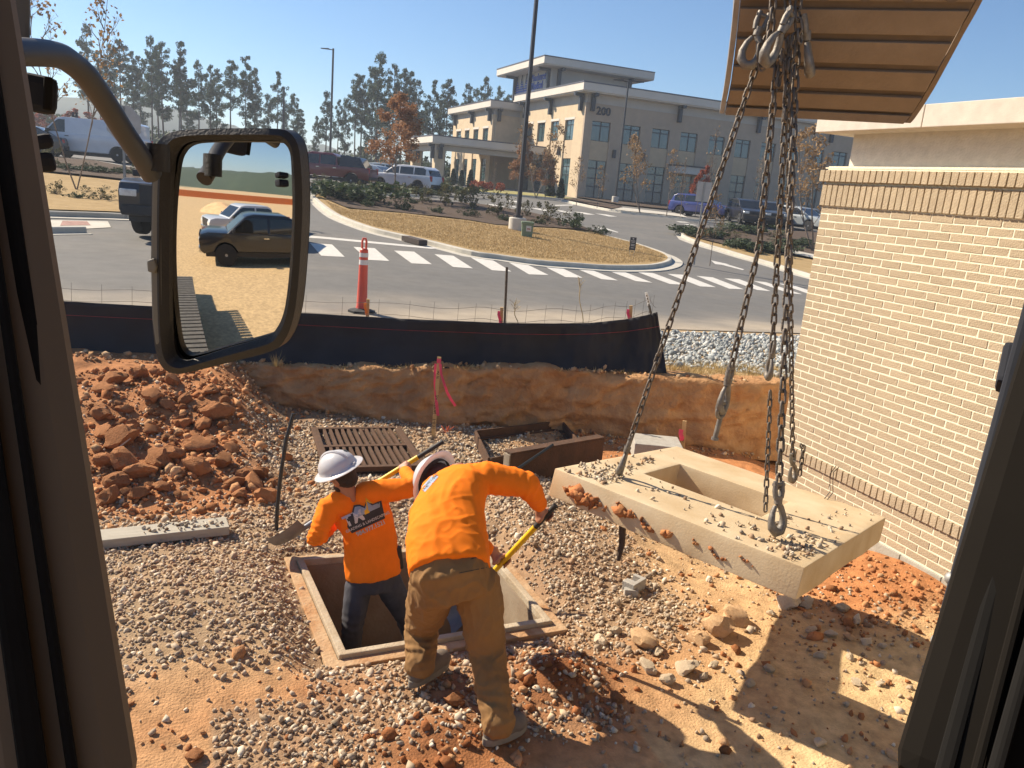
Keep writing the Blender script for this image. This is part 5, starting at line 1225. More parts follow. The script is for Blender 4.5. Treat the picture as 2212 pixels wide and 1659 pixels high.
# small wall lights
for (y_) in (74.1, 77.5): 
    for sgn in (-1, 1): mb = MB(); mb.box((-.12, y_ - CO.y + sgn * .12, 6.9 - BZ0), (.2, .1, .8), M=Matrix.Rotation(sgn * .3, 3, 'X')); mb.build('wall_light', M_trim, cl_)
for (x_) in (37.05, 40.2): mb = MB(); mb.box((x_ - CO.x, -.1, 6.9 - BZ0), (.3, .16, .75)); mb.build('wall_light', M_trim, cl_)
# lettering
def letters(txt, size, T, m, name, depth=.04):
    me = text_mesh(txt, size, depth, bold=size * .018); me.transform(T); me.materials.append(m); return link(bpy.data.objects.new(name, me), cl_)
M_num = mat('black_numerals', (.02, .022, .03), rough=.5)
letters('200', 1.0, Matrix.Translation((35.5 - CO.x, -.06, 10.5 - BZ0)) @ Matrix.Rotation(math.pi / 2, 4, 'X'), M_num, 'number_200')
M_blue = mat('blue_sign_letters', (.02, .07, .38), rough=.5)
Tb = lambda y, z: Matrix.Translation((35.36 - CO.x, y - CO.y, z - BZ0)) @ Matrix.Rotation(-math.pi / 2, 4, 'Z') @ Matrix.Rotation(math.pi / 2, 4, 'X')
letters('Pinehurst', 1.05, Tb(85.0, 14.9), M_blue, 'sign_lettering'); letters('Medical', 1.05, Tb(85.3, 14.05), M_blue, 'sign_lettering'); letters('Clinic', 1.05, Tb(85.6, 13.2), M_blue, 'sign_lettering')
for k in range(3):     # striped peaks
    yc_ = 91.0 - k * 1.35; hgt = 2.0; base_z = 12.95
    for j in range(8):
        f0, f1 = j / 8., (j + .62) / 8.; w0, w1 = .95 * (1 - f0 ** 1.6), .95 * (1 - f1 ** 1.6); mb = MB()
        V = [(-.05, yc_ - w0 - CO.y, base_z + hgt * f0 - BZ0), (-.05, yc_ + w0 - CO.y, base_z + hgt * f0 - BZ0), (-.05, yc_ + w1 - CO.y, base_z + hgt * f1 - BZ0), (-.05, yc_ - w1 - CO.y, base_z + hgt * f1 - BZ0)]
        V = [Vector(q) + Vector((35.38 - CO.x, 0, 0)) for q in V]; V = V + [q + Vector((-.02, 0, 0)) for q in V]
        mb.add(V, [(0, 1, 2, 3), (4, 7, 6, 5), (0, 4, 5, 1), (1, 5, 6, 2), (2, 6, 7, 3), (3, 7, 4, 0)]); mb.build('sign_stripe', M_blue, cl_)
    mb = MB(); mb.box((35.3 - CO.x, yc_ + .12 - CO.y, base_z + hgt + .12 - BZ0), (.03, .16, 1.1), M=Matrix.Rotation(.28, 3, 'X')); mb.build('sign_peak', M_num, cl_)
# ================================================================== vegetation
M_bark = mat('pine_bark', (.10, .075, .06), rough=.95, var=.25, scale=3)
M_needle = mat('pine_needles', (.075, .105, .055), rough=.8, col2=(.045, .075, .042), scale=.6, obvar=.2, trans=.25)
M_twig = mat('grey_twig_bark', (.20, .155, .12), rough=.95, var=.2, scale=4)
M_brown = mat('brown_oak_leaves', (.40, .215, .10), rough=.8, col2=(.28, .135, .06), scale=1.2, obvar=.1, trans=.3)
M_yel = mat('yellow_tan_leaves', (.36, .225, .10), rough=.8, col2=(.24, .14, .06), scale=1.5, trans=.3)
M_red = mat('red_autumn_leaves', (.34, .075, .035), rough=.8, col2=(.24, .07, .03), scale=1.5, trans=.3)
M_shrub = mat('dark_green_leaves', (.06, .085, .03), rough=.75, col2=(.035, .055, .022), scale=3, obvar=.25, trans=.2)
M_shrub2 = mat('olive_bronze_leaves', (.13, .11, .035), rough=.75, col2=(.07, .075, .025), scale=3, obvar=.2, trans=.2)
M_ever = mat('evergreen_scale', (.03, .055, .025), rough=.8, col2=(.02, .04, .018), scale=2)
def leafcloud(C, R, n, size, elong=1.8, rs=None):
    """n small leaf triangles-pairs scattered in balls C (k,3) with radii R"""
    rs = rs or rng; k = len(C); idx = rs.integers(0, k, n); d = rs.normal(size=(n, 3)); d /= np.linalg.norm(d, axis=1, keepdims=True); rad = rs.uniform(.25, 1, n) ** .5
    P = C[idx] + d * (R[idx] * rad)[:, None]
    a = rs.normal(size=(n, 3)); a /= np.linalg.norm(a, axis=1, keepdims=True); a = a * .7 + d * .6; a /= np.linalg.norm(a, axis=1, keepdims=True)
    b = np.cross(a, rs.normal(size=(n, 3))); b /= np.linalg.norm(b, axis=1, keepdims=True) + 1e-9
    s_ = size * rs.uniform(.6, 1.3, n)[:, None]
    V = np.stack([P - a * s_ * elong * .5, P + b * s_ * .5, P + a * s_ * elong * .5, P - b * s_ * .5], 1)
    F = np.array([[0, 1, 2, 3]])[None] + (np.arange(n) * 4)[:, None, None]
    return V.reshape(-1, 3), F.reshape(-1, 4)
def mesh_np(name, V, F, m):
    o = tri_ob(name, V, F, m); me = o.data; bpy.data.objects.remove(o); return me
def grow(mb, rs, p, d, l, r, depth, tips, spread=.5, up=.25, kids=3, nseg=3):
    pts = [Vector(p)]; dd = Vector(d).normalized()
    for i in range(nseg):
        dd = (dd + Vector((rs.normal(0, .09), rs.normal(0, .09), up * .12))).normalized(); pts.append(pts[-1] + dd * l / nseg)
    mb.tube(pts, [r * (1 - .55 * i / nseg) for i in range(nseg + 1)], 4 if depth < 2 else 6, caps=False)
    if depth == 0: tips.append(pts[-1]); tips.append(pts[-2]); return
    for k in range(kids):
        f = rs.uniform(.35, 1); i = min(int(f * nseg), nseg - 1); q = pts[i].lerp(pts[i + 1], f * nseg - i)
        a = rs.uniform(0, 6.28); x, y, z = frame(dd); nd = (dd + (x * math.cos(a) + y * math.sin(a)) * spread * rs.uniform(.7, 1.4)).normalized()
        grow(mb, rs, q, nd, l * rs.uniform(.5, .75), r * .5, depth - 1, tips, spread, up, kids, nseg)
# --- pines: unit height variants (height 1, crown in the upper part)
def pine_variant(seed, c0):
    rs = np.random.default_rng(seed); mb = MB(); bend = rs.normal(0, .01, 2)
    tp = lambda z: Vector((bend[0] * math.sin(z * 3), bend[1] * math.sin(z * 2.4), z))
    mb.tube([tp(z) for z in np.linspace(0, .98, 9)], [.0115 * (1 - .8 * z) for z in np.linspace(0, 1, 9)], 6)
    C = []; R = []; z = c0
    while z < .985:
        f = (z - c0) / (1 - c0); nb = rs.integers(2, 5); L = (.15 * (1 - f) ** .75 * (.55 + .45 * min(1, f * 5)) + .018) * rs.uniform(.6, 1.25)
        for k in range(nb):
            a = rs.uniform(0, 6.28); l = L * rs.uniform(.55, 1.1); e = tp(z) + Vector((math.cos(a) * l, math.sin(a) * l, l * rs.uniform(-.05, .45)))
            mb.tube([tp(z), tp(z).lerp(e, .6) + Vector((0, 0, -.004)), e], [.0028, .002, .001], 3, caps=False)
            for q in ((1., .55, .8) if l > .05 else (1.,)): C.append(np.array(tp(z).lerp(e, q)) + rs.normal(0, .008, 3)); R.append(rs.uniform(.013, .026) + .012 * (1 - f) * .6)
        z += rs.uniform(.016, .042)
    C.append(np.array(tp(.985))); R.append(.016); C = np.array(C); R = np.array(R)
    V, F = leafcloud(C, R, int(len(C) * 30), .0085, 2.8, rs)
    o = mb.build('trunk', M_bark, None, smooth=True, auto=60); tm = o.data; bpy.data.objects.remove(o)
    return tm, mesh_np('crown', V, F, M_needle)
PV = [pine_variant(100 + k, c0) for k, c0 in enumerate((.40, .5, .33, .55, .45, .28))]
ordn = lambda i: ['first', 'second', 'third', 'fourth', 'fifth', 'sixth', 'seventh', 'eighth', 'ninth', 'tenth', 'eleventh', 'twelfth', 'thirteenth', 'fourteenth', 'fifteenth', 'sixteenth', 'seventeenth', 'eighteenth', 'nineteenth', 'twentieth', 'twenty first', 'twenty second', 'twenty third', 'twenty fourth', 'twenty fifth', 'twenty sixth', 'twenty seventh', 'twenty eighth', 'twenty ninth', 'thirtieth', 'thirty first', 'thirty second', 'thirty third', 'thirty fourth', 'thirty fifth', 'thirty sixth', 'thirty seventh', 'thirty eighth', 'thirty ninth', 'fortieth', 'forty first', 'forty second', 'forty third', 'forty fourth', 'forty fifth', 'forty sixth', 'forty seventh', 'forty eighth', 'forty ninth', 'fiftieth'][i]
def tree_ob(name, base, rz, sc, parts, label, cat='tree', group=None):
    r_ = empty(name, base, rz, label, cat, group); r_.scale = sc if hasattr(sc, '__len__') else (sc,) * 3
    for nm, me in parts: link(bpy.data.objects.new(nm, me), r_)
    return r_
tops = [(186, 52, 118), (238, 92, 105), (257, 86, 112), (284, 110, 108), (300, 120, 122), (324, 76, 104), (341, 101, 116), (352, 89, 109), (390, 88, 103), (384, 155, 112), (427, 129, 107), (455, 143, 110), (471, 147, 116), (501, 131, 106), (532, 120, 108), (549, 146, 114), (579, 202, 120), (598, 156, 108), (634, 202, 112), (650, 235, 118), (615, 240, 125), (707, 196, 112), (732, 217, 120), (750, 215, 126), (774, 160, 112), (784, 162, 118), (810, 148, 116), (823, 112, 108), (838, 185, 124), (851, 136, 112), (875, 149, 116), (889, 153, 110), (901, 172, 118), (919, 217, 124), (943, 176, 116), (957, 215, 125), (970.6, 172, 112), (990, 222, 128), (1014, 180, 122), (1030, 190, 130), (1047, 168, 126), (1080, 184, 128), (1100, 205, 134), (684, 250, 130), (215, 130, 125), (405, 180, 124)]
tops.sort()
for i, (px_, py_, r_) in enumerate(tops):
    T_ = Vector(atr(px_, py_, r_)); gz0 = float(zroad(T_.x, T_.y)) - .1; h_ = T_.z - gz0; tm, cmh = PV[i % 6]
    w_ = h_ * random.uniform(.72, .95)
    tree_ob('pine_tree', (T_.x, T_.y, gz0), random.uniform(0, 6.28), (w_, w_, h_), [('trunk', tm), ('crown', cmh)], 'tall thin pine, %s from the left in the row behind the parking lot' % ordn(i), 'tree', 'pines behind the parking lot')
# understory in front of the pines, a loose mass
C = []; R = []
for _ in range(230):
    px_ = random.uniform(-60, 1120); r_ = random.uniform(112, 150); q = atr(px_, 300, r_); z0 = float(zroad(q[0], q[1])); hh = random.uniform(.8, 3.6)
    for k in range(4): C.append((q[0] + random.gauss(0, 1.3), q[1] + random.gauss(0, 1.3), z0 + random.uniform(.2, hh))); R.append(random.uniform(.6, 1.4))
V, F = leafcloud(np.array(C), np.array(R), 26000, .42, 1.6); tag(tri_ob('undergrowth', V, F, M_shrub), 'low green undergrowth massed below the pines', None, kind='stuff')
# wooded hill beyond
xs_ = np.linspace(-520, 420, 160); M_hill = mat('hazy_wooded_hill', (.05, .075, .04), rough=1, col2=(.03, .05, .028), scale=.06, bump=1.0, bscale=.4, coord='Object')
Vh = []; 
for j, (yy, f) in enumerate(((430, 0), (450, .55), (480, .85), (520, 1.), (600, .98))):
    for x_ in xs_:
        hgt = 24 * math.exp(-((x_ + 40) / 95) ** 2) + 11 * math.exp(-((x_ + 260) / 180) ** 2) + 9 * math.exp(-((x_ - 160) / 150) ** 2) + 3 + 2.4 * float(fbm(np.array(x_), np.array(yy), .05, 3, 5)) + 1.8 * float(fbm(np.array(x_), np.array(yy), .3, 2, 6))
        Vh.append((x_, yy, 2.5 + hgt * f))
n_ = len(xs_); i_ = np.arange(4)[:, None] * n_ + np.arange(n_ - 1)[None]
tag(tri_ob('hills', np.array(Vh), np.stack([i_, i_ + 1, i_ + n_ + 1, i_ + n_], -1).reshape(-1, 4), M_hill, smooth=False), kind='structure')
# --- broadleaf young trees
def young_tree(seed, h, spread, leafm, nleaf, lsize, kids=4, depth=2, up=.8, lowest=.3, trunks=1, width=1., r0=.028, fill=0.):
    rs = np.random.default_rng(seed); mb = MB(); tips = []
    for t in range(trunks):
        d0 = Vector((rs.normal(0, .05), rs.normal(0, .05), 1)) if trunks == 1 else Vector((rs.normal(0, .16), rs.normal(0, .16), 1)); pts = [Vector((rs.normal(0, .04) * (trunks > 1), 0, 0))]
        for k in range(8): d0 = (d0 + Vector((rs.normal(0, .03), rs.normal(0, .03), .1))).normalized(); pts.append(pts[-1] + d0 * h / 8)
        mb.tube(pts, [r0 * h / 4 * (1 - .85 * k / 8) + .004 for k in range(9)], 6)
        nb = int(14 / trunks) + 3
        for k in range(nb):
            f = lowest + (1 - lowest) * (k + .5) / nb; i = min(int(f * 8), 7); q = pts[i].lerp(pts[i + 1], f * 8 - i); a = rs.uniform(0, 6.28); lf = (1 - .75 * (f - lowest) / (1 - lowest)) * spread * h
            grow(mb, rs, q, Vector((math.cos(a) * width, math.sin(a) * width, up)), lf * rs.uniform(.7, 1.1), .010 * h / 4 + .003, depth - 1, tips, .55, .3, kids)
    o = mb.build('branches', M_twig, None, fix=False); bm_ = o.data; bpy.data.objects.remove(o); parts = [('trunk', bm_)]
    if nleaf:
        C_ = np.array([t[:] for t in tips]); R_2 = rs.uniform(.10, .30, len(C_)) * h / 5
        V, F = leafcloud(C_, R_2, nleaf, lsize, 1.5, rs); parts.append(('crown', mesh_np('crown', V, F, leafm)))
    return parts
def place_tree(px, pyb, pyt, parts, hh, label, r=None, name='young_tree', rz=None, widen=1.):
    b = Vector(G(px, pyb)) if r is None else Vector(atr(px, pyb, r))
    if r is not None: b.z = float(zroad(b.x, b.y)) + .1
    t = Vector(atr(px + (pyb - pyt) * .07, pyt, math.hypot(b.x, b.y))); s_ = (t.z - b.z) / hh
    return tree_ob(name, b, random.uniform(0, 6.28) if rz is None else rz, (s_ * widen, s_ * widen, s_), parts, label)
T_brown = young_tree(1, 5, .27, M_brown, 7500, .075, 4, 3, .75, .22)
T_bare = young_tree(2, 5, .24, M_yel, 260, .10, 4, 3, 1.4, .25)
T_yel = young_tree(3, 5, .24, M_yel, 900, .10, 4, 3, 1.5, .2, trunks=2)
T_red = young_tree(4, 3, .30, M_red, 1600, .09, 4, 2, .9, .25)
T_bare2 = young_tree(5, 5, .20, M_yel, 60, .08, 5, 3, 2.2, .15)
T_left = young_tree(6, 7, .20, M_yel, 700, .10, 4, 3, 2.0, .28, trunks=2, r0=.013)
T_rust = young_tree(7, 4, .24, M_brown, 4200, .085, 4, 3, 1.0, .15)
place_tree(852, 438, 212, T_brown, 5.3, 'brown leaved young oak in front of the white SUV', r=45, name='oak_tree', widen=1.25)
place_tree(163, 372, -30, T_left, 7, 'tall nearly bare tree with a few orange leaves behind the mirror arm', r=31, name='bare_tree', widen=1.)
for k_, (px_, pb, pt, T_, lb, r_, w_) in enumerate([(1125, 408, 312, T_rust, 'rust brown small tree beside the clinic canopy', 66, 1.2), (1158, 422, 262, T_yel, 'thin tree with sparse brown leaves against the sunlit clinic facade', 64, 1.), (1178, 420, 335, T_rust, 'low rusty leaved tree at the foot of the sunlit clinic wall', 65, 1.1),
    (1245, 440, 345, T_bare, 'small sparse tree at the corner of the clinic', 56, 1.), (1383, 452, 292, T_yel, 'upright sparse tree in front of the shaded clinic side, left of the hood', 56, .9), (1290, 446, 362, T_bare, 'small shrub-like tree right of the clinic corner', 56, 1.), (1440, 466, 330, T_bare, 'slender twiggy tree just left of the rounded entry hood', 55, .9), (1470, 462, 350, T_bare2, 'bare twiggy tree in front of the rounded entry hood', 58, .9),
    (1505, 440, 365, T_red, 'red leaved small tree beside the rounded entry hood', 60, .9), (1630, 452, 300, T_bare2, 'bare upright tree behind the parked cars right of the red tree', 62, .8), (1542, 512, 428, T_bare, 'small young tree in the far planting island beside the blank sign', 31, .8), (1768, 470, 278, T_yel, 'tree with yellow brown leaves beside the brick building corner', 45, 1.), (1525, 455, 285, T_bare2, 'bare upright tree right of the entry hood', 61, .8), (1065, 418, 350, T_bare2, 'thin bare sapling in front of the clinic wing', 66, .8)]):
    place_tree(px_, pb, pt, T_, 5 if T_ not in (T_red, T_rust) else (3 if T_ is T_red else 4), lb, r=r_, widen=w_)
for k_, (px_, pb, pt, r_) in enumerate([(75, 330, 245, 100), (110, 330, 235, 104), (150, 330, 240, 98), (205, 330, 250, 106), (225, 335, 262, 110), (60, 330, 225, 112)]):
    place_tree(px_, pb, pt, T_red, 3, 'red autumn tree, %s from the left beyond the white van' % ordn(k_), r=r_, name='autumn_tree', widen=1.5)
# columnar evergreens at the clinic wall
V, F = leafcloud(np.array([(0, 0, z * .9 + .1) for z in np.linspace(0, 1, 14)]), np.array([.24 * (1 - .75 * z) for z in np.linspace(0, 1, 14)]), 1500, .09, 1.8); EV = [('foliage', mesh_np('foliage', V, F, M_ever))]
mb = MB(); mb.tube([(0, 0, 0), (0, 0, .3)], .03, 5); o = mb.build('stem', M_twig, None); EV.append(('stem', o.data)); bpy.data.objects.remove(o)
for k_, (px_, pb, pt, r_) in enumerate([(978, 397, 364, 79), (996, 399, 367, 78), (1015, 401, 366, 77), (1187, 424, 372, 70), (1210, 428, 385, 68)]):
    place_tree(px_, pb, pt, EV, 1.1, 'small columnar evergreen, %s from the left along the sunlit clinic walls' % ordn(k_), r=r_, name='evergreen_shrub', widen=1.1)
# --- shrubs
def shrub_variant(seed, n, m, flat=1., stems=True, ls=.05):
    rs = np.random.default_rng(seed); C_ = rs.normal(0, .30, (26, 3)); C_[:, 2] = np.abs(C_[:, 2]) * 1.1 * flat + .12; V, F = leafcloud(C_, rs.uniform(.06, .20, 26), n, ls, 1.6, rs); parts = [('foliage', mesh_np('foliage', V, F, m))]
    if stems:
        mb = MB()
        for c in C_[:14]: mb.tube([(0, 0, 0), (c[0] * .5, c[1] * .5, c[2] * .6), tuple(c)], [.012, .008, .004], 4)
        o = mb.build('stems', M_twig, None); parts.append(('stems', o.data)); bpy.data.objects.remove(o)
    return parts
SA = [shrub_variant(20 + k, 900, M_shrub2, 1.3) for k in range(3)]; SB = [shrub_variant(30 + k, 1100, M_shrub, .7) for k in range(3)]; SJ = [shrub_variant(40 + k, 1500, M_shrub, .35, False) for k in range(2)]
Fv = lambda a, b: (630.9 + .2976 * a, 356.6 + .2976 * b); Gv = lambda a, b: (1206.9 + .2728 * a, 384 + .2728 * b)
sh = [(Fv(350, 270), 48, SJ, 1.9), (Fv(540, 325), 26, SB, 1), (Fv(590, 280), 40, SA, 1), (Fv(800, 350), 34, SB, 1), (Fv(790, 270), 36, SA, 1), (Fv(950, 300), 34, SA, 1), (Fv(1060, 370), 24, SB, 1.2), (Fv(1110, 320), 44, SA, .8), (Fv(1290, 395), 26, SB, 1.2), (Fv(1310, 330), 50, SA, .8), (Fv(1490, 390), 46, SA, 1), (Fv(1540, 425), 20, SB, 1.4), (Fv(1700, 390), 34, SA, .8), (Fv(1790, 450), 20, SB, 1.4), (Fv(1850, 430), 42, SA, 1.2), (Fv(2040, 480), 46, SB, 1.), (Fv(1230, 285), 30, SA, 1), (Fv(1110, 215), 22, SA, 1.2), (Fv(870, 300), 20, SB, 1.2), (Fv(440, 285), 18, SJ, 2.)]
for k_, ((px_, py_), hp, S_, wd) in enumerate(sorted(sh, key=lambda q: q[0][0])):
    b = Vector(G(px_, py_)); s_ = hp * math.hypot(b.x, b.y) / FPX / (.95 if S_ is not SJ else .5); b.z += .12
    tree_ob('shrub', b, random.uniform(0, 6), (s_ * wd, s_ * wd, s_), random.choice(S_), 'leafy shrub, %s from the left in the mulch bed of the grass island' % ordn(k_), 'shrub', 'shrubs in the island bed')
sh2 = [(Gv(330, 470), 26, SB, 1.2), (Gv(1150, 480), 20, SJ, 2.4), (Gv(1080, 470), 20, SJ, 2.), (Gv(1480, 580), 20, SJ, 2.2), (Gv(1560, 600), 22, SJ, 2.2), (Gv(1650, 600), 22, SJ, 2.), (Gv(1500, 450), 20, SJ, 2.4), (Gv(1400, 500), 16, SA, 2.), (Gv(1250, 480), 14, SA, 2.), (Gv(1880, 560), 18, SJ, 2.6), (Gv(1730, 500), 20, SA, 1.5)]
for k_, ((px_, py_), hp, S_, wd) in enumerate(sorted(sh2, key=lambda q: q[0][0])):
    b = Vector(G(px_, py_)); s_ = hp * math.hypot(b.x, b.y) / FPX / (.95 if S_ is not SJ else .5); b.z += .12
    tree_ob('shrub', b, random.uniform(0, 6), (s_ * wd, s_ * wd, s_), random.choice(S_), 'low shrub, %s from the left among the plants around the right kerb island' % ordn(k_), 'shrub', 'shrubs of the right island')
sh3 = [((690, 405), 22, SA, 1.2), ((720, 408), 14, SJ, 2.2), ((760, 411), 14, SJ, 2.4), ((800, 414), 12, SJ, 2.4), ((845, 417), 12, SJ, 2.2), ((885, 420), 14, SJ, 2.2), ((915, 424), 14, SJ, 2.2), ((945, 420), 18, SA, 1.2), ((965, 412), 20, SA, 1.), ((985, 425), 24, SJ, 2.)]
for k_, ((px_, py_), hp, S_, wd) in enumerate(sh3):
    b = Vector(G(px_, py_)); s_ = hp * math.hypot(b.x, b.y) / FPX / (.95 if S_ is not SJ else .5); b.z += .1
    tree_ob('shrub', b, random.uniform(0, 6), (s_ * wd, s_ * wd, s_), random.choice(S_), 'low hedge shrub, %s from the left in the parking strip hedge' % ordn(k_), 'shrub', 'shrubs of the parking strip')
sh4 = [((105, 338), 34, SA, 1., 40), ((125, 340), 16, SA, 1.3, 38), ((190, 340), 24, SB, 1., 38), ((150, 345), 12, SJ, 2.6, 38), ((180, 347), 12, SJ, 2.6, 38), ((215, 350), 12, SJ, 2.6, 38), ((250, 354), 14, SJ, 2.6, 38), ((265, 352), 28, SB, .8, 38), ((290, 358), 26, SB, .8, 38), ((165, 378), 20, SB, 1.4, 28), ((215, 378), 24, SA, 1.6, 28), ((270, 398), 18, SB, 1.2, 26), ((310, 402), 14, SB, 1.6, 26), ((120, 366), 26, SA, 1., 29), ((1650, 462), 14, SJ, 3., 62)]
for k_, ((px_, py_), hp, S_, wd, r_) in enumerate(sorted(sh4[:-1])):
    b = Vector(atr(px_, py_, r_)); b.z = float(zroad(b.x, b.y)) + .1; s_ = hp * r_ / FPX / (.95 if S_ is not SJ else .5)
    tree_ob('shrub', b, random.uniform(0, 6), (s_ * wd, s_ * wd, s_), random.choice(S_), 'shrub, %s from the left in the planting beside and before the white van' % ordn(k_), 'shrub', 'shrubs before the van')
for k_, (px_, py_, c) in enumerate([(1025, 411, M_red), (1040, 413, M_red), (1056, 414, M_red), (1080, 415, M_red)]):
    V, F = leafcloud(np.array([(0, 0, .3)]), np.array([.45]), 400, .10, 1.5); b = Vector(G(px_, py_)); b.z += .1; r_ = empty('red_bush', b, 0, 'small round red bush, %s from the left at the clinic wing wall' % ordn(k_), 'bush', 'red bushes at the clinic'); tri_ob('foliage', V, F, c, r_)
# ================================================================== vehicles
M_tyre = mat('tyre_rubber', (.02, .02, .02), rough=.85); M_rim = mat('alloy_rim', (.45, .45, .46), rough=.35, metal=.7)
M_cglass = mat('dark_car_glass', (.015, .018, .02), rough=.04, spec=.8); M_lampw = mat('clear_lamp_lens', (.75, .74, .70), rough=.15, spec=.8); M_lampr = mat('red_tail_lens', (.45, .02, .02), rough=.2, spec=.8); M_black = mat('black_trim_plastic', (.02, .02, .022), rough=.6); M_chrome = mat('chrome_trim', (.7, .7, .7), rough=.15, metal=1.)
def paint(name, c): return mat('car_paint_' + name, c, rough=.3, var=.04, scale=2, coat=.7, spec=.5)
def vehicle(name, label, paintm, kind, cat='car'):
    """side outline in metres, x forward; returns the Empty (origin between the wheels on the ground, +x forward)"""
    K = dict(suv=dict(L=4.7, W=1.86, wb=2.8, fo=.92, belt=1.08, hood=1.06, roof=1.70, cab=[(-2.25, 1.06), (-2.05, 1.50), (-1.75, 1.66), (-.2, 1.70), (.45, 1.60), (1.25, 1.06)], r=.37, nose=.78),
             truck=dict(L=5.8, W=2.0, wb=3.7, fo=1.0, belt=1.22, hood=1.20, roof=1.93, cab=[(-1.0, 1.2), (-.85, 1.80), (-.6, 1.93), (.7, 1.93), (1.0, 1.86), (1.75, 1.22)], r=.42, nose=.95),
             van=dict(L=5.6, W=2.0, wb=3.5, fo=.95, belt=1.30, hood=1.22, roof=2.12, cab=[(-2.78, .9), (-2.76, 2.02), (-2.6, 2.12), (1.05, 2.12), (1.35, 2.05), (2.05, 1.30)], r=.38, nose=.95),
             sedan=dict(L=4.8, W=1.82, wb=2.8, fo=.95, belt=.95, hood=.93, roof=1.45, cab=[(-1.95, .98), (-1.2, 1.38), (-.6, 1.45), (.2, 1.43), (1.15, .95)], r=.33, nose=.66),
             wagon=dict(L=4.7, W=1.8, wb=2.7, fo=.92, belt=1.0, hood=.98, roof=1.58, cab=[(-2.25, .98), (-2.0, 1.45), (-1.7, 1.56), (-.3, 1.58), (.4, 1.50), (1.2, 1.0)], r=.35, nose=.72))[kind]
    L, W, wb, fo, r = K['L'], K['W'], K['wb'], K['fo'], K['r']; xf = wb / 2; xr_ = -wb / 2; nose = xf + fo; tail = nose - L; hw_ = W / 2
    root = empty(name, (0, 0, 0), label=label, cat=cat); body = []
    def arch(xc): return [(xc + (r + .06) * math.cos(a), r + (r + .06) * math.sin(a)) for a in np.linspace(0, math.pi, 11)]
    sill = .32 if kind != 'truck' else .45
    low = [(tail + .06, sill)] + [(xr_ - r - .06, sill)] + arch(xr_)[::-1] + [(xr_ + r + .06, sill), (xf - r - .06, sill)] + arch(xf)[::-1] + [(xf + r + .06, sill), (nose - .12, sill)]
    low = [(tail + .06, sill)] + [q for q in arch(xr_)[::-1] if q[1] > sill] + [q for q in arch(xf)[::-1] if q[1] > sill] + [(nose - .14, sill)]
    if kind == 'truck': top = [(nose, sill + .12), (nose + .02, K['nose']), (nose - .06, K['hood'] - .06), (nose - .35, K['hood'] + .02), (1.7, K['belt']), (-1.0, K['belt']), (-1.02, K['belt'] - .02), (tail + .02, K['belt'] - .04), (tail, sill + .15)]
    elif kind == 'van': top = [(nose, sill + .1), (nose + .01, K['nose']), (nose - .10, K['hood'] - .08), (nose - .3, K['hood'] - .02), (2.05, K['belt']), (tail + .02, K['belt']), (tail, sill + .15)]
    else: top = [(nose, sill + .1), (nose + .01, K['nose']), (nose - .14, K['hood'] - .14), (nose - .5, K['hood'] - .03), (1.2, K['belt']), (tail + .1, K['belt'] + .02), (tail, .75), (tail, sill + .1)]
    poly = low + top
    mb = MB(); mb.prism(poly, -hw_, hw_, axis=1); b_ = mb.build('body', paintm, root); 
    md = b_.modifiers.new('b', 'BEVEL'); md.width = .05; md.segments = 3; md.limit_method = 'ANGLE'; md.angle_limit = R_(25); bake(b_); b_.data.shade_smooth(); b_.data.set_sharp_from_angle(angle=R_(40))
    cab = K['cab']; zb = min(q[1] for q in cab); zt = K['roof']; V = []
    tum = lambda z: hw_ - .02 - .20 * max(0, (z - K['belt'])) * (.75 if kind != 'van' else .45)
    cp = [(cab[0][0], K['belt'] - .1)] + cab + [(cab[-1][0], K['belt'] - .1)]; n = len(cp)
    mb = MB(); mb.add([(x, -tum(z), z) for x, z in cp] + [(x, tum(z), z) for x, z in cp], [tuple(range(n)), tuple(range(2 * n - 1, n - 1, -1))] + [(i, i + n, (i + 1) % n + n, (i + 1) % n) for i in range(n)])
    c_ = mb.build('cabin', paintm, root); md = c_.modifiers.new('b', 'BEVEL'); md.width = .045; md.segments = 3; md.limit_method = 'ANGLE'; md.angle_limit = R_(20); bake(c_); c_.data.shade_smooth(); c_.data.set_sharp_from_angle(angle=R_(40))
    # windows: inset copies of the cabin outline, a few mm proud
    def topz(x):
        for i in range(len(cab) - 1):
            if cab[i][0] <= x <= cab[i + 1][0]: f = (x - cab[i][0]) / (cab[i + 1][0] - cab[i][0] + 1e-9); return cab[i][1] + f * (cab[i + 1][1] - cab[i][1])
        return cab[0][1] if x < cab[0][0] else cab[-1][1]
    z0 = K['belt'] + .04; xb0, xb1 = cab[0][0] + (.28 if kind != 'truck' else .15), cab[-1][0] - .12
    cuts = dict(suv=[(-1.95, -1.12), (-1.04, -.06), (.02, 1.1)], truck=[(-.85, .1), (.2, 1.55)], van=[(.95, 1.85)], sedan=[(-1.0, -.15), (-.05, .95)], wagon=[(-1.95, -1.15), (-1.05, -.1), (0, 1.05)])[kind]
    for (a, b) in cuts:
        for sy in (-1, 1):
            xs_ = np.linspace(a, b, 9); up_ = [(x, max(z0 + .02, min(topz(x) - .09, zt - .13))) for x in xs_]; pol = [(a, z0), (b, z0)] + up_[::-1]
            mb = MB(); V = [(x, sy * (tum(z) + .004), z) for x, z in pol]; V2_ = [(x, sy * (tum(z) - .03), z) for x, z in pol]; m_ = len(pol); mb.add(V + V2_, [tuple(range(m_)), tuple(range(2 * m_ - 1, m_ - 1, -1))] + [(i, i + m_, (i + 1) % m_ + m_, (i + 1) % m_) for i in range(m_)]); mb.build('side_window', M_cglass, root)
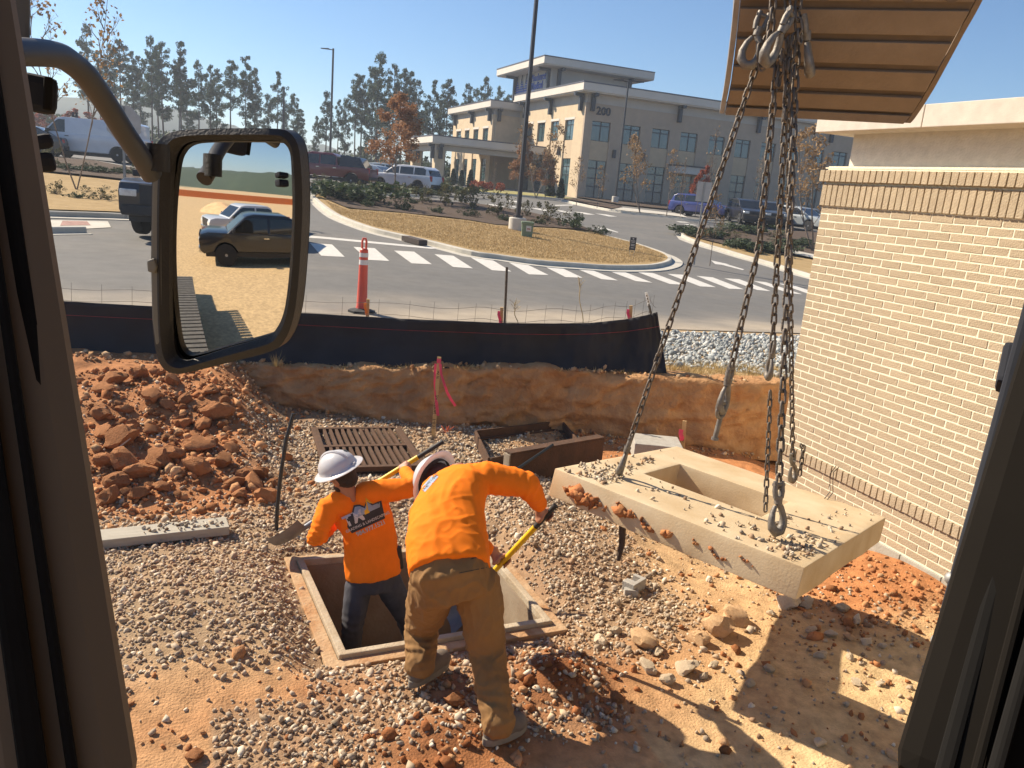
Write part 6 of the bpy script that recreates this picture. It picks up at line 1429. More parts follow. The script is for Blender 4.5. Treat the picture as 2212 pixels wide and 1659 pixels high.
    def slope_glass(p, q, name, inset=.1):
        p, q = Vector((p[0], 0, p[1])), Vector((q[0], 0, q[1])); d = q - p; n_ = Vector((-d.z, 0, d.x)).normalized()
        if n_.z < 0: n_ = -n_
        a, b = p + d * .08, p + d * .9; mb = MB(); V = []
        for pt in (a, b):
            for sy in (-1, 1): V.append(pt + n_ * .006 + Vector((0, sy * (tum(pt.z) - inset), 0)))
        V = [V[0], V[1], V[3], V[2]]; V = V + [v_ - n_ * .03 for v_ in V]; mb.add(V, [(0, 1, 2, 3), (4, 7, 6, 5), (0, 4, 5, 1), (1, 5, 6, 2), (2, 6, 7, 3), (3, 7, 4, 0)]); mb.build(name, M_cglass, root)
    slope_glass(cab[-1], cab[-2], 'windscreen')
    if kind != 'van': slope_glass(cab[0], cab[1], 'rear_window')
    for xc in (xf, xr_):
        for sy in (-1, 1):
            mb = MB(); Mx = Matrix.Rotation(math.pi / 2, 3, 'X'); mb.lathe([(r - .07, -.11), (r - .01, -.105), (r, -.07), (r, .07), (r - .01, .105), (r - .07, .11)], 20, c=(xc, sy * (hw_ - .11), r), M=Mx); w_ = mb.build('wheel', M_tyre, root, smooth=True, auto=35)
            mb = MB(); mb.lathe([(.0, .06), (.05, .07), (.07, .03), (r * .62, .02), (r * .68, .05), (r * .70, .0)], 20, c=(xc, sy * (hw_ - .06), r), M=Matrix.Rotation(-sy * math.pi / 2, 3, 'X'), caps=False)
            for k in range(5):
                a = k * 1.2566; mb.box(Vector((xc + math.cos(a) * r * .36, sy * (hw_ - .02), r + math.sin(a) * r * .36)), (r * .6, .03, .07), M=Matrix.Rotation(-a, 3, 'Y'))
            mb.build('rim', M_rim, w_)
    mb = MB(); mb.box((0, 0, sill - .02), (L - .5, W - .25, .2)); mb.build('underbody', M_black, root)
    zl_ = K['nose'] + (.02 if kind != 'truck' else -.02)
    for sy in (-1, 1):
        mb = MB(); mb.box((nose - .06, sy * (hw_ - .2), zl_), (.18, .36, .15)); mb.build('headlight', M_lampw, root, bevel=.03)
        mb = MB(); mb.box((tail + .05, sy * (hw_ - .09), K['belt'] - .16), (.14, .17, .34 if kind != 'sedan' else .16)); mb.build('tail_light', M_lampr, root, bevel=.02)
        mb = MB(); mb.box((cab[-1][0] - .25, sy * (hw_ + .10), K['belt'] + .10), (.12, .2, .15)); mb.build('mirror', paintm if kind in ('suv', 'sedan', 'wagon') else M_black, root, bevel=.03)
        for hx in ([.25, -.8] if kind != 'van' else [.85]): mb = MB(); mb.box((hx, sy * (hw_ + .012), K['belt'] - .14), (.2, .025, .035)); mb.build('door_handle', M_chrome if kind != 'van' else M_black, root)
    mb = MB(); mb.box((nose - .01, 0, zl_ - .02), (.06, W - .85, .20 if kind != 'truck' else .42)); mb.build('grille', M_black, root, bevel=.015)
    mb = MB(); mb.box((nose - .04, 0, sill + .13), (.2, W - .1, .22)); mb.build('bumper', M_black if kind in ('suv', 'wagon') else (M_chrome if kind == 'truck' else M_black), root, bevel=.04)
    mb = MB(); mb.box((tail + .04, 0, sill + .16), (.16, W - .1, .2)); mb.build('bumper', M_black, root, bevel=.04)
    return root
def set_car(root, pf, pr, r=None, s=1.):
    """front and rear wheel contact points given as picture points"""
    f, b = (Vector(G(*pf)), Vector(G(*pr))) if r is None else (Vector(atr(*pf, r[0])), Vector(atr(*pr, r[1])))
    c = (f + b) / 2; c.z = float(zroad(c.x, c.y)); d = f - b; root.location = c; root.rotation_euler = (0, 0, math.atan2(d.y, d.x)); root.scale = (s, s, s)
    return root
van = vehicle('white_van', 'white windowless cargo van parked at the far left', paint('white', (.62, .64, .68)), 'van', 'van'); set_car(van, (118, 336), (280, 352), (49.5, 48), .95)
mb = MB(); mb.box((.6, .5, 2.2), (.12, .5, .10)); mb.box((.6, .3, 2.3), (.1, .06, .22)); mb.box((.6, .7, 2.3), (.1, .06, .22)); mb.build('ladder_clamp', M_black, van)
red = vehicle('red_pickup', 'dark red pickup truck with a black bed cover parked beside the white SUV', paint('dark_red', (.16, .015, .02)), 'truck', 'pickup'); set_car(red, (655, 394), (757, 399), (53, 52), 1.0)
mb = MB(); V = [(-1.05, -.9, 1.16), (-2.7, -.9, 1.16), (-1.05, .9, 1.16), (-2.7, .9, 1.16), (-1.05, -.72, 1.86), (-2.25, -.72, 1.80), (-1.05, .72, 1.86), (-2.25, .72, 1.80)]; mb.add(V, [(0, 1, 3, 2), (4, 6, 7, 5), (0, 4, 5, 1), (2, 3, 7, 6), (0, 2, 6, 4), (1, 5, 7, 3)]); mb.build('bed_cover', M_cglass, red, bevel=.05)
suv = vehicle('white_suv', 'white SUV parked behind the brown leaved oak', paint('pearl_white', (.70, .70, .70)), 'suv'); set_car(suv, (832, 404), (919, 411), (56, 54.5), 1.)
for k_, (px_, py_, c, kd, lb, r_) in enumerate([(790, 397, (.40, .44, .48), 'sedan', 'silver sedan second behind the white SUV', 60), (765, 392, (.55, .58, .60), 'sedan', 'pale sedan farthest behind the white SUV', 67), (815, 398, (.36, .40, .42), 'wagon', 'grey wagon just behind the white SUV', 63)]):
    v_ = vehicle('parked_sedan' if kd == 'sedan' else 'parked_wagon', lb, paint('lot%d' % k_, c), kd); b = atr(px_, py_, r_); v_.location = (b[0], b[1], float(zroad(b[0], b[1]))); v_.rotation_euler = suv.rotation_euler
blu = vehicle('blue_suv', 'blue SUV parked under the clinic, tail towards the left', paint('blue', (.03, .045, .22)), 'suv'); set_car(blu, (1546, 462), (1484, 453.5), (61, 62), .95)
dk = vehicle('black_suv', 'black SUV parked nose out right of the blue SUV', paint('black', (.012, .013, .018)), 'suv'); set_car(dk, (1628, 468), (1600, 462), (57, 60), 1.0)
dk2 = vehicle('dark_grey_suv', 'dark grey SUV between the black SUV and the silver wagon', paint('dark_grey', (.05, .055, .06)), 'suv'); set_car(dk2, (1668, 470), (1640, 464), (58, 61), 1.0)
slv = vehicle('silver_wagon', 'silver wagon parked rightmost, near the brick building corner', paint('silver', (.42, .45, .45)), 'wagon'); set_car(slv, (1752, 474), (1700, 468), (59, 60), 1.0)
dk3 = vehicle('navy_sedan', 'dark sedan partly hidden by the corner of the brick building', paint('navy', (.03, .04, .06)), 'sedan'); set_car(dk3, (1795, 480), (1745, 474), (63, 64), 1.0)
blk = vehicle('black_pickup', 'black pickup driving up to the crossing, half hidden by the mirror', paint('gloss_black', (.008, .009, .014)), 'truck', 'pickup'); blk.location = tuple(G(362, 528)); blk.rotation_euler = (0, 0, math.atan2(-.95, -.30)); blk.location = Vector(blk.location) + Vector((.30, .95, 0)) * 2.9; blk.location.z = float(zroad(blk.location.x, blk.location.y))
for c_ in blk.children:
    if c_.name.startswith('bumper'): c_.data.materials.clear(); c_.data.materials.append(M_black)
# car behind the van
v_ = vehicle('dark_sedan', 'dark car whose tail shows in front of the white van', paint('charcoal', (.03, .035, .04)), 'sedan'); set_car(v_, (10, 325), (72, 331), (49.5, 49), 1.)
# ================================================================== workers
from mathutils.bvhtree import BVHTree
M_shirt = mat('hi_vis_orange_cotton', (.93, .21, .008), rough=.85, var=.05, scale=6, bump=.12, bscale=400, spec=.2)
M_skin = mat('sun_tanned_skin', (.42, .20, .12), rough=.55, var=.08, scale=10)
M_hair = mat('dark_hair', (.025, .016, .012), rough=.7, var=.2, scale=60, bump=.5, bscale=200)
M_hat = mat('white_hard_hat_plastic', (.74, .73, .74), rough=.28, var=.02, scale=3, trans=.3)
M_jeans = mat('charcoal_denim', (.060, .058, .068), rough=.9, var=.15, scale=9, bump=.15, bscale=300)
M_duck = mat('brown_work_canvas', (.27, .145, .048), rough=.9, col2=(.20, .10, .032), scale=4, bump=.15, bscale=300)
M_boot = mat('dusty_dark_leather', (.10, .082, .07), rough=.85, col2=(.19, .15, .11), scale=9); M_sole = mat('grey_boot_sole', (.22, .19, .15), rough=.9)
M_belt = mat('dark_belt_leather', (.03, .022, .018), rough=.6)
def jt(px, py, Y): return Vector(aty(px, py, Y))
class Blob:
    """closed overlapping pieces that a voxel remesh turns into one continuous skin"""
    def __init__(s): s.mb = MB()
    def ball(s, c, r, M=None):
        V0, F0 = ico(3); V = []
        for q in V0:
            p = Vector((q[0] * r[0], q[1] * r[1], q[2] * r[2])) if hasattr(r, '__len__') else Vector(q) * r
            if M is not None: p = M @ p
            V.append(p + Vector(c))
        s.mb.add(V, [tuple(f) for f in F0.tolist()])
    def limb(s, pts, rad, n=14):
        s.mb.tube(pts, rad, n); s.ball(pts[0], rad[0]); s.ball(pts[-1], rad[-1])
        return s
    def loft(s, pts, lats, hw, hd, n=24, pw=2.4):
        V = []; F = []; k = len(pts)
        for i, p in enumerate(pts):
            d = (Vector(pts[min(i + 1, k - 1)]) - Vector(pts[max(i - 1, 0)])).normalized(); x = Vector(lats[i]); x = (x - d * x.dot(d)).normalized(); y = d.cross(x)
            for j in range(n):
                a = 2 * math.pi * j / n; c, s_ = math.cos(a), math.sin(a); e = 2 / pw
                V.append(Vector(p) + x * math.copysign(abs(c) ** e, c) * hw[i] + y * math.copysign(abs(s_) ** e, s_) * hd[i])
        for i in range(k - 1):
            for j in range(n): a, b = i * n + j, i * n + (j + 1) % n; F.append((a, b, b + n, a + n))
        F += [tuple(range(n - 1, -1, -1)), tuple((k - 1) * n + j for j in range(n))]
        s.mb.add(V, F); return s
    def skin(s, name, m, parent, vox=.011, smooth=6, wr=0., wscale=9., joints=(), origin=None, cuts=()):
        o = s.mb.build(name, m, parent); off = Vector(parent.location)
        for v_ in o.data.vertices: v_.co -= off
        md = o.modifiers.new('r', 'REMESH'); md.mode = 'VOXEL'; md.voxel_size = vox; md2 = o.modifiers.new('s', 'SMOOTH'); md2.factor = .5; md2.iterations = smooth; bake(o)
        me = o.data
        if wr:
            nrm = [v_.normal.copy() for v_ in me.vertices]
            for v_, n_ in zip(me.vertices, nrm):
                p = v_.co * wscale; q = Vector((p.x, p.y * 1.0, p.z * .55)); w = noise.noise(q + Vector((3.1, 0, 7))); r_ = 1 - abs(noise.noise(q * 1.1 + Vector((9, 4, 1)))) * 2.4
                r2 = 1 - abs(noise.noise(q * 2.6 + Vector((2, 8, 5)))) * 2.4; a = wr * (.8 * w + 1.0 * max(0, r_) ** 3 + .5 * max(0, r2) ** 3)
                for (jp, jr, ja, jd) in joints:
                    dd = (v_.co + off - jp).length
                    if dd < jr:
                        t = (v_.co + off - jp).dot(jd); a += ja * (1 - dd / jr) * math.sin(t * 130 + 5 * noise.noise(v_.co * 9) + 14 * (v_.co.x + v_.co.y)) 
                v_.co += n_ * a
            me.update()
        me.materials.clear(); me.materials.append(m); me.shade_smooth(); return o
def hand(bl, wrist, c, ax, palm_dir, r=.022, s=1., flip=1):
    """a hand closed round a shaft through c along ax; palm_dir points from the shaft to the back of the hand"""
    ax = ax.normalized(); u = (palm_dir - ax * palm_dir.dot(ax)).normalized(); w = ax.cross(u) * flip; R0 = r + .010
    kn = []
    for k in range(4):
        o = c + ax * ((k - 1.5) * .0215 * s); ln = (1.0, 1.08, 1.02, .85)[k]; pts = []
        for a in np.linspace(-.5, 3.9 * ln * .95, 7): pts.append(o + (u * math.cos(a) + w * math.sin(a)) * (R0 + .004))
        bl.limb(pts, [.0098 * s] * 3 + [.0092 * s] * 2 + [.0085 * s, .0075 * s], 8); kn.append(pts[0])
    pal = c + u * (R0 + .012) - w * .022
    bl.ball(pal, (.042 * s, .018 * s, .045 * s), Matrix((ax, u, w)).transposed())
    bl.limb([wrist, wrist.lerp(pal, .55), pal], [.030 * s, .030 * s, .026 * s], 10)
    t0 = pal - ax * .030 * s - w * .012; bl.limb([t0, c - ax * .045 * s + u * .012 + w * .012, c - ax * .040 * s - u * .016 + w * .022, c - ax * .03 * s - u * .03 + w * .006], [.0135 * s, .0125 * s, .0115 * s, .0085 * s], 8)
def head(bl, root, c, up, face, skin=True):
    up = up.normalized(); face = (face - up * face.dot(up)).normalized(); side = face.cross(up); M = Matrix((side, face, up)).transposed()
    P = lambda x, y, z: c + M @ Vector((x, y, z))
    bl.ball(c + up * .02, (.076, .096, .105), M); bl.ball(P(0, .03, -.055), (.058, .062, .062), M)        # skull, jaw
    bl.ball(P(0, .082, -.095), (.028, .02, .022), M)                                            # chin
    bl.limb([P(0, .098, .02), P(0, .112, -.022)], [.010, .015], 8); bl.ball(P(0, .094, .035), (.05, .014, .014), M)  # nose, brow
    bl.ball(P(0, .094, -.062), (.028, .012, .010), M)                                            # lips
    for sx in (-1, 1): bl.ball(P(sx * .079, -.005, -.005), (.012, .022, .034), M)
    return M, P
def hard_hat(root, c, M, label=None):
    up = M @ Vector((0, 0, 1)); off = Vector(root.location); mb = MB(); prof = []
    for a in np.linspace(0, math.pi / 2, 9): prof.append((.128 * math.cos(a) + .0, .055 + .115 * math.sin(a)))
    prof = [(.165, .036), (.170, .040), (.166, .044), (.135, .050)] + prof
    prof2 = [(q[0] - .004 if q[0] > .14 else q[0] - .005, q[1] - .006) for q in prof]
    full = prof + [(max(0.001, prof[-1][0]), prof[-1][1])]
    T = M.to_3x3() @ Matrix.Diagonal((.95, 1.10, 1.))
    mb.lathe(prof, 40, c=c - off, M=T, caps=False); mb.lathe([(prof[0][0], prof[0][1]), (.150, .034), (.132, .042), (.124, .05)] + [(.122 * math.cos(a), .05 + .111 * math.sin(a)) for a in np.linspace(0, math.pi / 2, 8)], 40, c=c - off, M=T, caps=False)
    h = mb.build('hard_hat', M_hat, root, smooth=True, auto=50)
    mb = MB(); mb.tube([c - off + M @ Vector((0, y, .055 + .115 * math.sqrt(max(0, 1 - (y / .14) ** 2)) + .004)) for y in np.linspace(-.125, .125, 15)], .010, 6); mb.build('ridge', M_hat, h, smooth=True)
    mb = MB(); mb.box(c - off + M @ Vector((0, -.152, .055)), (.035, .006, .016), M=M.to_3x3()); mb.box(c - off + M @ Vector((-.122, -.03, .052)), (.006, .03, .014), M=M.to_3x3()); mb.build('clip', mat('light_grey_clip', (.5, .5, .52), rough=.5), h)
    mb = MB(); mb.lathe([(.118, .025), (.118, .052), (.114, .052), (.114, .025)], 28, c=c - off, M=T, caps=False); mb.build('headband', M_black, h)
    mb = MB(); q = c - off + M @ Vector((.06, -.075, .135)); mb.lathe([(.0, 0), (.016, 0), (.015, .003), (0, .003)], 12, c=q, M=Vector((M @ Vector((.06, -.07, .09)))).to_track_quat('Z', 'Y').to_matrix(), caps=False); mb.build('sticker', mat('dark_sticker', (.06, .06, .05), rough=.5), h)
    return h
def boot(root, ankle, heel, toe, knee=None, up=Vector((0, 0, 1))):
    off = Vector(root.location); d = (toe - heel).normalized(); side = d.cross(up).normalized(); L = (toe - heel).length; bl = Blob()
    sdn = (knee - ankle).normalized() if knee is not None else up; bl.limb([ankle + sdn * .09, ankle, heel + d * .085 + up * .06], [.060, .062, .060]); bl.ball(heel + d * .06 + up * .045, (.05, .065, .05), Matrix((side, d, up)).transposed()); bl.limb([heel + d * .08 + up * .055, heel + d * L * .55 + up * .055, heel + d * (L - .06) + up * .05], [.056, .056, .053]); bl.ball(heel + d * (L - .065) + up * .048, (.057, .066, .050), Matrix((side, d, up)).transposed())
    o = bl.skin('boot', M_boot, root, .009, 5, .002, 20)
    n = 18; V = []; 
    for z in (-.012, .03):
        for k in range(n):
            a = 2 * math.pi * k / n; x = math.sin(a) * (.052 if math.cos(a) < .2 else .056); y = L / 2 + math.cos(a) * (L / 2 + .012); V.append(heel + side * x + d * y + up * z - off)
    mb = MB(); mb.add(V, [tuple(range(n - 1, -1, -1)), tuple(range(n, 2 * n))] + [(k, (k + 1) % n, (k + 1) % n + n, k + n) for k in range(n)]); mb.build('sole', M_sole, o, bevel=.004)
def decal(shirt, root, uvpts, faces, m, name, cx, cy, ang, sc, lift=.004):
    """flat print wrapped on to the cloth: points in print units -> picture points -> the cloth's surface"""
    dg = bpy.context.evaluated_depsgraph_get(); dg.update(); bvh = BVHTree.FromPolygons([v_.co + Vector(root.location) for v_ in shirt.data.vertices], [tuple(p.vertices) for p in shirt.data.polygons])
    ca, sa = math.cos(ang), math.sin(ang); V = []
    for (x, y) in uvpts:
        px_ = cx + (x * ca + y * sa) * sc; py_ = cy + (x * sa - y * ca) * sc; d = Vector(ray(px_, py_)).normalized()
        h = bvh.ray_cast(Vector(CAM), d)
        if h[0] is None: h = (Vector(CAM) + d * 5.4,)
        V.append(h[0] - d * lift - Vector(root.location))
    return mesh_ob(name, V, faces, m, shirt)
def fill(poly, step):
    n = len(poly); O = []
    for i in range(n):
        a, b = np.array(poly[i]), np.array(poly[(i + 1) % n]); k = max(1, int(np.linalg.norm(b - a) / step)); O += [tuple(a + (b - a) * j / k) for j in range(k)]
    lo = np.min(O, 0); hi = np.max(O, 0); Q = []
    for x in np.arange(lo[0] + step / 2, hi[0], step):
        for y in np.arange(lo[1] + step / 2, hi[1], step):
            c = False; j = len(O) - 1
            for i in range(len(O)):
                if (O[i][1] > y) != (O[j][1] > y) and x < (O[j][0] - O[i][0]) * (y - O[i][1]) / (O[j][1] - O[i][1] + 1e-12) + O[i][0]: c = not c
                j = i
            if c: Q.append((x, y))
    r_ = geometry.delaunay_2d_cdt([Vector(q) for q in O + Q], [(i, (i + 1) % len(O)) for i in range(len(O))], [list(range(len(O)))], 1, 1e-5)
    return [tuple(v_) for v_ in r_[0]], [tuple(f) for f in r_[2] if len(f) == 3]
def text_uv(txt, size, x, y, bold=.02):
    me = text_mesh(txt, size, 0, bold * size); bm = bmesh.new(); bm.from_mesh(me); bmesh.ops.triangulate(bm, faces=bm.faces); V = [(v_.co.x + x, v_.co.y + y) for v_ in bm.verts]; F = [tuple(v_.index for v_ in f.verts) for f in bm.faces]; bm.free(); bpy.data.meshes.remove(me); return V, F

# ---------------------------------------------------------------- worker standing in the basin
W1 = empty('person', (1.28, 5.08, -.82), label='worker in orange shirt and dark jeans standing inside the basin with a shovel', cat='person')
n1 = jt(762, 1070, 5.10); sR = jt(826, 1062, 5.06); sL = jt(712, 1098, 5.12); mid = jt(796, 1140, 5.12); hip = jt(806, 1232, 5.08); chest = jt(775, 1090, 5.12)
hR = jt(840, 1262, 5.06); hL = jt(775, 1268, 5.08); kR = jt(878, 1335, 5.10); kL = jt(762, 1350, 5.0); aR = Vector((1.62, 5.10, -.72)); aL = Vector((1.02, 5.0, -.72))
eR = jt(900, 1052, 4.98); wR = jt(866, 1030, 5.24); eL = jt(684, 1160, 5.02); wL = jt(735, 1150, 5.30)
S1a = jt(957, 954, 5.42); S1b = jt(636, 1172, 5.72)          # shovel ends
sdir = (S1b - S1a).normalized(); cR = S1a + sdir * ((wR - S1a).dot(sdir)) ; cL = S1a + sdir * ((wL - S1a).dot(sdir))
wR = cR + (wR - cR).normalized() * .085; wL = cL + (wL - cL).normalized() * .085
lat = (sR - sL).normalized(); up1 = Vector((-.46, .10, .88)).normalized(); hc = jt(739, 1027, 5.10)
b = Blob(); b.loft([hip, mid, chest, n1 - Vector((0, 0, .02))], [hR - hL, lat, lat, lat], [.15, .15, .17, .07], [.10, .10, .115, .06]); b.limb([n1 - Vector((0, 0, .05)), hc], [.058, .055])
b.limb([sR, eR, wR], [.055, .042, .028]); b.limb([sL, eL, wL], [.055, .042, .028]); b.limb([hip, hR, kR, aR], [.10, .085, .055, .042]); b.limb([hip, hL, kL, aL], [.10, .085, .055, .042])
b.limb([aR, aR + Vector((.04, .16, -.06))], [.04, .035]); b.limb([aL, aL + Vector((-.03, .16, -.06))], [.04, .035])
M_h, P_h = head(b, W1, hc, up1, Vector((-.55, .75, -.45))); hand(b, wR, cR, sdir, (wR - cR), .019); hand(b, wL, cL, sdir, (wL - cL), .019, flip=-1)
b.skin('body', M_skin, W1, .008, 3)
for sx in (-1, 1): mb = MB(); V0, F0 = ico(2); mb.add([Vector(q) * .011 + P_h(sx * .032, .088, .018) - Vector(W1.location) for q in V0], [tuple(f) for f in F0.tolist()]); mb.build('eye', mat('eye_white', (.7, .68, .64), rough=.2), W1, smooth=True)
hb_ = Blob(); hb_.ball(hc + M_h @ Vector((0, -.018, .02)), (.084, .092, .105), M_h); hb_.ball(hc + M_h @ Vector((0, -.045, -.035)), (.066, .058, .055), M_h); hb_.skin('hair', M_hair, W1, .009, 4, .003, 40)
bd = Blob(); bd.ball(P_h(0, .045, -.072), (.062, .058, .045), M_h); bd.skin('beard', M_hair, W1, .009, 3, .003, 40)
hard_hat(W1, hc + up1 * .012, M_h)
t = Blob(); dz = Vector((0, 0, -.05)); t.loft([hip + (hip - mid) * .12, hip, mid.lerp(hip, .5), mid, chest, n1.lerp(chest, .45), n1 + Vector((-.005, 0, -.015))], [hR - hL, hR - hL, lat, lat, lat, lat, lat], [.190, .192, .186, .182, .200, .165, .075], [.135, .135, .130, .128, .132, .105, .066])
t.limb([n1.lerp(sR, .45), sR, eR, eR.lerp(wR, .6), wR.lerp(eR, .12)], [.085, .084, .066, .052, .044]); t.limb([n1.lerp(sL, .45), sL, eL, eL.lerp(wL, .6), wL.lerp(eL, .12)], [.085, .084, .068, .054, .046])
J = [(eR, .14, .005, (sR - eR).normalized()), (eL, .14, .006, (sL - eL).normalized()), (sR, .12, .003, (eR - sR).normalized()), (sL, .12, .004, (eL - sL).normalized())]
sh1 = t.skin('shirt', M_shirt, W1, .011, 5, .006, 7, J)
q_ = Blob(); q_.loft([hip.lerp(mid, .25), hip, (hR + hL) / 2 - Vector((0, 0, .02))], [hR - hL] * 3, [.162, .168, .168], [.115, .122, .12]); q_.limb([hR, hR.lerp(kR, .5), kR, kR.lerp(aR, .5), aR - Vector((0, 0, .03))], [.098, .088, .076, .068, .066]); q_.limb([hL, hL.lerp(kL, .5), kL, kL.lerp(aL, .5), aL - Vector((0, 0, .03))], [.098, .088, .076, .068, .066])
q_.skin('trousers', M_jeans, W1, .011, 6, .004, 8, [(kR, .16, .005, Vector((0, 0, 1))), (kL, .16, .005, Vector((0, 0, 1)))])
boot(W1, aR, Vector((aR.x - .02, aR.y - .07, -.808)), Vector((aR.x + .06, aR.y + .2, -.808))); boot(W1, aL, Vector((aL.x + .0, aL.y - .07, -.808)), Vector((aL.x - .05, aL.y + .2, -.808)))
mb = MB(); hq = jt(860, 1205, 5.04); mb.box(hq - Vector(W1.location), (.06, .04, .17), M=Matrix.Rotation(-.15, 3, 'Y')); mb.build('belt_pouch', M_belt, W1, bevel=.012)
# print on the back
AN = math.atan2(-33, 73); SCL = 84.
badge = [(-.50, -.30), (.44, -.30), (.50, -.02), (.54, .16), (.30, .17), (.20, .34), (.08, .20), (-.02, .30), (-.16, .34), (-.30, .16), (-.52, .18), (-.47, .02), (-.54, -.10)]
CX, CY = 788, 1112
Vd, Fd = fill(badge, .07); decal(sh1, W1, Vd, Fd, mat('print_dark_navy', (.035, .035, .045), rough=.8), 'shirt_print', CX, CY, AN, SCL, .004)
Vd, Fd = fill([(-.28, .02), (.44, .02), (.48, .13), (.27, .14), (.19, .28), (.07, .15), (-.03, .26), (-.15, .29), (-.26, .14)], .06); decal(sh1, W1, Vd, Fd, mat('print_blue_grey', (.30, .36, .46), rough=.8), 'print_mountains', CX, CY, AN, SCL, .0055)
Vd, Fd = fill([(.09, .08), (.20, .40), (.31, .18), (.24, .22), (.19, .30), (.14, .10)], .05); decal(sh1, W1, Vd, Fd, mat('print_yellow', (.75, .42, .02), rough=.8), 'print_digger_arm', CX, CY, AN, SCL, .0065)
Vd, Fd = fill([(.0, .0), (.14, .0), (.14, .07), (.09, .12), (.03, .10)], .05); decal(sh1, W1, Vd, Fd, MATS['print_yellow'], 'print_digger', CX, CY, AN, SCL, .0065)
Vd, Fd = text_uv('TM', .40, -.30, .02, .03); decal(sh1, W1, Vd, Fd, mat('print_silver', (.55, .53, .55), rough=.7), 'print_letters', CX, CY, AN, SCL, .007)
Vd, Fd = text_uv('GRADING & LANDSCAPING', .098, -.01, -.205, .02); decal(sh1, W1, Vd, Fd, MATS['print_silver'], 'print_letters', CX, CY, AN, SCL, .007)
Vd, Fd = text_uv('984.977.1521', .15, .0, -.38, .03); decal(sh1, W1, Vd, Fd, MATS['print_silver'], 'print_letters', CX, CY, AN, SCL, .0055)

# ---------------------------------------------------------------- worker bending over
zf = lambda p: float(zn(p[0], p[1]))
fR_h = Vector(atz(1046, 1612, .02)); fR_t = Vector(atz(1132, 1574, .02)); fL_h = Vector(atz(886, 1488, .04)); fL_t = Vector(atz(966, 1434, .04))
W2 = empty('person', ((fR_h + fL_h) / 2), label='worker in orange shirt and brown trousers bending over the basin with a shovel', cat='person')
for f_ in (fR_h, fR_t, fL_h, fL_t): f_.z += .02
hip = jt(972, 1232, 3.68); hR = jt(1030, 1262, 3.66); hL = jt(934, 1272, 3.72); kR = jt(1052, 1408, 3.60); kL = jt(912, 1352, 4.04)
aR = fR_h + (fR_t - fR_h).normalized() * .075 + Vector((0, 0, .11)); aL = fL_h + (fL_t - fL_h).normalized() * .075 + Vector((0, 0, .11))
m1 = jt(966, 1165, 3.84); m2 = jt(966, 1105, 4.0); ch_ = jt(985, 1050, 4.14); n2 = jt(992, 1020, 4.22); hc = jt(948, 1040, 4.36)
sR = jt(1052, 1030, 4.08); sL = jt(942, 1082, 4.24); eR = jt(1140, 1046, 4.02); S2a = jt(1196, 1096, 4.14); S2b = jt(968, 1340, 4.74)
sd2 = (S2b - S2a).normalized(); cR = S2a + sd2 * .09; wR = cR + Vector((-.055, -.02, .085)); eL = jt(950, 1160, 4.46); cL = S2a + sd2 * .58; wL = cL + Vector((-.06, .03, .07))
lat = (sR - sL).normalized(); lath_ = (hR - hL).normalized(); up2 = Vector((-.42, .87, .12)).normalized(); face2 = Vector((-.35, .0, -.95))
b = Blob(); b.loft([hip, m1, m2, ch_, n2], [lath_, lath_, lat, lat, lat], [.17, .17, .175, .16, .07], [.12, .13, .13, .11, .06]); b.limb([ch_, n2, hc], [.07, .06, .055])
b.limb([sR, eR, wR], [.058, .045, .030]); b.limb([sL, eL, wL], [.058, .045, .030]); b.limb([hip, hR, kR, aR], [.11, .09, .058, .045]); b.limb([hip, hL, kL, aL], [.11, .09, .058, .045]); b.limb([aR - Vector((0, 0, .03)), aR.lerp(fR_t, .45) - Vector((0, 0, .02)), fR_t.lerp(fR_h, .2) + Vector((0, 0, .04))], [.038, .03, .025]); b.limb([aL - Vector((0, 0, .03)), aL.lerp(fL_t, .45) - Vector((0, 0, .02)), fL_t.lerp(fL_h, .2) + Vector((0, 0, .04))], [.038, .03, .025])
M_h, P_h = head(b, W2, hc, up2, face2); hand(b, wR, cR, sd2, (wR - cR), .02, 1.1); hand(b, wL, cL, sd2, (wL - cL), .02, 1.1)
b.skin('body', M_skin, W2, .008, 3)
for sx in (-1, 1): mb = MB(); V0, F0 = ico(2); mb.add([Vector(q) * .011 + P_h(sx * .032, .088, .018) - Vector(W2.location) for q in V0], [tuple(f) for f in F0.tolist()]); mb.build('eye', MATS['eye_white'], W2, smooth=True)
hb_ = Blob(); hb_.ball(hc + M_h @ Vector((0, -.014, .018)), (.082, .096, .102), M_h); hb_.skin('hair', mat('reddish_brown_hair', (.09, .035, .02), rough=.75, var=.2, scale=60), W2, .009, 4, .003, 40)
hard_hat(W2, hc + up2 * .0, M_h)
t = Blob(); t.loft([hip + (hip - m1) * .05, hip.lerp(m1, .5), m1, m2, ch_, n2.lerp(ch_, .4), n2], [lath_, lath_, lath_, lat, lat, lat, lat], [.218, .222, .222, .218, .208, .15, .078], [.165, .172, .172, .160, .135, .10, .068])
t.limb([ch_.lerp(sR, .5), sR, sR.lerp(eR, .5), eR, eR.lerp(wR, .55), wR.lerp(eR, .10)], [.10, .096, .086, .076, .062, .050]); t.limb([ch_.lerp(sL, .5), sL, eL, wL.lerp(eL, .15)], [.10, .094, .072, .05])
J = [(eR, .16, .006, (sR - eR).normalized()), (sR, .15, .004, (eR - sR).normalized()), (wR, .12, .005, (eR - wR).normalized()), (m1 + Vector((.1, -.1, 0)), .2, .004, Vector((.3, 0, 1)).normalized())]
sh2_ = t.skin('shirt', M_shirt, W2, .011, 5, .0075, 6, J)
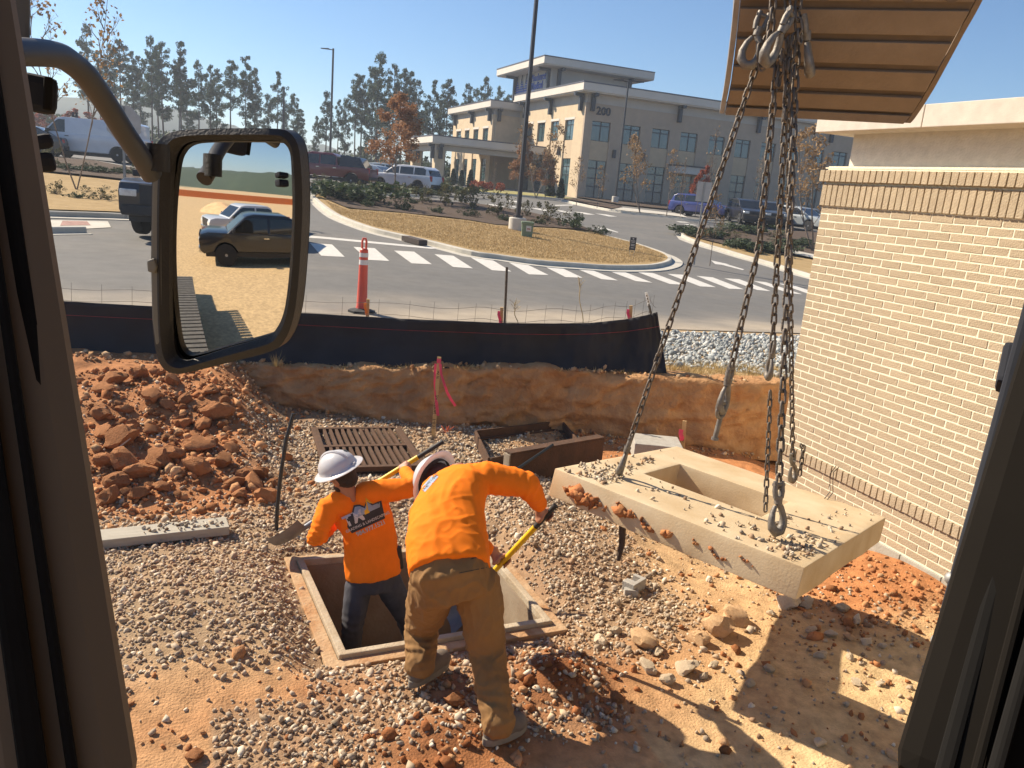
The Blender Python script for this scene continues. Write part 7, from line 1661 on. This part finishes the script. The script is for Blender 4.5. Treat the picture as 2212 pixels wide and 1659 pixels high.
q_ = Blob(); q_.loft([hip.lerp(m1, .35), hip, (hR + hL) / 2 - Vector((0, .01, .01))], [lath_] * 3, [.196, .205, .205], [.148, .158, .150]); q_.limb([hR, hR.lerp(kR, .5), kR, kR.lerp(aR, .5), aR + Vector((0, 0, -.01))], [.122, .112, .092, .084, .086]); q_.limb([hL, hL.lerp(kL, .5), kL, kL.lerp(aL, .5), aL + Vector((0, 0, .0))], [.122, .112, .092, .084, .088])
q_.skin('trousers', M_duck, W2, .009, 5, .012, 8, [(kR, .18, .004, Vector((.2, 0, 1)).normalized()), (kL, .2, .006, Vector((.2, 0, 1)).normalized()), (aR + Vector((0, 0, .1)), .2, .006, Vector((0, 0, 1))), (aL + Vector((0, 0, .1)), .2, .006, Vector((0, 0, 1)))])
tr2 = W2.children[[c.name.split('.')[0] for c in W2.children].index('trousers')]
for (poly, cx_, cy_) in (([(-.5, -.05), (.5, .03), (.5, .06), (-.5, -.02)], 1022, 1232), ([(-.3, -.05), (.3, .07), (.3, .10), (-.3, -.02)], 1036, 1203)):
    Vd, Fd = fill(poly, .1); decal(tr2, W2, Vd, Fd, M_belt, 'pocket_slit', cx_, cy_, -.12, 62, .002)
boot(W2, aR, fR_h, fR_t, kR); boot(W2, aL, fL_h, fL_t, kL)
Vd, Fd = fill([(-.5, -.14), (.5, -.14), (.5, .14), (-.5, .14)], .1); decal(sh2_, W2, Vd, Fd, MATS['print_blue_grey'], 'shirt_print', 928, 1042, -.85, 44, .004)
Vd, Fd = text_uv('LANDSCAPING', .16, .0, 0., .03); decal(sh2_, W2, Vd, Fd, MATS['print_dark_navy'], 'print_letters', 928, 1042, -.85, 44, .006)

# ---------------------------------------------------------------- shovels
M_fib = mat('yellow_fibreglass', (.78, .50, .015), rough=.45, var=.08, scale=6); M_grip = mat('black_rubber_grip', (.03, .03, .03), rough=.7); M_blade = mat('scuffed_shovel_steel', (.16, .17, .20), rough=.5, col2=(.30, .29, .28), scale=8, metal=.5)
def shovel(a, b, label, blade_n, grip=.22, bl=.28, bw=.23, r=.0195):
    a, b = Vector(a), Vector(b); S_ = empty('shovel', b, label=label, cat='shovel'); d = (b - a).normalized(); L = (b - a).length
    def tb(name, t0, t1, r0, r1, m, n=12): mb = MB(); mb.tube([a + d * t0 - b, a + d * t1 - b], [r0, r1], n); return mb.build(name, m, S_, smooth=True, auto=50)
    tb('grip', 0, grip, .0165, .0175, M_grip); tb('handle', grip, L - bl - .05, r, r, M_fib); tb('socket', L - bl - .06, L - bl + .08, r + .004, r - .002, M_blade)
    n_ = Vector(blade_n); n_ = (n_ - d * n_.dot(d)).normalized(); x = d.cross(n_); V = []; F = []; nu, nv = 8, 6
    for k in range(2):
        for i in range(nu + 1):
            f = i / nu; w_ = bw / 2 * (.92 + .08 * f)
            for j in range(nv + 1): g_ = j / nv * 2 - 1; V.append(-d * bl * (1 - f) + x * g_ * w_ + n_ * (.045 * g_ * g_ - .02 * math.sin(f * math.pi) - k * .004))
    m_ = (nu + 1) * (nv + 1)
    for i in range(nu):
        for j in range(nv): q = i * (nv + 1) + j; F.append((q, q + 1, q + nv + 2, q + nv + 1)); F.append((q + m_, q + m_ + nv + 1, q + m_ + nv + 2, q + m_ + 1))
    mb = MB(); mb.add(V, F); mb.build('blade', M_blade, S_, smooth=True, auto=60); return S_
shovel(S1a, jt(596, 1178, 5.78), 'yellow handled shovel held across the body by the worker in the basin', (.15, .45, .9)); shovel(S2a - sd2 * .02, S2b, 'yellow handled shovel pushed down into the basin by the bending worker', (-.3, -.6, .7))
# ================================================================== excavator cab around the camera
M_cab = mat('dark_cab_plastic', (.15, .11, .07), rough=.8, col2=(.17, .125, .08), scale=5)  # brown lifted to carry the glare of the cab glass
M_cabr = mat('black_door_frame_paint', (.012, .010, .008), rough=.9, var=.1, scale=5, spec=.08)
M_cab2 = mat('black_rubber_seal', (.012, .011, .010), rough=.85, spec=.1); M_slate = mat('slate_rubber_edge', (.03, .032, .04), rough=.8, spec=.15); M_cab3 = mat('grey_cab_steel', (.10, .105, .115), rough=.6, var=.06)
M_mframe = mat('mirror_frame_plastic', (.028, .026, .024), rough=.55, var=.1, scale=20, bump=.15, bscale=250); M_mside = mat('lit_housing_plastic', (.20, .185, .15), rough=.7, var=.06, scale=10)
cab = empty('excavator_cab', (0, 0, 1.6), label='dark cab pillars, door frame and side mirror around the viewpoint', cat='excavator cab')
CO_ = Vector(cab.location)
def beam(name, a, b, w, d, m, parent=cab, prof=None, twist=None, bevel=.008):
    a, b = Vector(a), Vector(b); z = (b - a).normalized(); v_ = ((a + b) / 2 - Vector(CAM)).normalized() if twist is None else twist; x = z.cross(v_).normalized(); y = z.cross(x)
    # x across the picture, y away from or towards the camera
    mb = MB(); q = [(-w / 2, -d / 2), (w / 2, -d / 2), (w / 2, d / 2), (-w / 2, d / 2)] if prof is None else prof
    V = [a + x * u + y * t for u, t in q] + [b + x * u + y * t for u, t in q]; n = len(q)
    mb.add([p - CO_ for p in V], [tuple(range(n)), tuple(range(2 * n - 1, n - 1, -1))] + [(i, i + n, (i + 1) % n + n, (i + 1) % n) for i in range(n)]); return mb.build(name, m, parent, bevel=bevel)
lp = beam('front_pillar', atd(138, 1760, .60), atd(-140, -100, .72), .084, .05, M_cab, bevel=.018)
beam('pillar_seal', atd(222, 1720, .585), atd(-54, -60, .685), .010, .012, M_cab2, lp, bevel=.004); beam('pillar_seal', atd(80, 1720, .565), atd(-170, -60, .675), .014, .012, M_cab2, lp, bevel=.004); beam('pillar_seal', atd(165, 1720, .57), atd(-100, -60, .675), .006, .010, M_cab2, lp, bevel=.003)
beam('roof_post', atd(38, -80, .95), atd(38, 130, .95), .020, .03, M_cab3, bevel=.004)
wl = beam('work_light', atd(84, 162, .98), atd(80, 243, .98), .034, .05, M_slate, bevel=.008); beam('light_rim', atd(105, 166, .955), atd(102, 238, .955), .008, .02, M_cab2, wl, bevel=.002)
for (a, b, c, d_) in ((84, 290, 96, 322), (90, 330, 100, 372)): beam('hinge', atd(a, b, .85), atd(c, d_, .85), .018, .03, M_slate, bevel=.005)
rp2 = beam('door_frame', atd(2168, 1780, .62), atd(2510, 470, .80), .125, .05, M_cabr, bevel=.014)
beam('door_seal', atd(2030, 1700, .60), atd(2312, 650, .735), .010, .014, M_cab2, rp2, bevel=.003); beam('door_seal', atd(2100, 1700, .585), atd(2360, 700, .72), .006, .014, M_cabr, rp2, bevel=.003); beam('door_seal', atd(2140, 1700, .58), atd(2390, 800, .70), .008, .014, M_cab2, rp2, bevel=.003)
beam('edge_strip', atd(2022, 1420, .66), atd(2232, 640, .755), .010, .02, mat('slate_rubber_edge', (.045, .048, .058), rough=.6), rp2, bevel=.003)
beam('window_latch', atd(2186, 752, .74), atd(2168, 838, .72), .012, .02, MATS['slate_rubber_edge'], rp2, bevel=.004); beam('window_latch', atd(2212, 780, .74), atd(2190, 880, .72), .014, .02, M_cab, rp2, bevel=.004)
for (a, b) in ((2056, 1250), (2026, 1385)): mb = MB(); V0, F0 = ico(2); p = Vector(atd(a, b, .665)); mb.add([Vector(q) * .005 + p - CO_ for q in V0], [tuple(f) for f in F0.tolist()]); mb.build('screw_head', M_galv, rp2, smooth=True)
mb = MB(); mb.box((0.62, -.55, 3.62 - 1.6), (1.5, 2.0, .06)); mb.build('unseen_cab_roof', M_cab, cab); mb = MB(); mb.box((.62, -1.45, 2.7 - 1.6), (1.5, .06, 1.8)); mb.build('unseen_cab_rear_wall', M_cab, cab); mb = MB(); mb.box((1.35, -.6, 2.6 - 1.6), (.06, 1.6, 2.0)); mb.build('cab_side_wall', M_cab, cab)  # unseen roof and rear wall added to keep light off the pillars
mb = MB(); mb.box((.62, -.55, 1.75 - 1.6), (1.5, 1.8, .08)); mb.build('cab_floor', M_cab, cab)
# mirror
MC = Vector(atd(495, 540, 1.12)); dc = (MC - Vector(CAM)).normalized(); razm, relv = R_(232), R_(-11)
rdir = Vector((math.sin(razm) * math.cos(relv), math.cos(razm) * math.cos(relv), math.sin(relv))); mn = (rdir - dc).normalized()
def onm(px, py, lift=0.): d = Vector(ray(px, py)); return Vector(CAM) + d * ((MC - Vector(CAM)).dot(mn) / d.dot(mn)) + mn * lift
outer = [(333, 330), (345, 302), (372, 285), (420, 279), (510, 277), (600, 278), (626, 287), (643, 312), (650, 360), (653, 450), (648, 560), (640, 650), (630, 700), (614, 736), (588, 758), (500, 782), (405, 805), (376, 807), (352, 795), (338, 765), (330, 700), (327, 560), (327, 420)]
innr = [(368, 352), (376, 325), (392, 309), (424, 303), (508, 302), (590, 303), (610, 309), (623, 328), (627, 366), (629, 450), (625, 556), (617, 640), (608, 684), (594, 712), (574, 730), (496, 752), (410, 779), (388, 782), (374, 774), (366, 752), (363, 694), (362, 560), (364, 430)]
def smooth2(p, k=3): return [tuple(q) for q in smooth_poly(p, k, True)]
O_ = smooth2(outer); I_ = smooth2(innr); n_ = len(O_)
V = [onm(*q) for q in O_] + [onm(*q, -.004) for q in I_] + [onm(*q, -.028) for q in O_] + [onm(*q, .004) for q in [(o[0] * .45 + i[0] * .55, o[1] * .45 + i[1] * .55) for o, i in zip(O_, I_)]] + [onm(*q, -.014) for q in I_]
F = []
for i in range(n_):
    j = (i + 1) % n_
    F += [(i, j, 3 * n_ + j, 3 * n_ + i), (3 * n_ + i, 3 * n_ + j, n_ + j, n_ + i), (i, 2 * n_ + i, 2 * n_ + j, j), (n_ + i, n_ + j, 4 * n_ + j, 4 * n_ + i)]
mb = MB(); mb.add([v_ - CO_ for v_ in V], F); mfr = mb.build('mirror_frame', M_mframe, cab, smooth=True, auto=50)
cO = (490, 540); V = [onm(*q, -.030) for q in O_] + [onm(cO[0] + (q[0] - cO[0]) * .8, cO[1] + (q[1] - cO[1]) * .85, -.065) for q in O_]
mb = MB(); mb.add([v_ - CO_ for v_ in V], [(i, (i + 1) % n_, (i + 1) % n_ + n_, i + n_) for i in range(n_)] + [tuple(range(n_, 2 * n_))]); mb.build('mirror_housing', M_mframe, mfr, smooth=True, auto=50)
# side of the housing, paled to carry light in its colour, and its bolt plate
Vs = [onm(*q, .003) for q in ((331, 372), (350, 372), (351, 560), (352, 740), (338, 745), (330, 690), (327, 560))]; Vs = Vs + [v_ - mn * .02 for v_ in Vs]; k = 7
mb = MB(); mb.add([v_ - CO_ for v_ in Vs], [tuple(range(k)), tuple(range(2 * k - 1, k - 1, -1))] + [(i, (i + 1) % k, (i + 1) % k + k, i + k) for i in range(k)]); mb.build('housing_edge', M_mside, mfr, bevel=.003)
Vs = [onm(*q, .007) for q in ((322, 562), (338, 556), (344, 575), (340, 590), (324, 586))]; Vs = Vs + [v_ - mn * .02 for v_ in Vs]; k = 5
mb = MB(); mb.add([v_ - CO_ for v_ in Vs], [tuple(range(k)), tuple(range(2 * k - 1, k - 1, -1))] + [(i, (i + 1) % k, (i + 1) % k + k, i + k) for i in range(k)]); mb.build('bolt_plate', M_mside, mfr, bevel=.003)
# glass, slightly convex
RADM = 1.3
gv_, gf = fill([(q[0] / 100, q[1] / 100) for q in I_], .12); V = []
for (x, y) in gv_:
    p = onm(x * 100, y * 100); dd = (p - MC).length; V.append(p - mn * (.010 + dd * dd / (2 * RADM)) - CO_)
M_mir = bpy.data.materials.new('mirror_glass'); M_mir.use_nodes = True; pb = M_mir.node_tree.nodes['Principled BSDF']; pb.inputs['Metallic'].default_value = 1; pb.inputs['Roughness'].default_value = .015; pb.inputs['Base Color'].default_value = (.80, .80, .78, 1)
go_ = mesh_ob('mirror_glass', V, gf, M_mir, mfr, smooth=True)
bm = bmesh.new(); bm.from_mesh(go_.data); bmesh.ops.recalc_face_normals(bm, faces=bm.faces); bm.to_mesh(go_.data); bm.free()
# arm
ap = [(20, 112, .86), (70, 113, .90), (125, 119, .95), (158, 138, .98), (190, 168, 1.0), (230, 225, 1.03), (270, 288, 1.06), (305, 340, 1.08), (328, 378, 1.10)]
apts = [Vector(atd(*q)) - CO_ for q in ap]; sm = []
for i in range(len(apts) - 1):
    p0, p1, p2, p3 = apts[max(i - 1, 0)], apts[i], apts[i + 1], apts[min(i + 2, len(apts) - 1)]
    for j in range(4): f = j / 4; sm.append(.5 * ((2 * p1) + (p2 - p0) * f + (2 * p0 - 5 * p1 + 4 * p2 - p3) * f * f + (3 * p1 - p0 - 3 * p2 + p3) * f ** 3))
sm.append(apts[-1]); mb = MB(); mb.tube(sm, .0122, 16); mb.build('mirror_arm', mat('slate_painted_tube', (.045, .047, .055), rough=.5, var=.1), cab, smooth=True, auto=50)
p = Vector(atd(341, 348, 1.09)) - CO_; mb = MB(); mb.tube([p + Vector((0, 0, -.012)), p + Vector((0, 0, .02))], .014, 10); mb.build('arm_clamp', M_mframe, cab, smooth=True, auto=40)

# ================================================================== what stands behind the camera and shows in the mirror
def behind(az, r, z=-.13): return Vector((math.sin(R_(az)) * r, 1.0 + math.cos(R_(az)) * r, z))
M_body = mat('olive_grey_machine_paint', (.15, .14, .11), rough=.55, var=.08, scale=3); M_track = mat('worn_track_steel', (.20, .18, .15), rough=.6, metal=.4, var=.15, scale=10)
p_ = behind(246, 4.2); ma = empty('tracked_machine', p_, rz=R_(0), label='ribbed side and steel track of a machine reflected at the left of the mirror', cat='machine')
ma.rotation_euler = (0, 0, R_(-60))
mb = MB(); mb.box((-2.0, -1.6, 1.2), (1.6, 5.4, .8)); mb.build('body_panel', M_body, ma, bevel=.05)
for k in range(8): mb = MB(); mb.box((-1.17, -4.1 + k * .68, 1.2), (.06, .14, .7)); mb.build('rib', M_body, ma, bevel=.02)
mb = MB(); mb.box((-.1, 0, .42), (.62, 5.6, .62)); mb.build('track_frame', M_track, ma, bevel=.1)
for k in range(42): mb = MB(); mb.box((-.05, -2.85 + k * .137, .78), (.72, .095, .05)); mb.build('track_shoe', M_track, ma)
v1 = vehicle('black_pickup_behind', 'black pickup reflected in the upper right of the mirror', paint('gloss_black', (.008, .009, .014)), 'truck', 'pickup'); v1.name = 'parked_black_pickup'
q = behind(225, 12.5); v1.location = q; v1.rotation_euler = (0, 0, R_(125))
v2 = vehicle('parked_white_pickup', 'white pickup reflected behind the black one in the mirror', paint('white', (.62, .64, .68)), 'truck', 'pickup'); q = behind(228, 18); v2.location = q; v2.rotation_euler = (0, 0, R_(110))
sp = bpy.data.objects.new('sand_pile', clod_mesh(9.7, .18, .5)); COL.objects.link(sp); sp.data.materials.append(M_rock); sp.location = behind(233, 34, -.2); sp.scale = (2.6, 2.4, 2.2); tag(sp, 'small sand pile reflected near the top of the mirror', 'sand pile')
fe_ = empty('orange_barrier_fence', behind(233, 60, 0), label='distant orange barrier fence reflected in the mirror', cat='fence'); mb = MB(); mb.box((0, 0, .5), (50, .05, 1.1), rz=-.85); mb.build('mesh_band', M_orange_tape, fe_)
xs_ = np.linspace(-300, 120, 90); Vh = []
for (yy, f) in ((-140, 0), (-150, 1), (-170, 1.1)):
    for x_ in xs_: Vh.append((x_, yy - .35 * x_, -.5 + (9 + 2.5 * float(fbm(np.array(x_), np.array(yy), .06, 3, 8)) + 2 * float(fbm(np.array(x_), np.array(yy), .4, 2, 6))) * f))
n_ = len(xs_); i_ = np.arange(2)[:, None] * n_ + np.arange(n_ - 1)[None]; tag(tri_ob('hills', np.array(Vh), np.stack([i_, i_ + 1, i_ + n_ + 1, i_ + n_], -1).reshape(-1, 4), M_hill), kind='structure')
# ================================================================== air
hz_ = MB(); hz_.bb((-2600, -1600, -2.0), (2600, 3100, 26.5)); haze = hz_.build('haze', None, None); haze.data.materials.clear()
mh = bpy.data.materials.new('thin_haze'); mh.use_nodes = True; nt = mh.node_tree; nt.nodes.clear()
vo = nt.nodes.new('ShaderNodeVolumePrincipled'); vo.inputs['Color'].default_value = (.80, .88, 1.0, 1); vo.inputs['Density'].default_value = .0009; vo.inputs['Anisotropy'].default_value = .35
mo = nt.nodes.new('ShaderNodeOutputMaterial'); nt.links.new(vo.outputs[0], mo.inputs['Volume']); haze.data.materials.append(mh); tag(haze, 'thin pale haze in the air over the whole site', None, kind='stuff')
